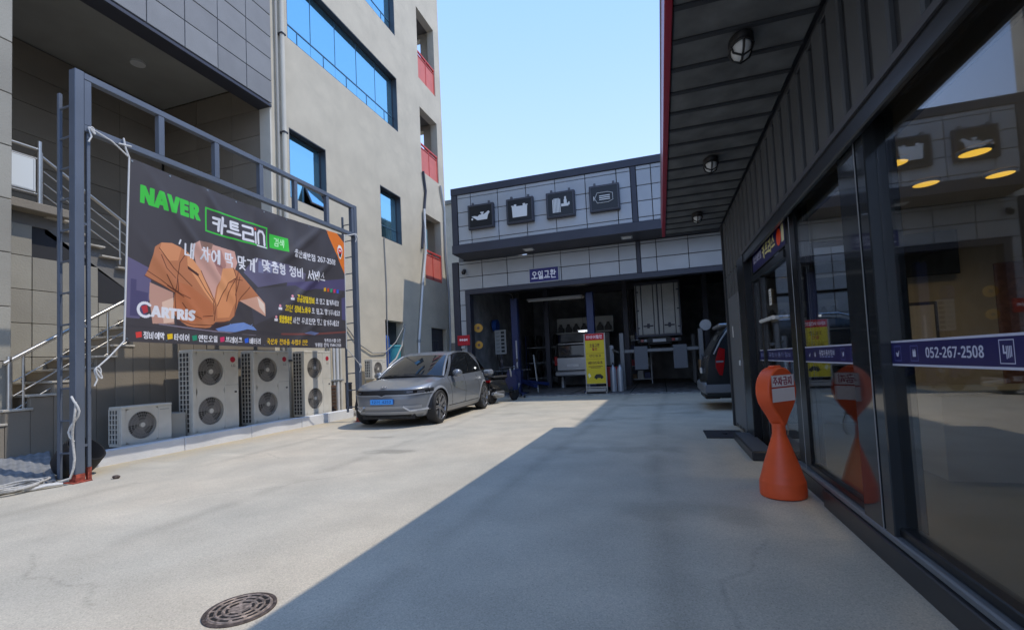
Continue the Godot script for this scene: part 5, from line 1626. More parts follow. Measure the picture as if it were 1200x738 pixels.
	cv.stroke(V.call([[720, 222], [720, 162], [732, 142], [756, 142], [768, 162], [768, 222]]), 15, wh)
	cv.stroke(V.call([[708, 236], [780, 236]]), 8, wh)
	cv.rect(808, 140, 144, 88, green)
	write(cv, "검색", 840, 158, 84, 50, Color(.75, .95, .72), 6)
	cv.stroke(V.call([[244, 322], [238, 342]]), 8, wh)
	write(cv, "내 차에 딱 맞게", 262, 326, 434, 76, wh, 9)
	cv.stroke(V.call([[706, 318], [700, 338]]), 8, wh)
	write(cv, "맞춤형 정비 서비스", 738, 318, 572, 66, wh, 9, -.04)
	write(cv, "울산배반점 267-2508", 990, 202, 436, 46, wh, 6)
	# orange corner with a round badge
	cv.poly(V.call([[1330, 0], [1450, 0], [1536, 60], [1536, 300]]), Color(.90, .47, .13))
	cv.poly(V.call([[1470, 84], [1492, 88], [1500, 96], [1510, 112], [1508, 150], [1488, 190], [1466, 176], [1452, 140], [1454, 110]]), Color(.93, .91, .88))
	cv.disc(Vector2(1481, 130), 24, Color(.82, .18, .14)); cv.poly(V.call([[1462, 150], [1500, 146], [1490, 176], [1472, 172]]), Color(.18, .16, .18)); cv.rect(1466, 122, 30, 10, Color(.93, .91, .88))
	# row of coloured marks and the three promise lines
	for k in 5: cv.poly(V.call([[1290 + k * 36, 424], [1314 + k * 36, 418], [1312 + k * 36, 446], [1288 + k * 36, 448]]), [Color(.85, .65, .1), Color(.75, .3, .12), Color(.2, .6, .4), Color(.8, .2, .4), Color(.2, .35, .75)][k])
	var ye := Color(.93, .80, .12)
	var lines := [["꼼꼼정밀정비", "로 믿고 맡겨주세요!", 953, 1007, 1200, 1457, 503, 42], ["20년 정비노하우", "로 믿고 맡겨주세요!", 860, 918, 1156, 1470, 574, 42], ["맞춤형라인", "사전 무료진단 믿고 맡겨주세요!", 824, 870, 984, 1456, 648, 44]]
	for l in lines:
		var x: float = l[2]
		var y: float = l[6]
		cv.disc(Vector2(x + 18, y + 12), 9, Color(.9, .6, .65)); cv.rect(x + 4, y + 22, 28, 16, wh)
		write(cv, l[0], l[3], y, l[4] - l[3], l[7], ye, 6)
		write(cv, l[1], l[4] + 8, y + 1, l[5] - l[4] - 8, l[7] - 4, wh, 4.6)
	# lower left mark and the service row
	latin(cv, "ARTRiS", 112, 672, 212, 52, wh, 6.0)
	for a in 20:
		var an := 0.9 + a * .24
		cv.disc(Vector2(84 + 30 * cos(an), 696 + 32 * sin(an)), 7, wh)
	cv.poly(V.call([[66, 682], [92, 672], [98, 704], [78, 716]]), Color(.72, .22, .24))
	var items := [["정비예약", 46, 187, Color(.85, .25, .22)], ["타이어", 188, 312, Color(.92, .75, .12)], ["엔진오일", 314, 468, Color(.15, .55, .40)], ["브레이크", 470, 618, Color(.82, .20, .38)], ["배터리", 622, 752, Color(.18, .38, .80)]]
	for it in items:
		var x: float = it[1]
		cv.poly([Vector2(x, 804), Vector2(x + 26, 798), Vector2(x + 28, 824), Vector2(x + 4, 830)], it[3])
		write(cv, it[0], x + 34, 798, it[2] - x - 44, 33, wh, 4.6)
	write(cv, "국산차 전차종 수입차 전문", 785, 796, 348, 34, Color(.90, .72, .12), 4.6)
	write(cv, "카트리스앱 다운", 1292, 782, 180, 24, wh, 3.4)
	write(cv, "가맹점 문의 1544-2508", 1200, 814, 276, 25, wh, 3.4)
	# the cloth: pulled by its corners, sagging folds between them
	var t := thing("printed_banner", "large dark printed banner with a figure in an orange shirt and green lettering", "banner")
	var rows := []
	var back := []
	var tl := Vector3(BX + .02, 4.27, -4.47)
	var tr := Vector3(BX + .02, 4.33, -9.06)
	var bl := Vector3(BX + .02, 1.735, -4.39)
	var br := Vector3(BX + .02, 1.725, -9.03)
	for i in 61:
		var v := i / 60.0
		var r := []
		var r2 := []
		for j in 141:
			var u := j / 140.0
			var p := tl.lerp(tr, u).lerp(bl.lerp(br, u), v)
			p.y -= .07 * sin(PI * u) * (1.0 - v) + .025 * sin(PI * u) * v
			var w := .020 * sin(u * 9.0 + v * 4.0) + .016 * sin((u * 1.5 + v) * 17.0) * smoothstep(.3, .9, u) + .014 * sin((u * 2.2 - v * 1.4) * 12.0 + 1.0)
			w += .022 * sin((u + v * .8) * 26.0) * smoothstep(.45, .75, u) * smoothstep(1.0, .7, u) * smoothstep(.2, .5, v) * .6
			w += .065 * pow(maxf(0.0, sin((u * 1.3 + v * .9) * 19.0)), 4.0) * smoothstep(.45, .85, u) + .045 * pow(maxf(0.0, sin((u * 2.1 - v) * 15.0 + .6)), 5.0) * smoothstep(.55, .1, u)
			w += .035 * pow(maxf(0.0, sin(u * 31.0 + v * 2.0)), 3.0) * smoothstep(.5, .0, v)
			p.x += w * sin(PI * clampf(u, .02, .98)) * (.4 + .6 * sin(PI * v)) + .04 * sin(PI * u) * sin(PI * v)
			r.append(p)
			r2.append(p - Vector3(.004, 0, 0))
		rows.append(r); back.append(r2)
	obj("cloth", Sh.new().grid(rows, false, true), print_mat("banner_print", cv.im, .5), t)
	obj("cloth_back", Sh.new().grid(back, true), mats.soffit, t)
	for c in [[rows[0][0], rows[60][0]], [rows[0][140], rows[60][140]]]: obj("hem", Sh.new().tube([c[0], c[0].lerp(c[1], .5), c[1]], .012, 6), mats.rope, t)
	for k in 9:
		for v in [[0, 1.0], [60, -1.0]]:
			var e0: Vector3 = rows[v[0]][clampi(int(k * 17.5), 1, 139)]
			obj("eyelet", Sh.new().cyl(e0 + Vector3(-.002, -.035 * v[1], 0), e0 + Vector3(.006, -.035 * v[1], 0), .014, 10), mats.chrome, t)
	# ropes from the corners to the frame
	var ropes := [["white rope tying the upper near corner of the banner to the left post", [tl, Vector3(BX + .03, 4.40, -4.25), Vector3(BX + .02, 4.47, -3.99)]],
		["white rope with a knot at the lower near corner of the banner", [bl, Vector3(BX + .03, 1.52, -4.2), Vector3(BX + .01, 1.36, -4.05)]],
		["white rope bundle tying the upper far corner of the banner to the lower beam", [tr, Vector3(BX + .03, 4.38, -9.25), Vector3(BX + .02, 4.47, -9.47)]],
		["white rope tying the lower far corner of the banner to the right post", [br, Vector3(BX + .03, 1.55, -9.25), Vector3(BX + .01, 1.36, -9.5)]]]
	for i in 4:
		var rp := thing("rope", ropes[i][0], "rope", Vector3.ZERO, 0, "ropes holding the banner")
		obj("cord", Sh.new().tube(ropes[i][1], .011, 6), mats.rope, rp)
		var e: Vector3 = ropes[i][1][2]
		var kn := Sh.new()
		for k in 2:
			var loop := []
			for a in 10: loop.append(e + Vector3(.015 + .02 * k, (.028 if i != 1 else .06) * sin(TAU * a / 10 + k) - .02 - k * .03, (.022 if i != 1 else .035) * cos(TAU * a / 10) - .03))
			kn.tube(loop, .009, 6, true)
		kn.tube([e, e + Vector3(.02, -.12, -.02), e + Vector3(.015, -.2, .01)], .010, 6)
		obj("knot", kn, mats.rope, rp)
	var kp := Sh.new()
	kp.tube([tl + Vector3(0, 0, 0), tl + Vector3(.01, .10, .05), tl + Vector3(.0, .24, .07)], .012, 6)
	kp.tube([tl + Vector3(.01, .16, -.02), tl + Vector3(.02, .13, .14)], .012, 6)
	var r3 := thing("rope", "short white rope knotted over the lower beam above the banner corner", "rope", Vector3.ZERO, 0, "ropes holding the banner")
	obj("cord", kp, mats.rope, r3)

# ---------------------------------------------------------------- kerb, raised strip, outdoor units
func planter_and_units():
	var sh := Sh.new()
	sh.span(Vector3(-8.6, -.05, -11.2), Vector3(-7.86, .10, -4.3))
	struct("gravel_strip", sh, mats.gravel)
	var kb := thing("low_white_kerb", "low whitewashed concrete kerb in front of the outdoor units", "kerb")
	var zs := [-4.62, -5.9, -7.25, -8.6, -9.5, -10.45]
	for k in 5:
		obj("kerb_stone", Sh.new().span(Vector3(-7.87 + .003 * (k % 2), -.05, zs[k + 1] + .004), Vector3(-7.71 + .003 * (k % 2), .215 + .004 * (k % 3), zs[k] - .002), .012), mats.kerb, kb)
	unit("outdoor_unit", "tall outdoor unit with two fans, nearest of the three tall ones", Vector3(-8.10, .10, -6.70), .95, 1.5, .33, 2)
	unit("outdoor_unit", "tall outdoor unit with two fans, middle of the three tall ones", Vector3(-8.10, .10, -8.01), .95, 1.5, .33, 2)
	unit("outdoor_unit", "tall outdoor unit with two fans, farthest of the three tall ones", Vector3(-8.10, .10, -9.42), .92, 1.51, .33, 2)
	unit("outdoor_unit", "low single fan outdoor unit beside the stair wall, nearest the post", Vector3(-8.08, .10, -5.46), .78, .60, .28, 1)
	unit("outdoor_unit", "small single fan outdoor unit bracketed on the wall behind the car", Vector3(-8.28, .95, -12.35), .75, .56, .26, 1, false)
	var g := thing("grey_service_box", "plain grey metal box between the low unit and the first tall unit", "box", Vector3(-8.2, .10, -6.02))
	obj("case", Sh.new().span(Vector3(-.16, .05, -.16), Vector3(.16, .52, .16), .015), mats.unit_shade, g)
	obj("foot", Sh.new().span(Vector3(-.14, 0, -.14), Vector3(.14, .049, .14)), mats.unit_dark, g)

func unit(called: String, label: String, at: Vector3, w: float, h: float, d: float, fans: int, feet := true):
	var t := thing(called, label, "outdoor unit", at, PI / 2, "outdoor units along the kerb")
	var f0 := .10 if feet else 0.0
	if feet:
		for x in [-.34, .34]: obj("foot", Sh.new().span(Vector3(x - .06, 0, -d * .5), Vector3(x + .06, f0 - .001, d * .5 + .02), .01), mats.unit_dark, t)
	else:
		for x in [-.3, .3]: obj("bracket", Sh.new().span(Vector3(x - .02, -.04, -d * .5 - .06), Vector3(x + .02, -.001, d * .5), .004).span(Vector3(x - .02, -.3, -d * .5 - .06), Vector3(x + .02, -.04, -d * .5 - .03)), mats.galvanised, t)
	var hw := w * .5
	var hd := d * .5
	var body := Sh.new()
	body.span(Vector3(-hw + .04, f0, -hd), Vector3(hw, f0 + h, hd - .07), .01)
	body.span(Vector3(-hw, f0 + h - .03, -hd - .004), Vector3(hw + .004, f0 + h + .012, hd + .003), .008)
	body.span(Vector3(-hw, f0 - .004, -hd), Vector3(hw, f0 + .03, hd - .002), .006)
	obj("casing", body, mats.unit_white, t)
	# front panel with round fan openings
	var fw := w * .60 if fans == 2 else w * .62
	var x0 := -hw + .07
	var ch := (h - .06) / fans
	var r := minf(fw, ch) * .445
	var fr := Sh.new()
	fr.span(Vector3(-hw, f0 + .031, hd - .071), Vector3(x0, f0 + h - .031, hd), .006)
	fr.span(Vector3(x0 + fw, f0 + .031, hd - .069), Vector3(hw, f0 + h - .031, hd), .008)
	for k in fans:
		var cy := f0 + .03 + ch * (k + .5)
		var cx := x0 + fw * .5
		var n := 40
		for i in n:
			var q := []
			for j in [i, i + 1]:
				var a : float = TAU * j / n
				var c := Vector2(cos(a), sin(a))
				var e := Vector2(c.x / maxf(absf(c.x) / (fw * .5), absf(c.y) / (ch * .5)), 0)
				e.y = c.y / maxf(absf(c.x) / (fw * .5), absf(c.y) / (ch * .5))
				q.append([Vector3(cx + c.x * r, cy + c.y * r, hd - .004), Vector3(cx + e.x, cy + e.y, hd - .004), Vector3(cx + c.x * r, cy + c.y * r, hd - .07)])
			fr.quad(q[0][0], q[0][1], q[1][1], q[1][0])
			fr.quad(q[0][2], q[0][0], q[1][0], q[1][2])
	obj("front_panel", fr, mats.unit_white, t)
	for k in fans:
		var cy := f0 + .03 + ch * (k + .5)
		var cx := x0 + fw * .5
		var fan := obj("fan", Sh.new().cyl(Vector3(cx, cy, hd - .069), Vector3(cx, cy, hd - .064), r, 32), mats.unit_dark, t)
		for b in 3:
			var bl := Sh.new()
			var rows := []
			for i in 5:
				var s := .2 + .76 * i / 4.0
				var row := []
				for j in 7:
					var a := TAU * b / 3.0 + (j - 3) * .25 + .35 * s
					row.append(Vector3(cx + r * s * cos(a), cy + r * s * sin(a), hd - .05 + .02 * (j - 3) / 3.0))
				rows.append(row)
			bl.grid(rows)
			obj("blade", bl, mats.fan_blade, fan)
		obj("hub", Sh.new().cyl(Vector3(cx, cy, hd - .03), Vector3(cx, cy, hd + .006), r * .17, 18), mats.unit_white, fan)
		var wr := Sh.new()
		for i in 36:
			var a := TAU * i / 36
			wr.bar(Vector3(cx + r * .15 * cos(a), cy + r * .15 * sin(a), hd + .001), Vector3(cx + r * cos(a + .12), cy + r * sin(a + .12), hd - .004), .0045)
		for q in [.36, .58, .80, .985]:
			var ring := []
			for i in 28: ring.append(Vector3(cx + r * q * cos(TAU * i / 28), cy + r * q * sin(TAU * i / 28), hd + .001))
			wr.tube(ring, .0035, 5, true)
		obj("fan_guard", wr, mats.wire, fan)
	if fans == 2:
		obj("red_badge", Sh.new().cyl(Vector3(hw - .13, f0 + h - .17, hd), Vector3(hw - .13, f0 + h - .17, hd + .004), .055, 20), mats.red_mark, t)
		var lt := Sh.new()
		lt.span(Vector3(hw - .16, f0 + h - .31, hd), Vector3(hw - .148, f0 + h - .26, hd + .003)); lt.span(Vector3(hw - .148, f0 + h - .31, hd), Vector3(hw - .128, f0 + h - .298, hd + .003))
		lt.span(Vector3(hw - .115, f0 + h - .31, hd), Vector3(hw - .104, f0 + h - .26, hd + .003)); lt.span(Vector3(hw - .104, f0 + h - .31, hd), Vector3(hw - .08, f0 + h - .299, hd + .003)); lt.span(Vector3(hw - .104, f0 + h - .271, hd), Vector3(hw - .08, f0 + h - .26, hd + .003))
		lt.span(Vector3(hw - .09, f0 + h - .299, hd), Vector3(hw - .08, f0 + h - .283, hd + .003))
		obj("lettering", lt, mats.unit_shade, t)
		obj("handle", Sh.new().span(Vector3(hw - .10, f0 + h * .46, hd), Vector3(hw - .05, f0 + h * .46 + .03, hd + .008), .004), mats.unit_dark, t)
		obj("seam", Sh.new().span(Vector3(x0 + fw + .01, f0 + h * .56, hd), Vector3(hw - .01, f0 + h * .56 + .006, hd + .002)), mats.unit_shade, t)
	else:
		obj("lettering", Sh.new().span(Vector3(hw - .2, f0 + h - .09, hd), Vector3(hw - .05, f0 + h - .075, hd + .002)), mats.unit_shade, t)
	if feet:
		var k0 := f0 + h * .22
		obj("lagged_pipe", Sh.new().tube([Vector3(hw - .02, k0, -hd + .08), Vector3(hw + .06, k0 + .02, -hd + .05), Vector3(hw + .09, k0 - .06, -hd - .04), Vector3(hw + .08, k0 - .12, -hd - .22)], .024, 8), mats.rubber, t)
		obj("drain_pipe", Sh.new().tube([Vector3(hw + .01, k0 + .1, -hd + .1), Vector3(hw + .05, k0 + .02, -hd + .12), Vector3(hw + .045, .03, -hd + .14)], .012, 6), mats.unit_shade, t)
	# finned side with its lattice
	var fin := Sh.new()
	fin.span(Vector3(-hw + .012, f0 + .031, -hd + .01), Vector3(-hw + .0399, f0 + h - .031, hd - .075))
	var sd := obj("side_coil", fin, mats.unit_dark, t)
	var la := Sh.new()
	var rows := int(h / .085)
	for k in rows + 1: la.span(Vector3(-hw - .002, f0 + .03 + (h - .075) * k / rows, -hd), Vector3(-hw + .011, f0 + .03 + (h - .075) * k / rows + .016, hd - .072))
	for k in 4: la.span(Vector3(-hw - .004, f0 + .031, -hd + (d - .09) * k / 3.0), Vector3(-hw + .010, f0 + h - .031, -hd + (d - .09) * k / 3.0 + .016))
	obj("lattice", la, mats.unit_white, sd)

func wall_services():
	# downpipe and cables on the front of the office block
	var t := thing("downpipe", "pale downpipe beside the corner pier of the office block", "pipe")
	obj("pipe", Sh.new().cyl(Vector3(FX + .10, .1, -9.12), Vector3(FX + .10, 22, -9.12), .055, 12), mats.render_pale, t)
	obj("pipe", Sh.new().cyl(Vector3(FX + .06, .1, -8.97), Vector3(FX + .06, 22, -8.97), .03, 10), mats.unit_shade, t)
	for y in [1.5, 4.2, 7.1, 9.6]: obj("bracket", Sh.new().span(Vector3(FX + .0, y, -9.19), Vector3(FX + .165, y + .04, -9.05), .006), mats.trim, t)
	t = thing("white_downpipe", "slim white pipe running down beside the balconies to the grey base wall", "pipe")
	obj("pipe", Sh.new().tube([Vector3(FX + .10, .1, -15.35), Vector3(FX + .10, 2.2, -15.5), Vector3(FX + .10, 4.4, -15.95), Vector3(FX + .10, 5.7, -16.28), Vector3(FX + .10, 7.4, -16.3)], .045, 8), mats.white_plastic, t)
	for q in [[2.2, -15.5], [4.4, -15.95]]: obj("coupling", Sh.new().cyl(Vector3(FX + .10, q[0] - .06, q[1]), Vector3(FX + .10, q[0] + .06, q[1]), .06, 10), mats.galvanised, t)
	t = thing("drain_hose", "grey hose hanging down the wall right of the balconies", "hose")
	obj("hose", Sh.new().tube([Vector3(FX + .06, .1, -18.05), Vector3(FX + .06, 2.4, -18.3), Vector3(FX + .06, 4.2, -18.36), Vector3(FX + .06, 6.0, -18.15), Vector3(FX + .06, 8.0, -18.2), Vector3(FX + .06, 8.9, -17.9)], .045, 8), mats.galvanised, t)
	t = thing("drain_hose", "dark hose hanging from the middle balcony along its left edge", "hose")
	obj("hose", Sh.new().tube([Vector3(FX + .06, 8.95, -16.4), Vector3(FX + .06, 8.2, -16.55), Vector3(FX + .06, 7.6, -16.42), Vector3(FX + .06, 6.4, -16.2), Vector3(FX + .06, 5.8, -16.1)], .05, 8), mats.trim, t)
	t = thing("cable", "thin grey cable looping along the wall below the small window", "cable")
	obj("cable", Sh.new().tube([Vector3(FX + .03, 5.6, -13.5), Vector3(FX + .03, 4.0, -13.55), Vector3(FX + .03, 2.2, -13.5), Vector3(FX + .03, .6, -13.5)], .02, 6), mats.cable, t)
	t = thing("cable", "grey cable sagging across the wall into the store doorway", "cable")
	obj("cable", Sh.new().tube([Vector3(FX + .04, 2.55, -11.3), Vector3(FX + .05, 2.0, -11.9), Vector3(FX + .05, 1.72, -12.6), Vector3(FX + .05, 1.75, -13.3), Vector3(FX + .02, 2.1, -14.0), Vector3(FX + .02, 2.75, -14.65)], .018, 6), mats.cable, t)
	t = thing("hose_bundle", "pale hose crossing the dark store doorway", "hose")
	obj("hose", Sh.new().tube([Vector3(FX + .02, 1.3, -13.5), Vector3(FX + .02, 1.55, -14.0), Vector3(FX + .02, 2.0, -14.4), Vector3(FX + .02, 2.65, -14.65)], .03, 7), mats.hose_grey, t)
	t = thing("blue_drum", "blue drum inside the dark store doorway", "drum", Vector3(FX - .45, 0, -13.75))
	var pr := [Vector2(0, 0), Vector2(.32, 0), Vector2(.34, .05), Vector2(.33, .7), Vector2(.35, .74), Vector2(.34, 2.2), Vector2(.30, 2.35), Vector2(0, 2.35)]
	obj("barrel", Sh.new().lathe(pr, 20), mats.tarp_blue, t)
	t = thing("teal_bin", "teal plastic bin in the store doorway behind the car", "bin", Vector3(FX - .30, 0, -14.25))
	obj("tub", Sh.new().lathe([Vector2(0, 0), Vector2(.24, 0), Vector2(.32, 1.95), Vector2(.34, 1.97), Vector2(.33, 2.02), Vector2(0, 2.02)], 20), mats.teal, t)
	# copper line covers and pipes right of the third tall unit
	t = thing("pipe_cluster", "group of upright pipes on the wall right of the farthest tall unit", "pipe")
	for q in [[-10.55, .045, "unit_shade"], [-10.72, .035, "white_plastic"], [-10.86, .05, "white_plastic"], [-11.0, .04, "render_pale"]]:
		obj("pipe", Sh.new().cyl(Vector3(FX + .09, .1, q[0]), Vector3(FX + .09, 1.95, q[0]), q[1], 10), mats[q[2]], t)
	obj("clamp", Sh.new().span(Vector3(FX, .95, -11.06), Vector3(FX + .15, .99, -10.48), .004), mats.galvanised, t)
	t = thing("brown_grille", "brown louvred grille low on the wall beside the upright pipes", "grille", Vector3(FX + .13, .12, -10.5))
	obj("frame", Sh.new().span(Vector3(0, .0, -.20), Vector3(.04, .72, .2), .006), mats.rust, t)
	for k in 7: obj("slat", Sh.new().span(Vector3(.041, .06 + k * .095, -.17), Vector3(.055, .11 + k * .095, .17)), mats.iron, t)
	t = thing("black_drain_post", "short black post at the end of the white kerb", "post", Vector3(-7.98, 0, -10.62))
	obj("post", Sh.new().cyl(Vector3(0, 0, 0), Vector3(0, .86, 0), .085, 14), mats.black, t)
	obj("cap", Sh.new().cyl(Vector3(0, .861, 0), Vector3(0, .90, 0), .095, 14), mats.trim, t)
	# around the foot of the left post
	t = thing("black_tub", "round black rubber tub lying behind the foot of the left post", "tub", Vector3(-7.36, .21, -4.16))
	var tub := Sh.new()
	tub.xf = Transform3D(Basis(Vector3(0, 1, 0), 1.9) * Basis(Vector3(1, 0, 0), .75), Vector3.ZERO)
	tub.lathe([Vector2(0, -.18), Vector2(.17, -.18), Vector2(.215, -.12), Vector2(.235, .02), Vector2(.225, .20), Vector2(.205, .20), Vector2(.20, .0), Vector2(.16, -.13), Vector2(0, -.14)], 26)
	obj("tub", tub, mats.rubber, t)
	t = thing("corrugated_sheet", "worn corrugated metal sheet lying against the stair wall on the left", "metal sheet", Vector3.ZERO)
	var rows := []
	var under := []
	for i in 161:
		var z := -4.50 + i * (2.0 / 160.0)
		var a := Vector3(-7.05, .03, z + .72)
		var b := Vector3(-8.54, .24, z)
		var up := .008 * sin(i * TAU / 8.0)
		rows.append([a + Vector3(0, up, 0), a.lerp(b, .5) + Vector3(0, up - .01, 0), b + Vector3(0, up, 0)])
		under.append([a + Vector3(0, up - .004, 0), a.lerp(b, .5) + Vector3(0, up - .014, 0), b + Vector3(0, up - .004, 0)])
	obj("sheet", Sh.new().grid(rows, true), mat("worn_sheet", lin(.22, .225, .23), .7, .1, "cloud", 1.1), t)
	obj("underside", Sh.new().grid(under, false), mats.rust, t)
	t = thing("coiled_rope", "grey rope tied to the left post and coiled on the ground at its foot", "rope")
	var p := []
	for k in 9:
		var s := k / 8.0
		p.append(Vector3(-6.80 + .03 * sin(s * 9.0), .98 - .9 * s, -3.84 + .05 * s + .02 * sin(s * 7.0)))
	p.append(Vector3(-6.86, .045, -3.66))
	p.append(Vector3(-6.98, .05, -3.45))
	for k in 110:
		var a := k * .2
		var r := .17 + .05 * sin(k * .23) + .03 * sin(k * .071)
		p.append(Vector3(-7.12 + r * cos(a) * 1.1 + .03 * sin(k * .13), .055 + .02 * (1 + sin(k * .37)) , -3.38 + .05 * sin(k * .11) + r * sin(a) * 1.6))
	obj("rope", Sh.new().tube(p, .014, 6), mats.hose_grey, t)
	var p2 := []
	for k in 12:
		var s := k / 11.0
		p2.append(Vector3(-6.82 - .5 * s, .03 + .01 * sin(k * 2.0), -3.72 + .9 * s + .07 * sin(s * 10.0)))
	obj("loose_end", Sh.new().tube(p2, .018, 6), mats.rope, t)
	var p3 := []
	for k in 10:
		var s := k / 9.0
		p3.append(Vector3(-6.83 + .05 * sin(s * 6.0) + .02, 1.05 - .55 * s, -3.83 + .03 * cos(s * 8.0)))
	obj("loose_end", Sh.new().tube(p3, .013, 6), mats.rope, t)

# ---------------------------------------------------------------- electric car: local +z is its front
func pick(tab: Array, v: float) -> float:
	if v <= tab[0][0]: return tab[0][1]
	for i in tab.size() - 1:
		if v <= tab[i + 1][0]:
			var t: float = (v - tab[i][0]) / (tab[i + 1][0] - tab[i][0])
			return lerpf(tab[i][1], tab[i + 1][1], t)
	return tab[-1][1]

const CW := [[.18, .80], [.24, .86], [.32, .90], [.45, .925], [.60, .94], [.74, .94], [.84, .925], [.92, .895], [1.0, .86], [1.08, .82]]
const CF := [[.18, 2.14], [.24, 2.22], [.32, 2.29], [.45, 2.325], [.58, 2.335], [.70, 2.33], [.765, 2.315], [.80, 2.285], [.84, 2.21], [.92, 2.06], [1.08, 1.9]]
const CR := [[.18, 2.10], [.3, 2.24], [.5, 2.30], [.8, 2.29], [1.08, 2.22]]
const CT := [[-2.4, 1.02], [-1.9, 1.055], [-1.0, 1.03], [0.0, 1.0], [1.0, .985], [1.45, .945], [1.9, .885], [2.2, .825], [2.34, .785]]

func car_at(cx: float, cz: float, y: float) -> Vector3:
	return Vector3(cx * pick(CW, y), y, cz * (pick(CF, y) if cz > 0 else pick(CR, y)))

func nose(cx: float, y: float, off := .004) -> Vector3:        # point on the front fascia
	var cz := pow(1.0 - pow(absf(cx), 2.4), 1.0 / 7.0)
	var p := car_at(cx, cz, y)
	var q := Vector3(pow(absf(cx), 3.0) * signf(cx), 0, pow(cz, 5.0)).normalized()
	return p + q * off

func flank(z: float, y: float, side: float, off := .004) -> Vector3:   # point on the side
	var cz := z / (pick(CF, y) if z > 0 else pick(CR, y))
	var cx := pow(maxf(1.0 - pow(absf(cz), 7.0), 0.0), 1.0 / 2.4)
	return Vector3(side * (cx * pick(CW, y) + off), y, z)

func patch(x0: float, x1: float, lo: Callable, hi: Callable, n: int, off: float) -> Sh:
	var rows := []
	for j in 4:
		var r := []
		for i in n + 1:
			var x := lerpf(x0, x1, float(i) / n)
			r.append(nose(x, lerpf(hi.call(x), lo.call(x), j / 3.0), off))
		rows.append(r)
	return Sh.new().grid(rows)

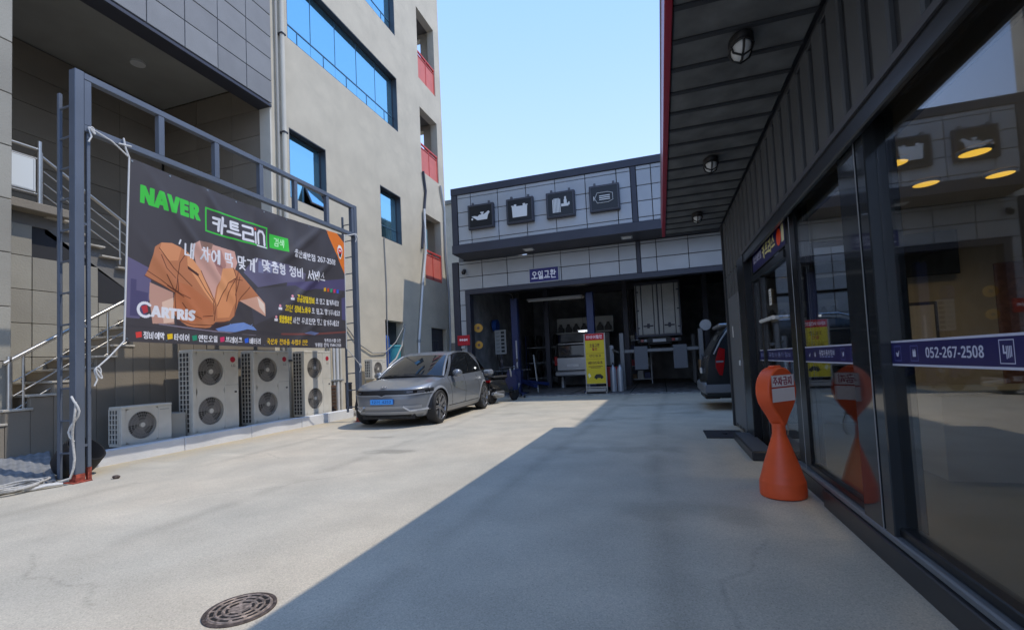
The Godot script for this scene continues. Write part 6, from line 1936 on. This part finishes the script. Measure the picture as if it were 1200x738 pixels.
func electric_car():
	var t := thing("electric_car", "matte grey electric hatchback with a blue number plate parked below the office block", "car", Vector3(-5.555, 0, -10.62), deg_to_rad(2.85))
	var paint: Material = mats.car_paint
	# plan outline resampled to even steps
	var raw := []
	for i in 4001:
		var a := TAU * i / 4000.0
		raw.append(Vector2(signf(cos(a)) * pow(absf(cos(a)), 2.0 / 2.4), signf(sin(a)) * pow(absf(sin(a)), 2.0 / 7.0)))
	var total := 0.0
	for i in 4000: total += ((raw[i + 1] - raw[i]) * Vector2(.945, 2.32)).length()
	var N := 400
	var loop := []
	var acc := 0.0
	var nxt := 0.0
	for i in 4000:
		if acc >= nxt and loop.size() < N:
			loop.append(raw[i]); nxt += total / N
		acc += ((raw[i + 1] - raw[i]) * Vector2(.945, 2.32)).length()
	var rows := []
	var NT := 48
	for j in NT + 1: rows.append([])
	for c in loop:
		var zz: float = c.y * 2.32
		var ytop := pick(CT, zz)
		var ylow := .205
		if absf(c.x) > .6:
			for za in [1.5, -1.5]:
				var d := absf(zz - za)
				if d < .405: ylow = maxf(ylow, .355 + sqrt(.405 * .405 - d * d))
		for j in NT + 1:
			var y := lerpf(ytop, ylow, float(j) / NT)
			rows[j].append(car_at(c.x, c.y, y))
	obj("body_shell", Sh.new().grid(rows, true, false, true), paint, t)
	# bonnet between the two upper edges
	var bon := []
	for i in 29:
		var cz := pow(sin(lerpf(.24, PI / 2 - .002, i / 28.0)), 2.0 / 7.0)
		if i < 22: cz = lerpf(.43, .955, i / 21.0)
		else: cz = lerpf(.955, .9995, (i - 21) / 7.0)
		var cx := pow(maxf(1.0 - pow(cz, 7.0), 0.0), 1.0 / 2.4)
		var e := car_at(cx, cz, pick(CT, cz * 2.32))
		var row := []
		for k in 25:
			var u := k / 12.0 - 1.0
			var crown := lerpf(.075, .012, clampf((e.z - 1.0) / 1.3, 0, 1))
			var ridge := .010 * exp(-pow((absf(u) - .72) / .10, 2.0)) * clampf((2.2 - e.z) / .6, 0, 1)
			row.append(Vector3(e.x * u, e.y + crown * (1 - u * u) + ridge, e.z))
		bon.append(row)
	obj("bonnet", Sh.new().grid(bon), paint, t)
	# tail deck
	var dk := []
	for i in 8:
		var cz := -lerpf(.90, .9995, i / 7.0)
		var cx := pow(maxf(1.0 - pow(-cz, 7.0), 0.0), 1.0 / 2.4)
		var e := car_at(cx, cz, pick(CT, cz * 2.32))
		var row := []
		for k in 9: row.append(Vector3(e.x * (k / 4.0 - 1.0), e.y, e.z))
		dk.append(row)
	obj("tail_deck", Sh.new().grid(dk, true), paint, t)
	# greenhouse
	var RY := [[-1.86, 1.43], [-1.5, 1.515], [-1.1, 1.565], [-.7, 1.585], [-.3, 1.575], [.0, 1.535], [.24, 1.475]]
	var rail := func(zr: float, s: float) -> Vector3: return Vector3(s * lerpf(.575, .615, clampf((zr + 1.86) / .6, 0, 1)), pick(RY, zr), zr)
	var roof_z := func(f: float) -> float: return lerpf(.24, -1.86, f)
	var belt := func(f: float, s: float) -> Vector3:
		var zb := lerpf(1.10, -2.17, f)
		var p := flank(zb, pick(CT, zb), s, -.012)
		return p + Vector3(0, -.01, 0)
	var gh := func(f: float, v: float, s: float, off: float) -> Vector3:
		var a: Vector3 = belt.call(f, s)
		var b: Vector3 = rail.call(roof_z.call(f), s)
		var p := a.lerp(b, v)
		p.x += s * (.03 * sin(PI * v) + off)
		p.y += off * .4
		return p
	for s in [-1.0, 1.0]:
		var g := []
		for j in 13:
			var r := []
			for i in 41: r.append(gh.call(i / 40.0, j / 12.0, s, 0.0))
			g.append(r)
		var pil := obj("cabin_side", Sh.new().grid(g, s < 0), paint, t)
		var sg := []
		for j in 9:
			var r := []
			for i in 25:
				var f := lerpf(.06, .81, i / 24.0)
				var top := .95 if f < .64 else lerpf(.95, .45, (f - .64) / .17)
				r.append(gh.call(f, lerpf(.03, top, j / 8.0), s, .004))
			sg.append(r)
		obj("window_surround", Sh.new().grid(sg, s < 0), mats.gloss_black, pil)
		for w in [[.085, .465, "side_window"], [.485, .70, "side_window"], [.71, .79, "quarter_window"]]:
			g = []
			for j in 9:
				var r := []
				for i in 17:
					var f := lerpf(w[0], w[1], i / 16.0)
					var top := .90
					if f > .62: top = lerpf(.90, .42, (f - .62) / .18)
					r.append(gh.call(f, lerpf(.05, top, j / 8.0), s, .009))
				g.append(r)
			obj(w[2], Sh.new().grid(g, s < 0), mats.car_glass, pil)
		var bl := []
		for i in 20: bl.append(gh.call(lerpf(.06, .88, i / 19.0), .035, s, .008))
		obj("belt_trim", Sh.new().tube(bl, .008, 6), mats.gloss_black, pil)
		bl = []
		for i in 24:
			var f := lerpf(.0, .9, i / 23.0)
			bl.append(gh.call(f, .985, s, .004))
		obj("roof_rail_trim", Sh.new().tube(bl, .014, 6), paint, pil)
	var rf := []
	for i in 25:
		var z: float = roof_z.call(i / 24.0)
		var r := []
		for k in 17:
			var u := k / 8.0 - 1.0
			var e: Vector3 = rail.call(z, 1.0)
			r.append(Vector3(e.x * u, e.y + .028 * (1 - u * u), z + (.11 * (1 - u * u) if i == 0 else .11 * (1 - u * u) * maxf(0, 1 - i / 6.0))))
		rf.append(r)
	obj("roof", Sh.new().grid(rf, true), paint, t)
	var ws := []
	for j in 13:
		var v := j / 12.0
		var r := []
		for k in 25:
			var u := k / 12.0 - 1.0
			var a := Vector3(.80 * u, .985 + .045 * (1 - u * u), 1.07 + .26 * (1 - u * u))
			var b := Vector3(.585 * u, 1.475 + .026 * (1 - u * u), .25 + .11 * (1 - u * u))
			var p := a.lerp(b, v)
			p += Vector3(0, .03, .02) * sin(PI * v)
			r.append(p)
		ws.append(r)
	obj("windscreen", Sh.new().grid(ws, true), mats.car_glass, t)
	for s in [-1.0, 1.0]:
		var ap := []
		for j in 10:
			var v := j / 9.0
			ap.append(Vector3(s * lerpf(.815, .60, v), lerpf(.985, 1.475, v) + .03 * sin(PI * v) + .004, lerpf(1.08, .25, v) + .02 * sin(PI * v)))
		obj("windscreen_pillar", Sh.new().tube(ap, .032, 8), paint, t)
	var wip := Sh.new()
	wip.tube([Vector3(.1, 1.045, 1.30), Vector3(-.35, 1.06, 1.25), Vector3(-.62, 1.03, 1.13)], .009, 5); wip.tube([Vector3(.62, 1.02, 1.15), Vector3(.3, 1.06, 1.25), Vector3(-.05, 1.07, 1.27)], .009, 5)
	obj("wiper", wip, mats.black, t)
	obj("cowl", Sh.new().tube([Vector3(-.80, .99, 1.10), Vector3(-.45, 1.02, 1.27), Vector3(0, 1.03, 1.345), Vector3(.45, 1.02, 1.27), Vector3(.80, .99, 1.10)], .018, 6), mats.black, t)
	var rg := []
	for j in 7:
		var r := []
		for k in 11:
			var u := k / 5.0 - 1.0
			r.append(Vector3(lerpf(.575, .74, j / 6.0) * u, lerpf(1.44, 1.05, j / 6.0) + .02 * (1 - u * u), lerpf(-1.84, -2.22, j / 6.0)))
		rg.append(r)
	obj("rear_window", Sh.new().grid(rg, true), mats.car_glass, t)
	obj("roof_spoiler", Sh.new().span(Vector3(-.56, 1.40, -1.98), Vector3(.56, 1.44, -1.80), .012), paint, t)
	# nose: black band with headlamps, silver lower edge with its V, plate, lower intake
	var hi := func(x: float) -> float: return .778 - .012 * absf(x) + .020 * smoothstep(.55, .95, absf(x))
	var lo := func(x: float) -> float: return .682 - .004 * absf(x) + .030 * smoothstep(.5, .95, absf(x)) if absf(x) > .07 else .682 - .03 * (1.0 - absf(x) / .07)
	var band := obj("front_band", patch(-.935, .935, lo, hi, 40, .014), mats.black, t)
	for s in [-1.0, 1.0]:
		var x0: float = minf(s * .50, s * .90)
		var x1: float = maxf(s * .50, s * .90)
		var hl := obj("headlamp", patch(x0, x1, func(x): return .697, func(x): return .752, 10, .018), mats.gloss_black, band)
		for q in [.60, .78]:
			obj("lamp_square", patch(s * q - .055, s * q + .055, func(x): return .704, func(x): return .745, 3, .022), mats.alu_dark, hl)
	obj("silver_lip", patch(-.93, .93, func(x): return lo.call(x) - .026, func(x): return lo.call(x), 40, .018), mats.car_trim, t)
	obj("lower_grille", patch(-.62, .62, func(x): return .215, func(x): return .275, 20, .014), mats.black, t)
	obj("bumper_panel", patch(-.80, .80, func(x): return .40, func(x): return .455, 24, .016), mats.car_trim, t)
	for s in [-1.0, 1.0]:
		var z := Sh.new()
		var pts := []
		for q in [[.47, .435], [.60, .345], [.90, .365]]: pts.append(nose(s * q[0], q[1], .022))
		z.bar(pts[0], pts[1], .06, .03); z.bar(pts[1], pts[2], .06, .032)
		obj("bright_accent", z, mats.car_bright, t)
	obj("under_lip", patch(-.84, .84, func(x): return .275, func(x): return .345, 24, .02), mats.car_trim, t)
	var cv := Cv.new(256, 64, Color(.30, .64, .94))
	write(cv, "12러 4252", 16, 12, 224, 40, Color(.12, .34, .62), 4)
	var pl := obj("number_plate", Sh.new().span(Vector3(-.26, .49, 2.335), Vector3(.26, .60, 2.356), .004), mats.tarp_blue, t)
	var f := Sh.new()
	f.uvquad(Vector3(-.255, .494, 2.3585), Vector3(.255, .494, 2.3585), Vector3(.255, .596, 2.3585), Vector3(-.255, .596, 2.3585))
	obj("plate_print", f, print_mat("plate_print", cv.im, .4), pl)
	var lg := Sh.new()
	var ring := []
	for k in 24:
		var a := TAU * k / 24
		ring.append(Vector3(.075 * cos(a), .835 + .014 * sin(a), 2.235 - .034 * sin(a)))
	lg.tube(ring, .005, 6, true)
	lg.tube([Vector3(-.035, .825, 2.262), Vector3(-.02, .85, 2.212)], .006, 6); lg.tube([Vector3(.02, .825, 2.262), Vector3(.035, .85, 2.212)], .006, 6); lg.tube([Vector3(-.028, .837, 2.237), Vector3(.028, .843, 2.237)], .005, 6)
	obj("bonnet_badge", lg, mats.alloy, t)
	# sides: arch cladding, sill, door lines, mirrors, wheels
	for s in [-1.0, 1.0]:
		for za in [1.5, -1.5]:
			var g := []
			for r in [.400, .425, .452]:
				var row := []
				for k in 33:
					var a := lerpf(-.32, PI + .32, k / 32.0)
					var y := maxf(.355 + r * sin(a), .21)
					row.append(flank(za + r * cos(a), y, s, .012 if r < .44 else .002))
				g.append(row)
			obj("arch_cladding", Sh.new().grid(g, s > 0), mats.car_trim, t)
			var lin_ := Sh.new()
			for k in 16:
				var a := PI * k / 16
				var b := PI * (k + 1) / 16
				lin_.quad(Vector3(s * .60, .355 + .42 * sin(a), za + .42 * cos(a)), Vector3(s * .905, .355 + .42 * sin(a), za + .42 * cos(a)), Vector3(s * .905, .355 + .42 * sin(b), za + .42 * cos(b)), Vector3(s * .60, .355 + .42 * sin(b), za + .42 * cos(b)))
			obj("arch_liner", lin_, mats.black, t)
			wheel(t, Vector3(s * .815, .36, za), s)
		var g2 := []
		for y in [.205, .26, .325]:
			var row := []
			for k in 20: row.append(flank(lerpf(1.06, -1.06, k / 19.0), y, s, .010))
			g2.append(row)
		obj("sill_cladding", Sh.new().grid(g2, s < 0), mats.car_trim, t)
		var seams := Sh.new()
		for q in [[.98, .80], [-.02, -.02], [-.95, -1.12]]:
			var pts := []
			for k in 9: pts.append(flank(lerpf(q[0], q[1], 1.0 - k / 8.0), lerpf(.34, .975, k / 8.0), s, .0))
			seams.tube(pts, .0045, 5)
		var low := []
		for k in 12: low.append(flank(lerpf(.98, -.98, k / 11.0), .335, s, .0))
		seams.tube(low, .005, 5)
		obj("door_seams", seams, mats.black, t)
		for z in [.22, -.82]:
			obj("door_handle", Sh.new().box(flank(z, .84, s, .003), Vector3(.014, .024, .20), .004), paint, t)
		var mm := Sh.new()
		mm.xf = Transform3D(Basis().scaled(Vector3(.125, .085, .09)), Vector3(s * 1.01, 1.05, .70))
		var pr := []
		for k in 11: pr.append(Vector2(sin(PI * k / 10), -cos(PI * k / 10)))
		mm.lathe(pr, 16)
		var mir := obj("door_mirror", mm, paint, t)
		obj("mirror_stalk", Sh.new().bar(Vector3(s * .86, .985, .70), Vector3(s * .97, 1.0, .70), .04), mats.gloss_black, mir)
		# diagonal crease on the doors
		var cr := []
		for k in 16: cr.append(flank(lerpf(1.0, -1.0, k / 15.0), lerpf(.80, .42, k / 15.0), s, .0015))
		obj("door_crease", Sh.new().tube(cr, .006, 6), paint, t)
		var tl := []
		for y in [.84, .92]:
			var row := []
			for k in 6: row.append(flank(lerpf(-2.0, -2.2, k / 5.0), y, s, .006))
			tl.append(row)
		obj("tail_lamp", Sh.new().grid(tl, s > 0), mats.tail_red, t)
	obj("underbody", Sh.new().span(Vector3(-.60, .17, -2.08), Vector3(.60, .62, 2.1)), mats.black, t)
	obj("floor_pan", Sh.new().span(Vector3(-.82, .17, -1.08), Vector3(.82, .22, 1.08)), mats.black, t)

func wheel(t: Node, c: Vector3, s: float):
	var sh := Sh.new()
	sh.xf = Transform3D(Basis(Vector3(0, 0, 1), -PI / 2 * s), c)      # local y points outwards
	sh.lathe([Vector2(.26, -.11), Vector2(.33, -.115), Vector2(.352, -.10), Vector2(.36, -.06), Vector2(.36, .06), Vector2(.352, .10), Vector2(.33, .118), Vector2(.275, .108), Vector2(.262, .09)], 40)
	var ty := obj("wheel", sh, mats.rubber, t)
	var r := Sh.new()
	r.xf = sh.xf
	r.lathe([Vector2(.268, -.10), Vector2(.255, .06), Vector2(.262, .10), Vector2(.276, .110), Vector2(.27, .10)], 40)
	r.lathe([Vector2(.0, .095), Vector2(.055, .092), Vector2(.065, .06), Vector2(.0, .055)], 20)
	obj("rim", r, mats.alloy, ty)
	var d := Sh.new()
	d.xf = sh.xf
	d.lathe([Vector2(.0, .045), Vector2(.25, .03), Vector2(.256, .0)], 30)
	obj("wheel_disc", d, mats.alloy_dark, ty)
	var sp := Sh.new()
	sp.xf = sh.xf
	for k in 10:
		var a := TAU * k / 10
		var tw := .22 if k % 2 == 0 else -.22
		sp.bar(Vector3(.05 * cos(a), .075, .05 * sin(a)), Vector3(.268 * cos(a + tw), .10, .268 * sin(a + tw)), .030, .024)
		sp.bar(Vector3(.15 * cos(a + .31), .072, .15 * sin(a + .31)), Vector3(.27 * cos(a + .31), .088, .27 * sin(a + .31)), .05, .016)
	obj("spokes", sp, mats.alloy, ty)

# ---------------------------------------------------------------- dark sports utility car beyond the shop corner: local -z is its front
func parked_suv():
	var t := thing("dark_suv", "dark off-road car with tall red tail lamp, its rear showing past the shop corner", "car", Vector3(.90, 0, -11.85), -PI / 2)
	var rows := []
	var prof := [[.28, .86, .10], [.34, .93, .0], [.62, .95, .0], [.80, .94, .04], [1.05, .94, .06], [1.30, .90, .16], [1.60, .82, .34], [1.80, .76, .50], [1.86, .66, .62]]
	for i in 10:
		var f := i / 9.0
		var r := []
		for q in prof:
			var z := -lerpf(q[2], 4.5 - q[2] * 1.2 - (maxf(0, q[0] - 1.05) * 1.6), f)
			r.append(Vector3(q[1], q[0] - (.0 if q[0] < 1.1 else .0), z))
		for k in range(prof.size() - 1, -1, -1):
			var q = prof[k]
			r.append(Vector3(-r[k].x, r[k].y, r[k].z))
		rows.append(r)
	obj("body", Sh.new().grid(rows), mats.dark_paint, t)
	# tailgate surface across the back
	var tg := []
	for q in prof:
		var r := []
		for k in 9:
			var u := k / 4.0 - 1.0
			r.append(Vector3(q[1] * u, q[0], -q[2] + .05 * (1 - u * u)))
		tg.append(r)
	obj("tailgate", Sh.new().grid(tg), mats.dark_paint, t)
	var rw := []
	for y in [1.12, 1.35, 1.62]:
		var r := []
		for k in 9:
			var u := (k / 4.0 - 1.0) * .78
			r.append(Vector3(.9 * u, y, -lerpf(.09, .36, (y - 1.12) / .5) + .05 * (1 - u * u) + .012))
		rw.append(r)
	obj("rear_window", Sh.new().grid(rw), mats.car_glass, t)
	for s in [-1.0, 1.0]:
		var lamp := Sh.new()
		lamp.xf = Transform3D(Basis(Vector3(0, 0, -1), Vector3(0, 1, 0), Vector3(1, 0, 0)), Vector3(s * .945, 0, 0))
		lamp.prism(PackedVector2Array([Vector2(.40, 1.30), Vector2(.29, 1.34), Vector2(.20, 1.08), Vector2(.20, .92), Vector2(.26, .76), Vector2(.32, .74), Vector2(.37, .98)]), -.06, .025)
		var la := obj("tail_lamp", lamp, mats.tail_red, t)
		obj("reversing_lens", Sh.new().span(Vector3(s * .945 - .03, 1.02, -.36), Vector3(s * .945 + .028, 1.06, -.21), .004), mats.lamp_lens, la)
		for z in [-.95, -3.6]:
			var w := Sh.new()
			w.xf = Transform3D(Basis(Vector3(0, 0, 1), -PI / 2 * s), Vector3(s * .84, .37, z))
			w.lathe([Vector2(.24, -.12), Vector2(.34, -.12), Vector2(.37, -.08), Vector2(.37, .08), Vector2(.34, .12), Vector2(.25, .11)], 28)
			var wh := obj("wheel", w, mats.rubber, t)
			var r := Sh.new()
			r.xf = w.xf
			r.lathe([Vector2(.0, .10), Vector2(.12, .10), Vector2(.24, .09), Vector2(.25, .115)], 24)
			obj("rim", r, mats.alloy, wh)
		var sw := []
		for y in [1.14, 1.40, 1.66]:
			var r := []
			for k in 7: r.append(Vector3(s * (lerpf(.935, .80, (y - 1.14) / .5) + .006), y, lerpf(-.62 - (y - 1.14) * .3, -3.0 + (y - 1.14) * 1.2, k / 6.0)))
			sw.append(r)
		obj("side_window", Sh.new().grid(sw, s > 0), mats.car_glass, t)
		obj("roof_rail", Sh.new().tube([Vector3(s * .70, 1.87, -.7), Vector3(s * .70, 1.93, -.9), Vector3(s * .70, 1.93, -2.6), Vector3(s * .70, 1.86, -2.8)], .022, 8), mats.chrome, t)
		obj("pillar_trim", Sh.new().tube([Vector3(s * .93, 1.2, -.18), Vector3(s * .87, 1.5, -.34), Vector3(s * .78, 1.8, -.56)], .018, 6), mats.silver_paint, t)
	obj("rear_bumper", Sh.new().span(Vector3(-.95, .34, -.62), Vector3(.95, .60, .07), .05), mats.door_grey, t)
	obj("tow_guard", Sh.new().span(Vector3(-.6, .22, -.3), Vector3(.6, .34, .02), .02), mats.black, t)
	obj("rear_spoiler", Sh.new().span(Vector3(-.66, 1.80, -.62), Vector3(.66, 1.87, -.34), .02), mats.silver_paint, t)
	obj("number_plate", Sh.new().span(Vector3(-.26, .78, .02), Vector3(.26, .90, .035)), mats.kerb, t)
	obj("wiper", Sh.new().bar(Vector3(0, 1.1, -.02), Vector3(-.5, 1.2, -.05), .02), mats.black, t)
	obj("underbody", Sh.new().span(Vector3(-.7, .24, -4.2), Vector3(.7, .7, -.3)), mats.black, t)

func scooter():
	# dark delivery scooter half hidden behind the grey car, rear towards the camera
	var t := thing("dark_scooter", "dark scooter with a pale top box standing half behind the grey car", "scooter", Vector3(-4.93, 0, -13.75), -.25)
	for z in [0.25, -1.05]:
		var w := Sh.new()
		w.xf = Transform3D(Basis(Vector3(0, 0, 1), -PI / 2), Vector3(0, .25, z))
		w.lathe([Vector2(.17, -.05), Vector2(.22, -.06), Vector2(.25, -.03), Vector2(.25, .03), Vector2(.22, .06), Vector2(.17, .05)], 26)
		var o := obj("wheel", w, mats.rubber, t)
		var r := Sh.new()
		r.xf = w.xf
		r.lathe([Vector2(0, .03), Vector2(.06, .03), Vector2(.165, .025), Vector2(.17, .045)], 20)
		obj("rim", r, mats.alloy_dark, o)
	var rows := []
	for q in [[.42, .06, .62, .70], [.30, .13, .45, .76], [.0, .17, .38, .78], [-.35, .16, .36, .74], [-.55, .13, .30, .42], [-.85, .12, .28, .36]]:
		var r := []
		for k in 12:
			var a := TAU * k / 12
			r.append(Vector3(q[1] * cos(a), (q[2] + q[3]) * .5 + (q[3] - q[2]) * .5 * sin(a), q[0]))
		rows.append(r)
	obj("rear_body", Sh.new().grid(rows, true, false, true), mats.dark_paint, t)
	obj("seat", Sh.new().span(Vector3(-.14, .76, -.5), Vector3(.14, .85, .28), .04), mats.black, t)
	obj("front_shield", Sh.new().prism(PackedVector2Array([Vector2(-.2, .35), Vector2(.2, .35), Vector2(.23, .7), Vector2(.12, 1.0), Vector2(-.12, 1.0), Vector2(-.23, .7)]), -.98, -.90), mats.lift_blue, t)
	obj("fork", Sh.new().tube([Vector3(0, .25, -1.05), Vector3(0, .6, -.98), Vector3(0, 1.05, -.86)], .035, 8), mats.galvanised, t)
	obj("handlebar", Sh.new().tube([Vector3(-.34, 1.06, -.76), Vector3(-.1, 1.09, -.86), Vector3(.1, 1.09, -.86), Vector3(.34, 1.06, -.76)], .016, 8), mats.trim, t)
	for s in [-1.0, 1.0]: obj("mirror", Sh.new().tube([Vector3(s * .22, 1.08, -.82), Vector3(s * .28, 1.26, -.84)], .008, 6).cyl(Vector3(s * .29, 1.30, -.84), Vector3(s * .29, 1.30, -.82), .055, 14), mats.trim, t)
	obj("top_box", Sh.new().span(Vector3(-.13, .88, .26), Vector3(.13, 1.06, .52), .05), mats.lamp_lens, t)
	obj("rear_rack", Sh.new().bar(Vector3(-.1, .80, .2), Vector3(-.1, .872, .55), .03).bar(Vector3(.1, .80, .2), Vector3(.1, .872, .55), .03), mats.trim, t)
	obj("tail_lamp", Sh.new().span(Vector3(-.09, .66, .42), Vector3(.09, .73, .47), .012), mats.tail_red, t)
	var mg := obj("mudguard", Sh.new().prism(PackedVector2Array([Vector2(-.08, .30), Vector2(.08, .30), Vector2(.10, .62), Vector2(-.10, .62)]), .46, .50), mats.dark_paint, t)
	obj("number_plate", Sh.new().span(Vector3(-.09, .30, .501), Vector3(.09, .42, .512)), mats.kerb, mg)
	obj("engine", Sh.new().span(Vector3(.06, .18, -.2), Vector3(.2, .38, .3), .03), mats.alloy, t)
	obj("exhaust", Sh.new().cyl(Vector3(.17, .24, -.1), Vector3(.19, .32, .48), .05, 12), mats.galvanised, t)
	# hydraulic jack and blue cart beside it, in front of the lift post
	t = thing("blue_trolley_jack", "blue workshop jack with silver fittings right of the dark scooter", "jack", Vector3(-4.95, .014, -16.0), .4)
	obj("frame", Sh.new().bar(Vector3(-.16, .12, -.5), Vector3(-.16, .12, .5), .08).bar(Vector3(.16, .12, -.5), Vector3(.16, .12, .5), .08).bar(Vector3(-.16, .2, -.3), Vector3(.16, .2, -.3), .1), mats.lift_blue, t)
	obj("lifting_arm", Sh.new().bar(Vector3(0, .2, -.4), Vector3(0, .45, .42), .1), mats.galvanised, t)
	obj("saddle", Sh.new().cyl(Vector3(0, .45, .42), Vector3(0, .50, .42), .08, 14), mats.galvanised, t)
	obj("handle", Sh.new().tube([Vector3(0, .2, -.4), Vector3(0, 1.1, -.75)], .025, 8), mats.galvanised, t)
	for q in [[-.2, .48], [.2, .48], [-.2, -.5], [.2, -.5]]: obj("wheel", Sh.new().cyl(Vector3(q[0] - .03, .06, q[1]), Vector3(q[0] + .03, .06, q[1]), .06, 14), mats.alloy_dark, t)

# ---------------------------------------------------------------- orange no-parking stand
func no_parking_stand():
	var t := thing("no_parking_stand", "orange plastic no parking stand with a round head and white label", "traffic stand", Vector3(.905, 0, -4.45), deg_to_rad(46))
	var b := Sh.new()
	b.lathe([Vector2(0, .003), Vector2(.168, .003), Vector2(.174, .012), Vector2(.176, .06), Vector2(.173, .125), Vector2(.170, .135), Vector2(.168, .137), Vector2(.160, .165), Vector2(.140, .235), Vector2(.139, .242), Vector2(.128, .275), Vector2(.105, .345), Vector2(.080, .425), Vector2(.062, .48), Vector2(.058, .485), Vector2(.058, .50), Vector2(.053, .505), Vector2(.051, .56), Vector2(.052, .60)], 40)
	obj("base", b, mats.orange, t)
	var outline := []
	for k in 40:
		var a := TAU * k / 40.0 - PI / 2
		var p := Vector2(cos(a) * .190, .875 + sin(a) * .195)
		if p.y < .80:                       # draw the lower part down into the neck
			var f := (.80 - p.y) / .12
			p.x *= lerpf(1.0, .42, smoothstep(0.0, 1.0, clampf(f, 0, 1)))
			p.y = lerpf(p.y, .80 - f * .22, 1.0)
		outline.append(p)
	var rows := []
	for q in [[.93, -.062], [.985, -.058], [1.0, -.046], [1.0, .046], [.985, .058], [.93, .062]]:
		var r := []
		for p in outline:
			var c := Vector2(0, .86)
			var v: Vector2 = c + (p - c) * q[0]
			r.append(Vector3(v.x, v.y, q[1]))
		rows.append(r)
	var hd := Sh.new().grid(rows, false, false, true)
	var face := PackedVector2Array()
	for p in outline: face.append(Vector2(0, .86) + (p - Vector2(0, .86)) * .931)
	hd.prism(face, -.0619, .0619)
	var head := obj("head", hd, mats.orange, t)
	obj("top_grip", Sh.new().span(Vector3(-.05, 1.062, -.03), Vector3(.05, 1.083, .03), .008), mats.orange, t)
	var cv := Cv.new(256, 288, Color(.98, .96, .97))
	cv.rect(0, 128, 256, 14, Color(.74, .16, .06))
	cv.frame(0, 0, 256, 128, 8, Color(.84, .80, .82))
	write(cv, "주차금지", 18, 22, 220, 84, Color(.62, .22, .36), 11)
	var f := Sh.new()
	f.uvquad(Vector3(-.155, .785, .0645), Vector3(.155, .785, .0645), Vector3(.155, 1.005, .0645), Vector3(-.155, 1.005, .0645))
	obj("label", f, print_mat("no_parking_print", cv.im, .5), head)
	var w := Sh.new()
	w.tube([Vector3(.10, .66, -.03), Vector3(.14, .655, -.03), Vector3(.155, .60, -.02), Vector3(.15, .53, -.01), Vector3(.12, .49, .0)], .005, 6)
	w.tube([Vector3(.09, .655, -.03), Vector3(.15, .67, -.03)], .007, 6)
	obj("wire_loop", w, mats.wire, t)

# ---------------------------------------------------------------- small things on the ground
func ground_things():
	var t := thing("drain_cover", "round cast iron drain cover with three rings of slots in the driveway", "drain cover", Vector3(-2.14, 0, -1.92), .35)
	t.scale = Vector3(.83, 1, .83)
	obj("rim", Sh.new().lathe([Vector2(.205, .0), Vector2(.205, .008), Vector2(.186, .010), Vector2(.184, .002)], 48), mats.iron, t)
	obj("lid", Sh.new().lathe([Vector2(.0, .008), Vector2(.176, .008), Vector2(.182, .005), Vector2(.182, .0)].map(func(v): return v), 48), mats.iron_worn, t)
	var slots := Sh.new()
	for ring in [[.152, 12, .022], [.112, 9, .020], [.072, 6, .016]]:
		for k in ring[1]:
			var a0: float = TAU * k / ring[1] + ring[0] * 3.0
			var a1: float = a0 + TAU / ring[1] * .74
			for i in 6:
				var a := lerpf(a0, a1, i / 6.0)
				var b := lerpf(a0, a1, (i + 1) / 6.0)
				var r0: float = ring[0] - ring[2] * .5
				var r1: float = ring[0] + ring[2] * .5
				slots.quad(Vector3(r0 * cos(a), .0105, r0 * sin(a)), Vector3(r0 * cos(b), .0105, r0 * sin(b)), Vector3(r1 * cos(b), .0105, r1 * sin(b)), Vector3(r1 * cos(a), .0105, r1 * sin(a)))
	obj("slots", slots, mats.hollow, t)
	var rg := Sh.new()
	for r in [.093, .132, .170]:
		rg.lathe([Vector2(r - .006, .008), Vector2(r - .004, .0135), Vector2(r + .004, .0135), Vector2(r + .006, .008)], 48)
	obj("raised_ring", rg, mats.iron_worn, t)
	t = thing("entrance_step", "low dark granite step at the shop entrance beside the orange stand", "step")
	obj("slab", Sh.new().span(Vector3(.90, 0, -7.18), Vector3(SX + .0, .105, -5.80), .012), mats.granite, t)
	obj("top_plate", Sh.new().span(Vector3(.915, .106, -7.165), Vector3(SX + .0, .110, -5.815)), mat("granite_top", lin(.085, .09, .10), .4, 0, "grain", 2.0), t)
	t = thing("dark_floor_plate", "flat dark plate on the ground before the service door", "floor plate")
	obj("plate", Sh.new().span(Vector3(.56, 0, -8.02), Vector3(1.09, .016, -7.32), .005), mats.granite, t)
	obj("knob", Sh.new().cyl(Vector3(.83, .016, -7.62), Vector3(.83, .03, -7.62), .035, 14), mats.black, t)
	t = thing("stone_chip", "small stone chip on the ground by the red foot of the left post", "stone", Vector3(-6.55, .0, -4.12))
	var st := Sh.new()
	st.xf = Transform3D(Basis().scaled(Vector3(.05, .025, .035)), Vector3(0, .02, 0))
	var pr := []
	for k in 6: pr.append(Vector2(sin(PI * k / 5) * (1.0 + .15 * (k % 2)), -cos(PI * k / 5)))
	st.lathe(pr, 7)
	obj("chip", st, mats.iron, t)
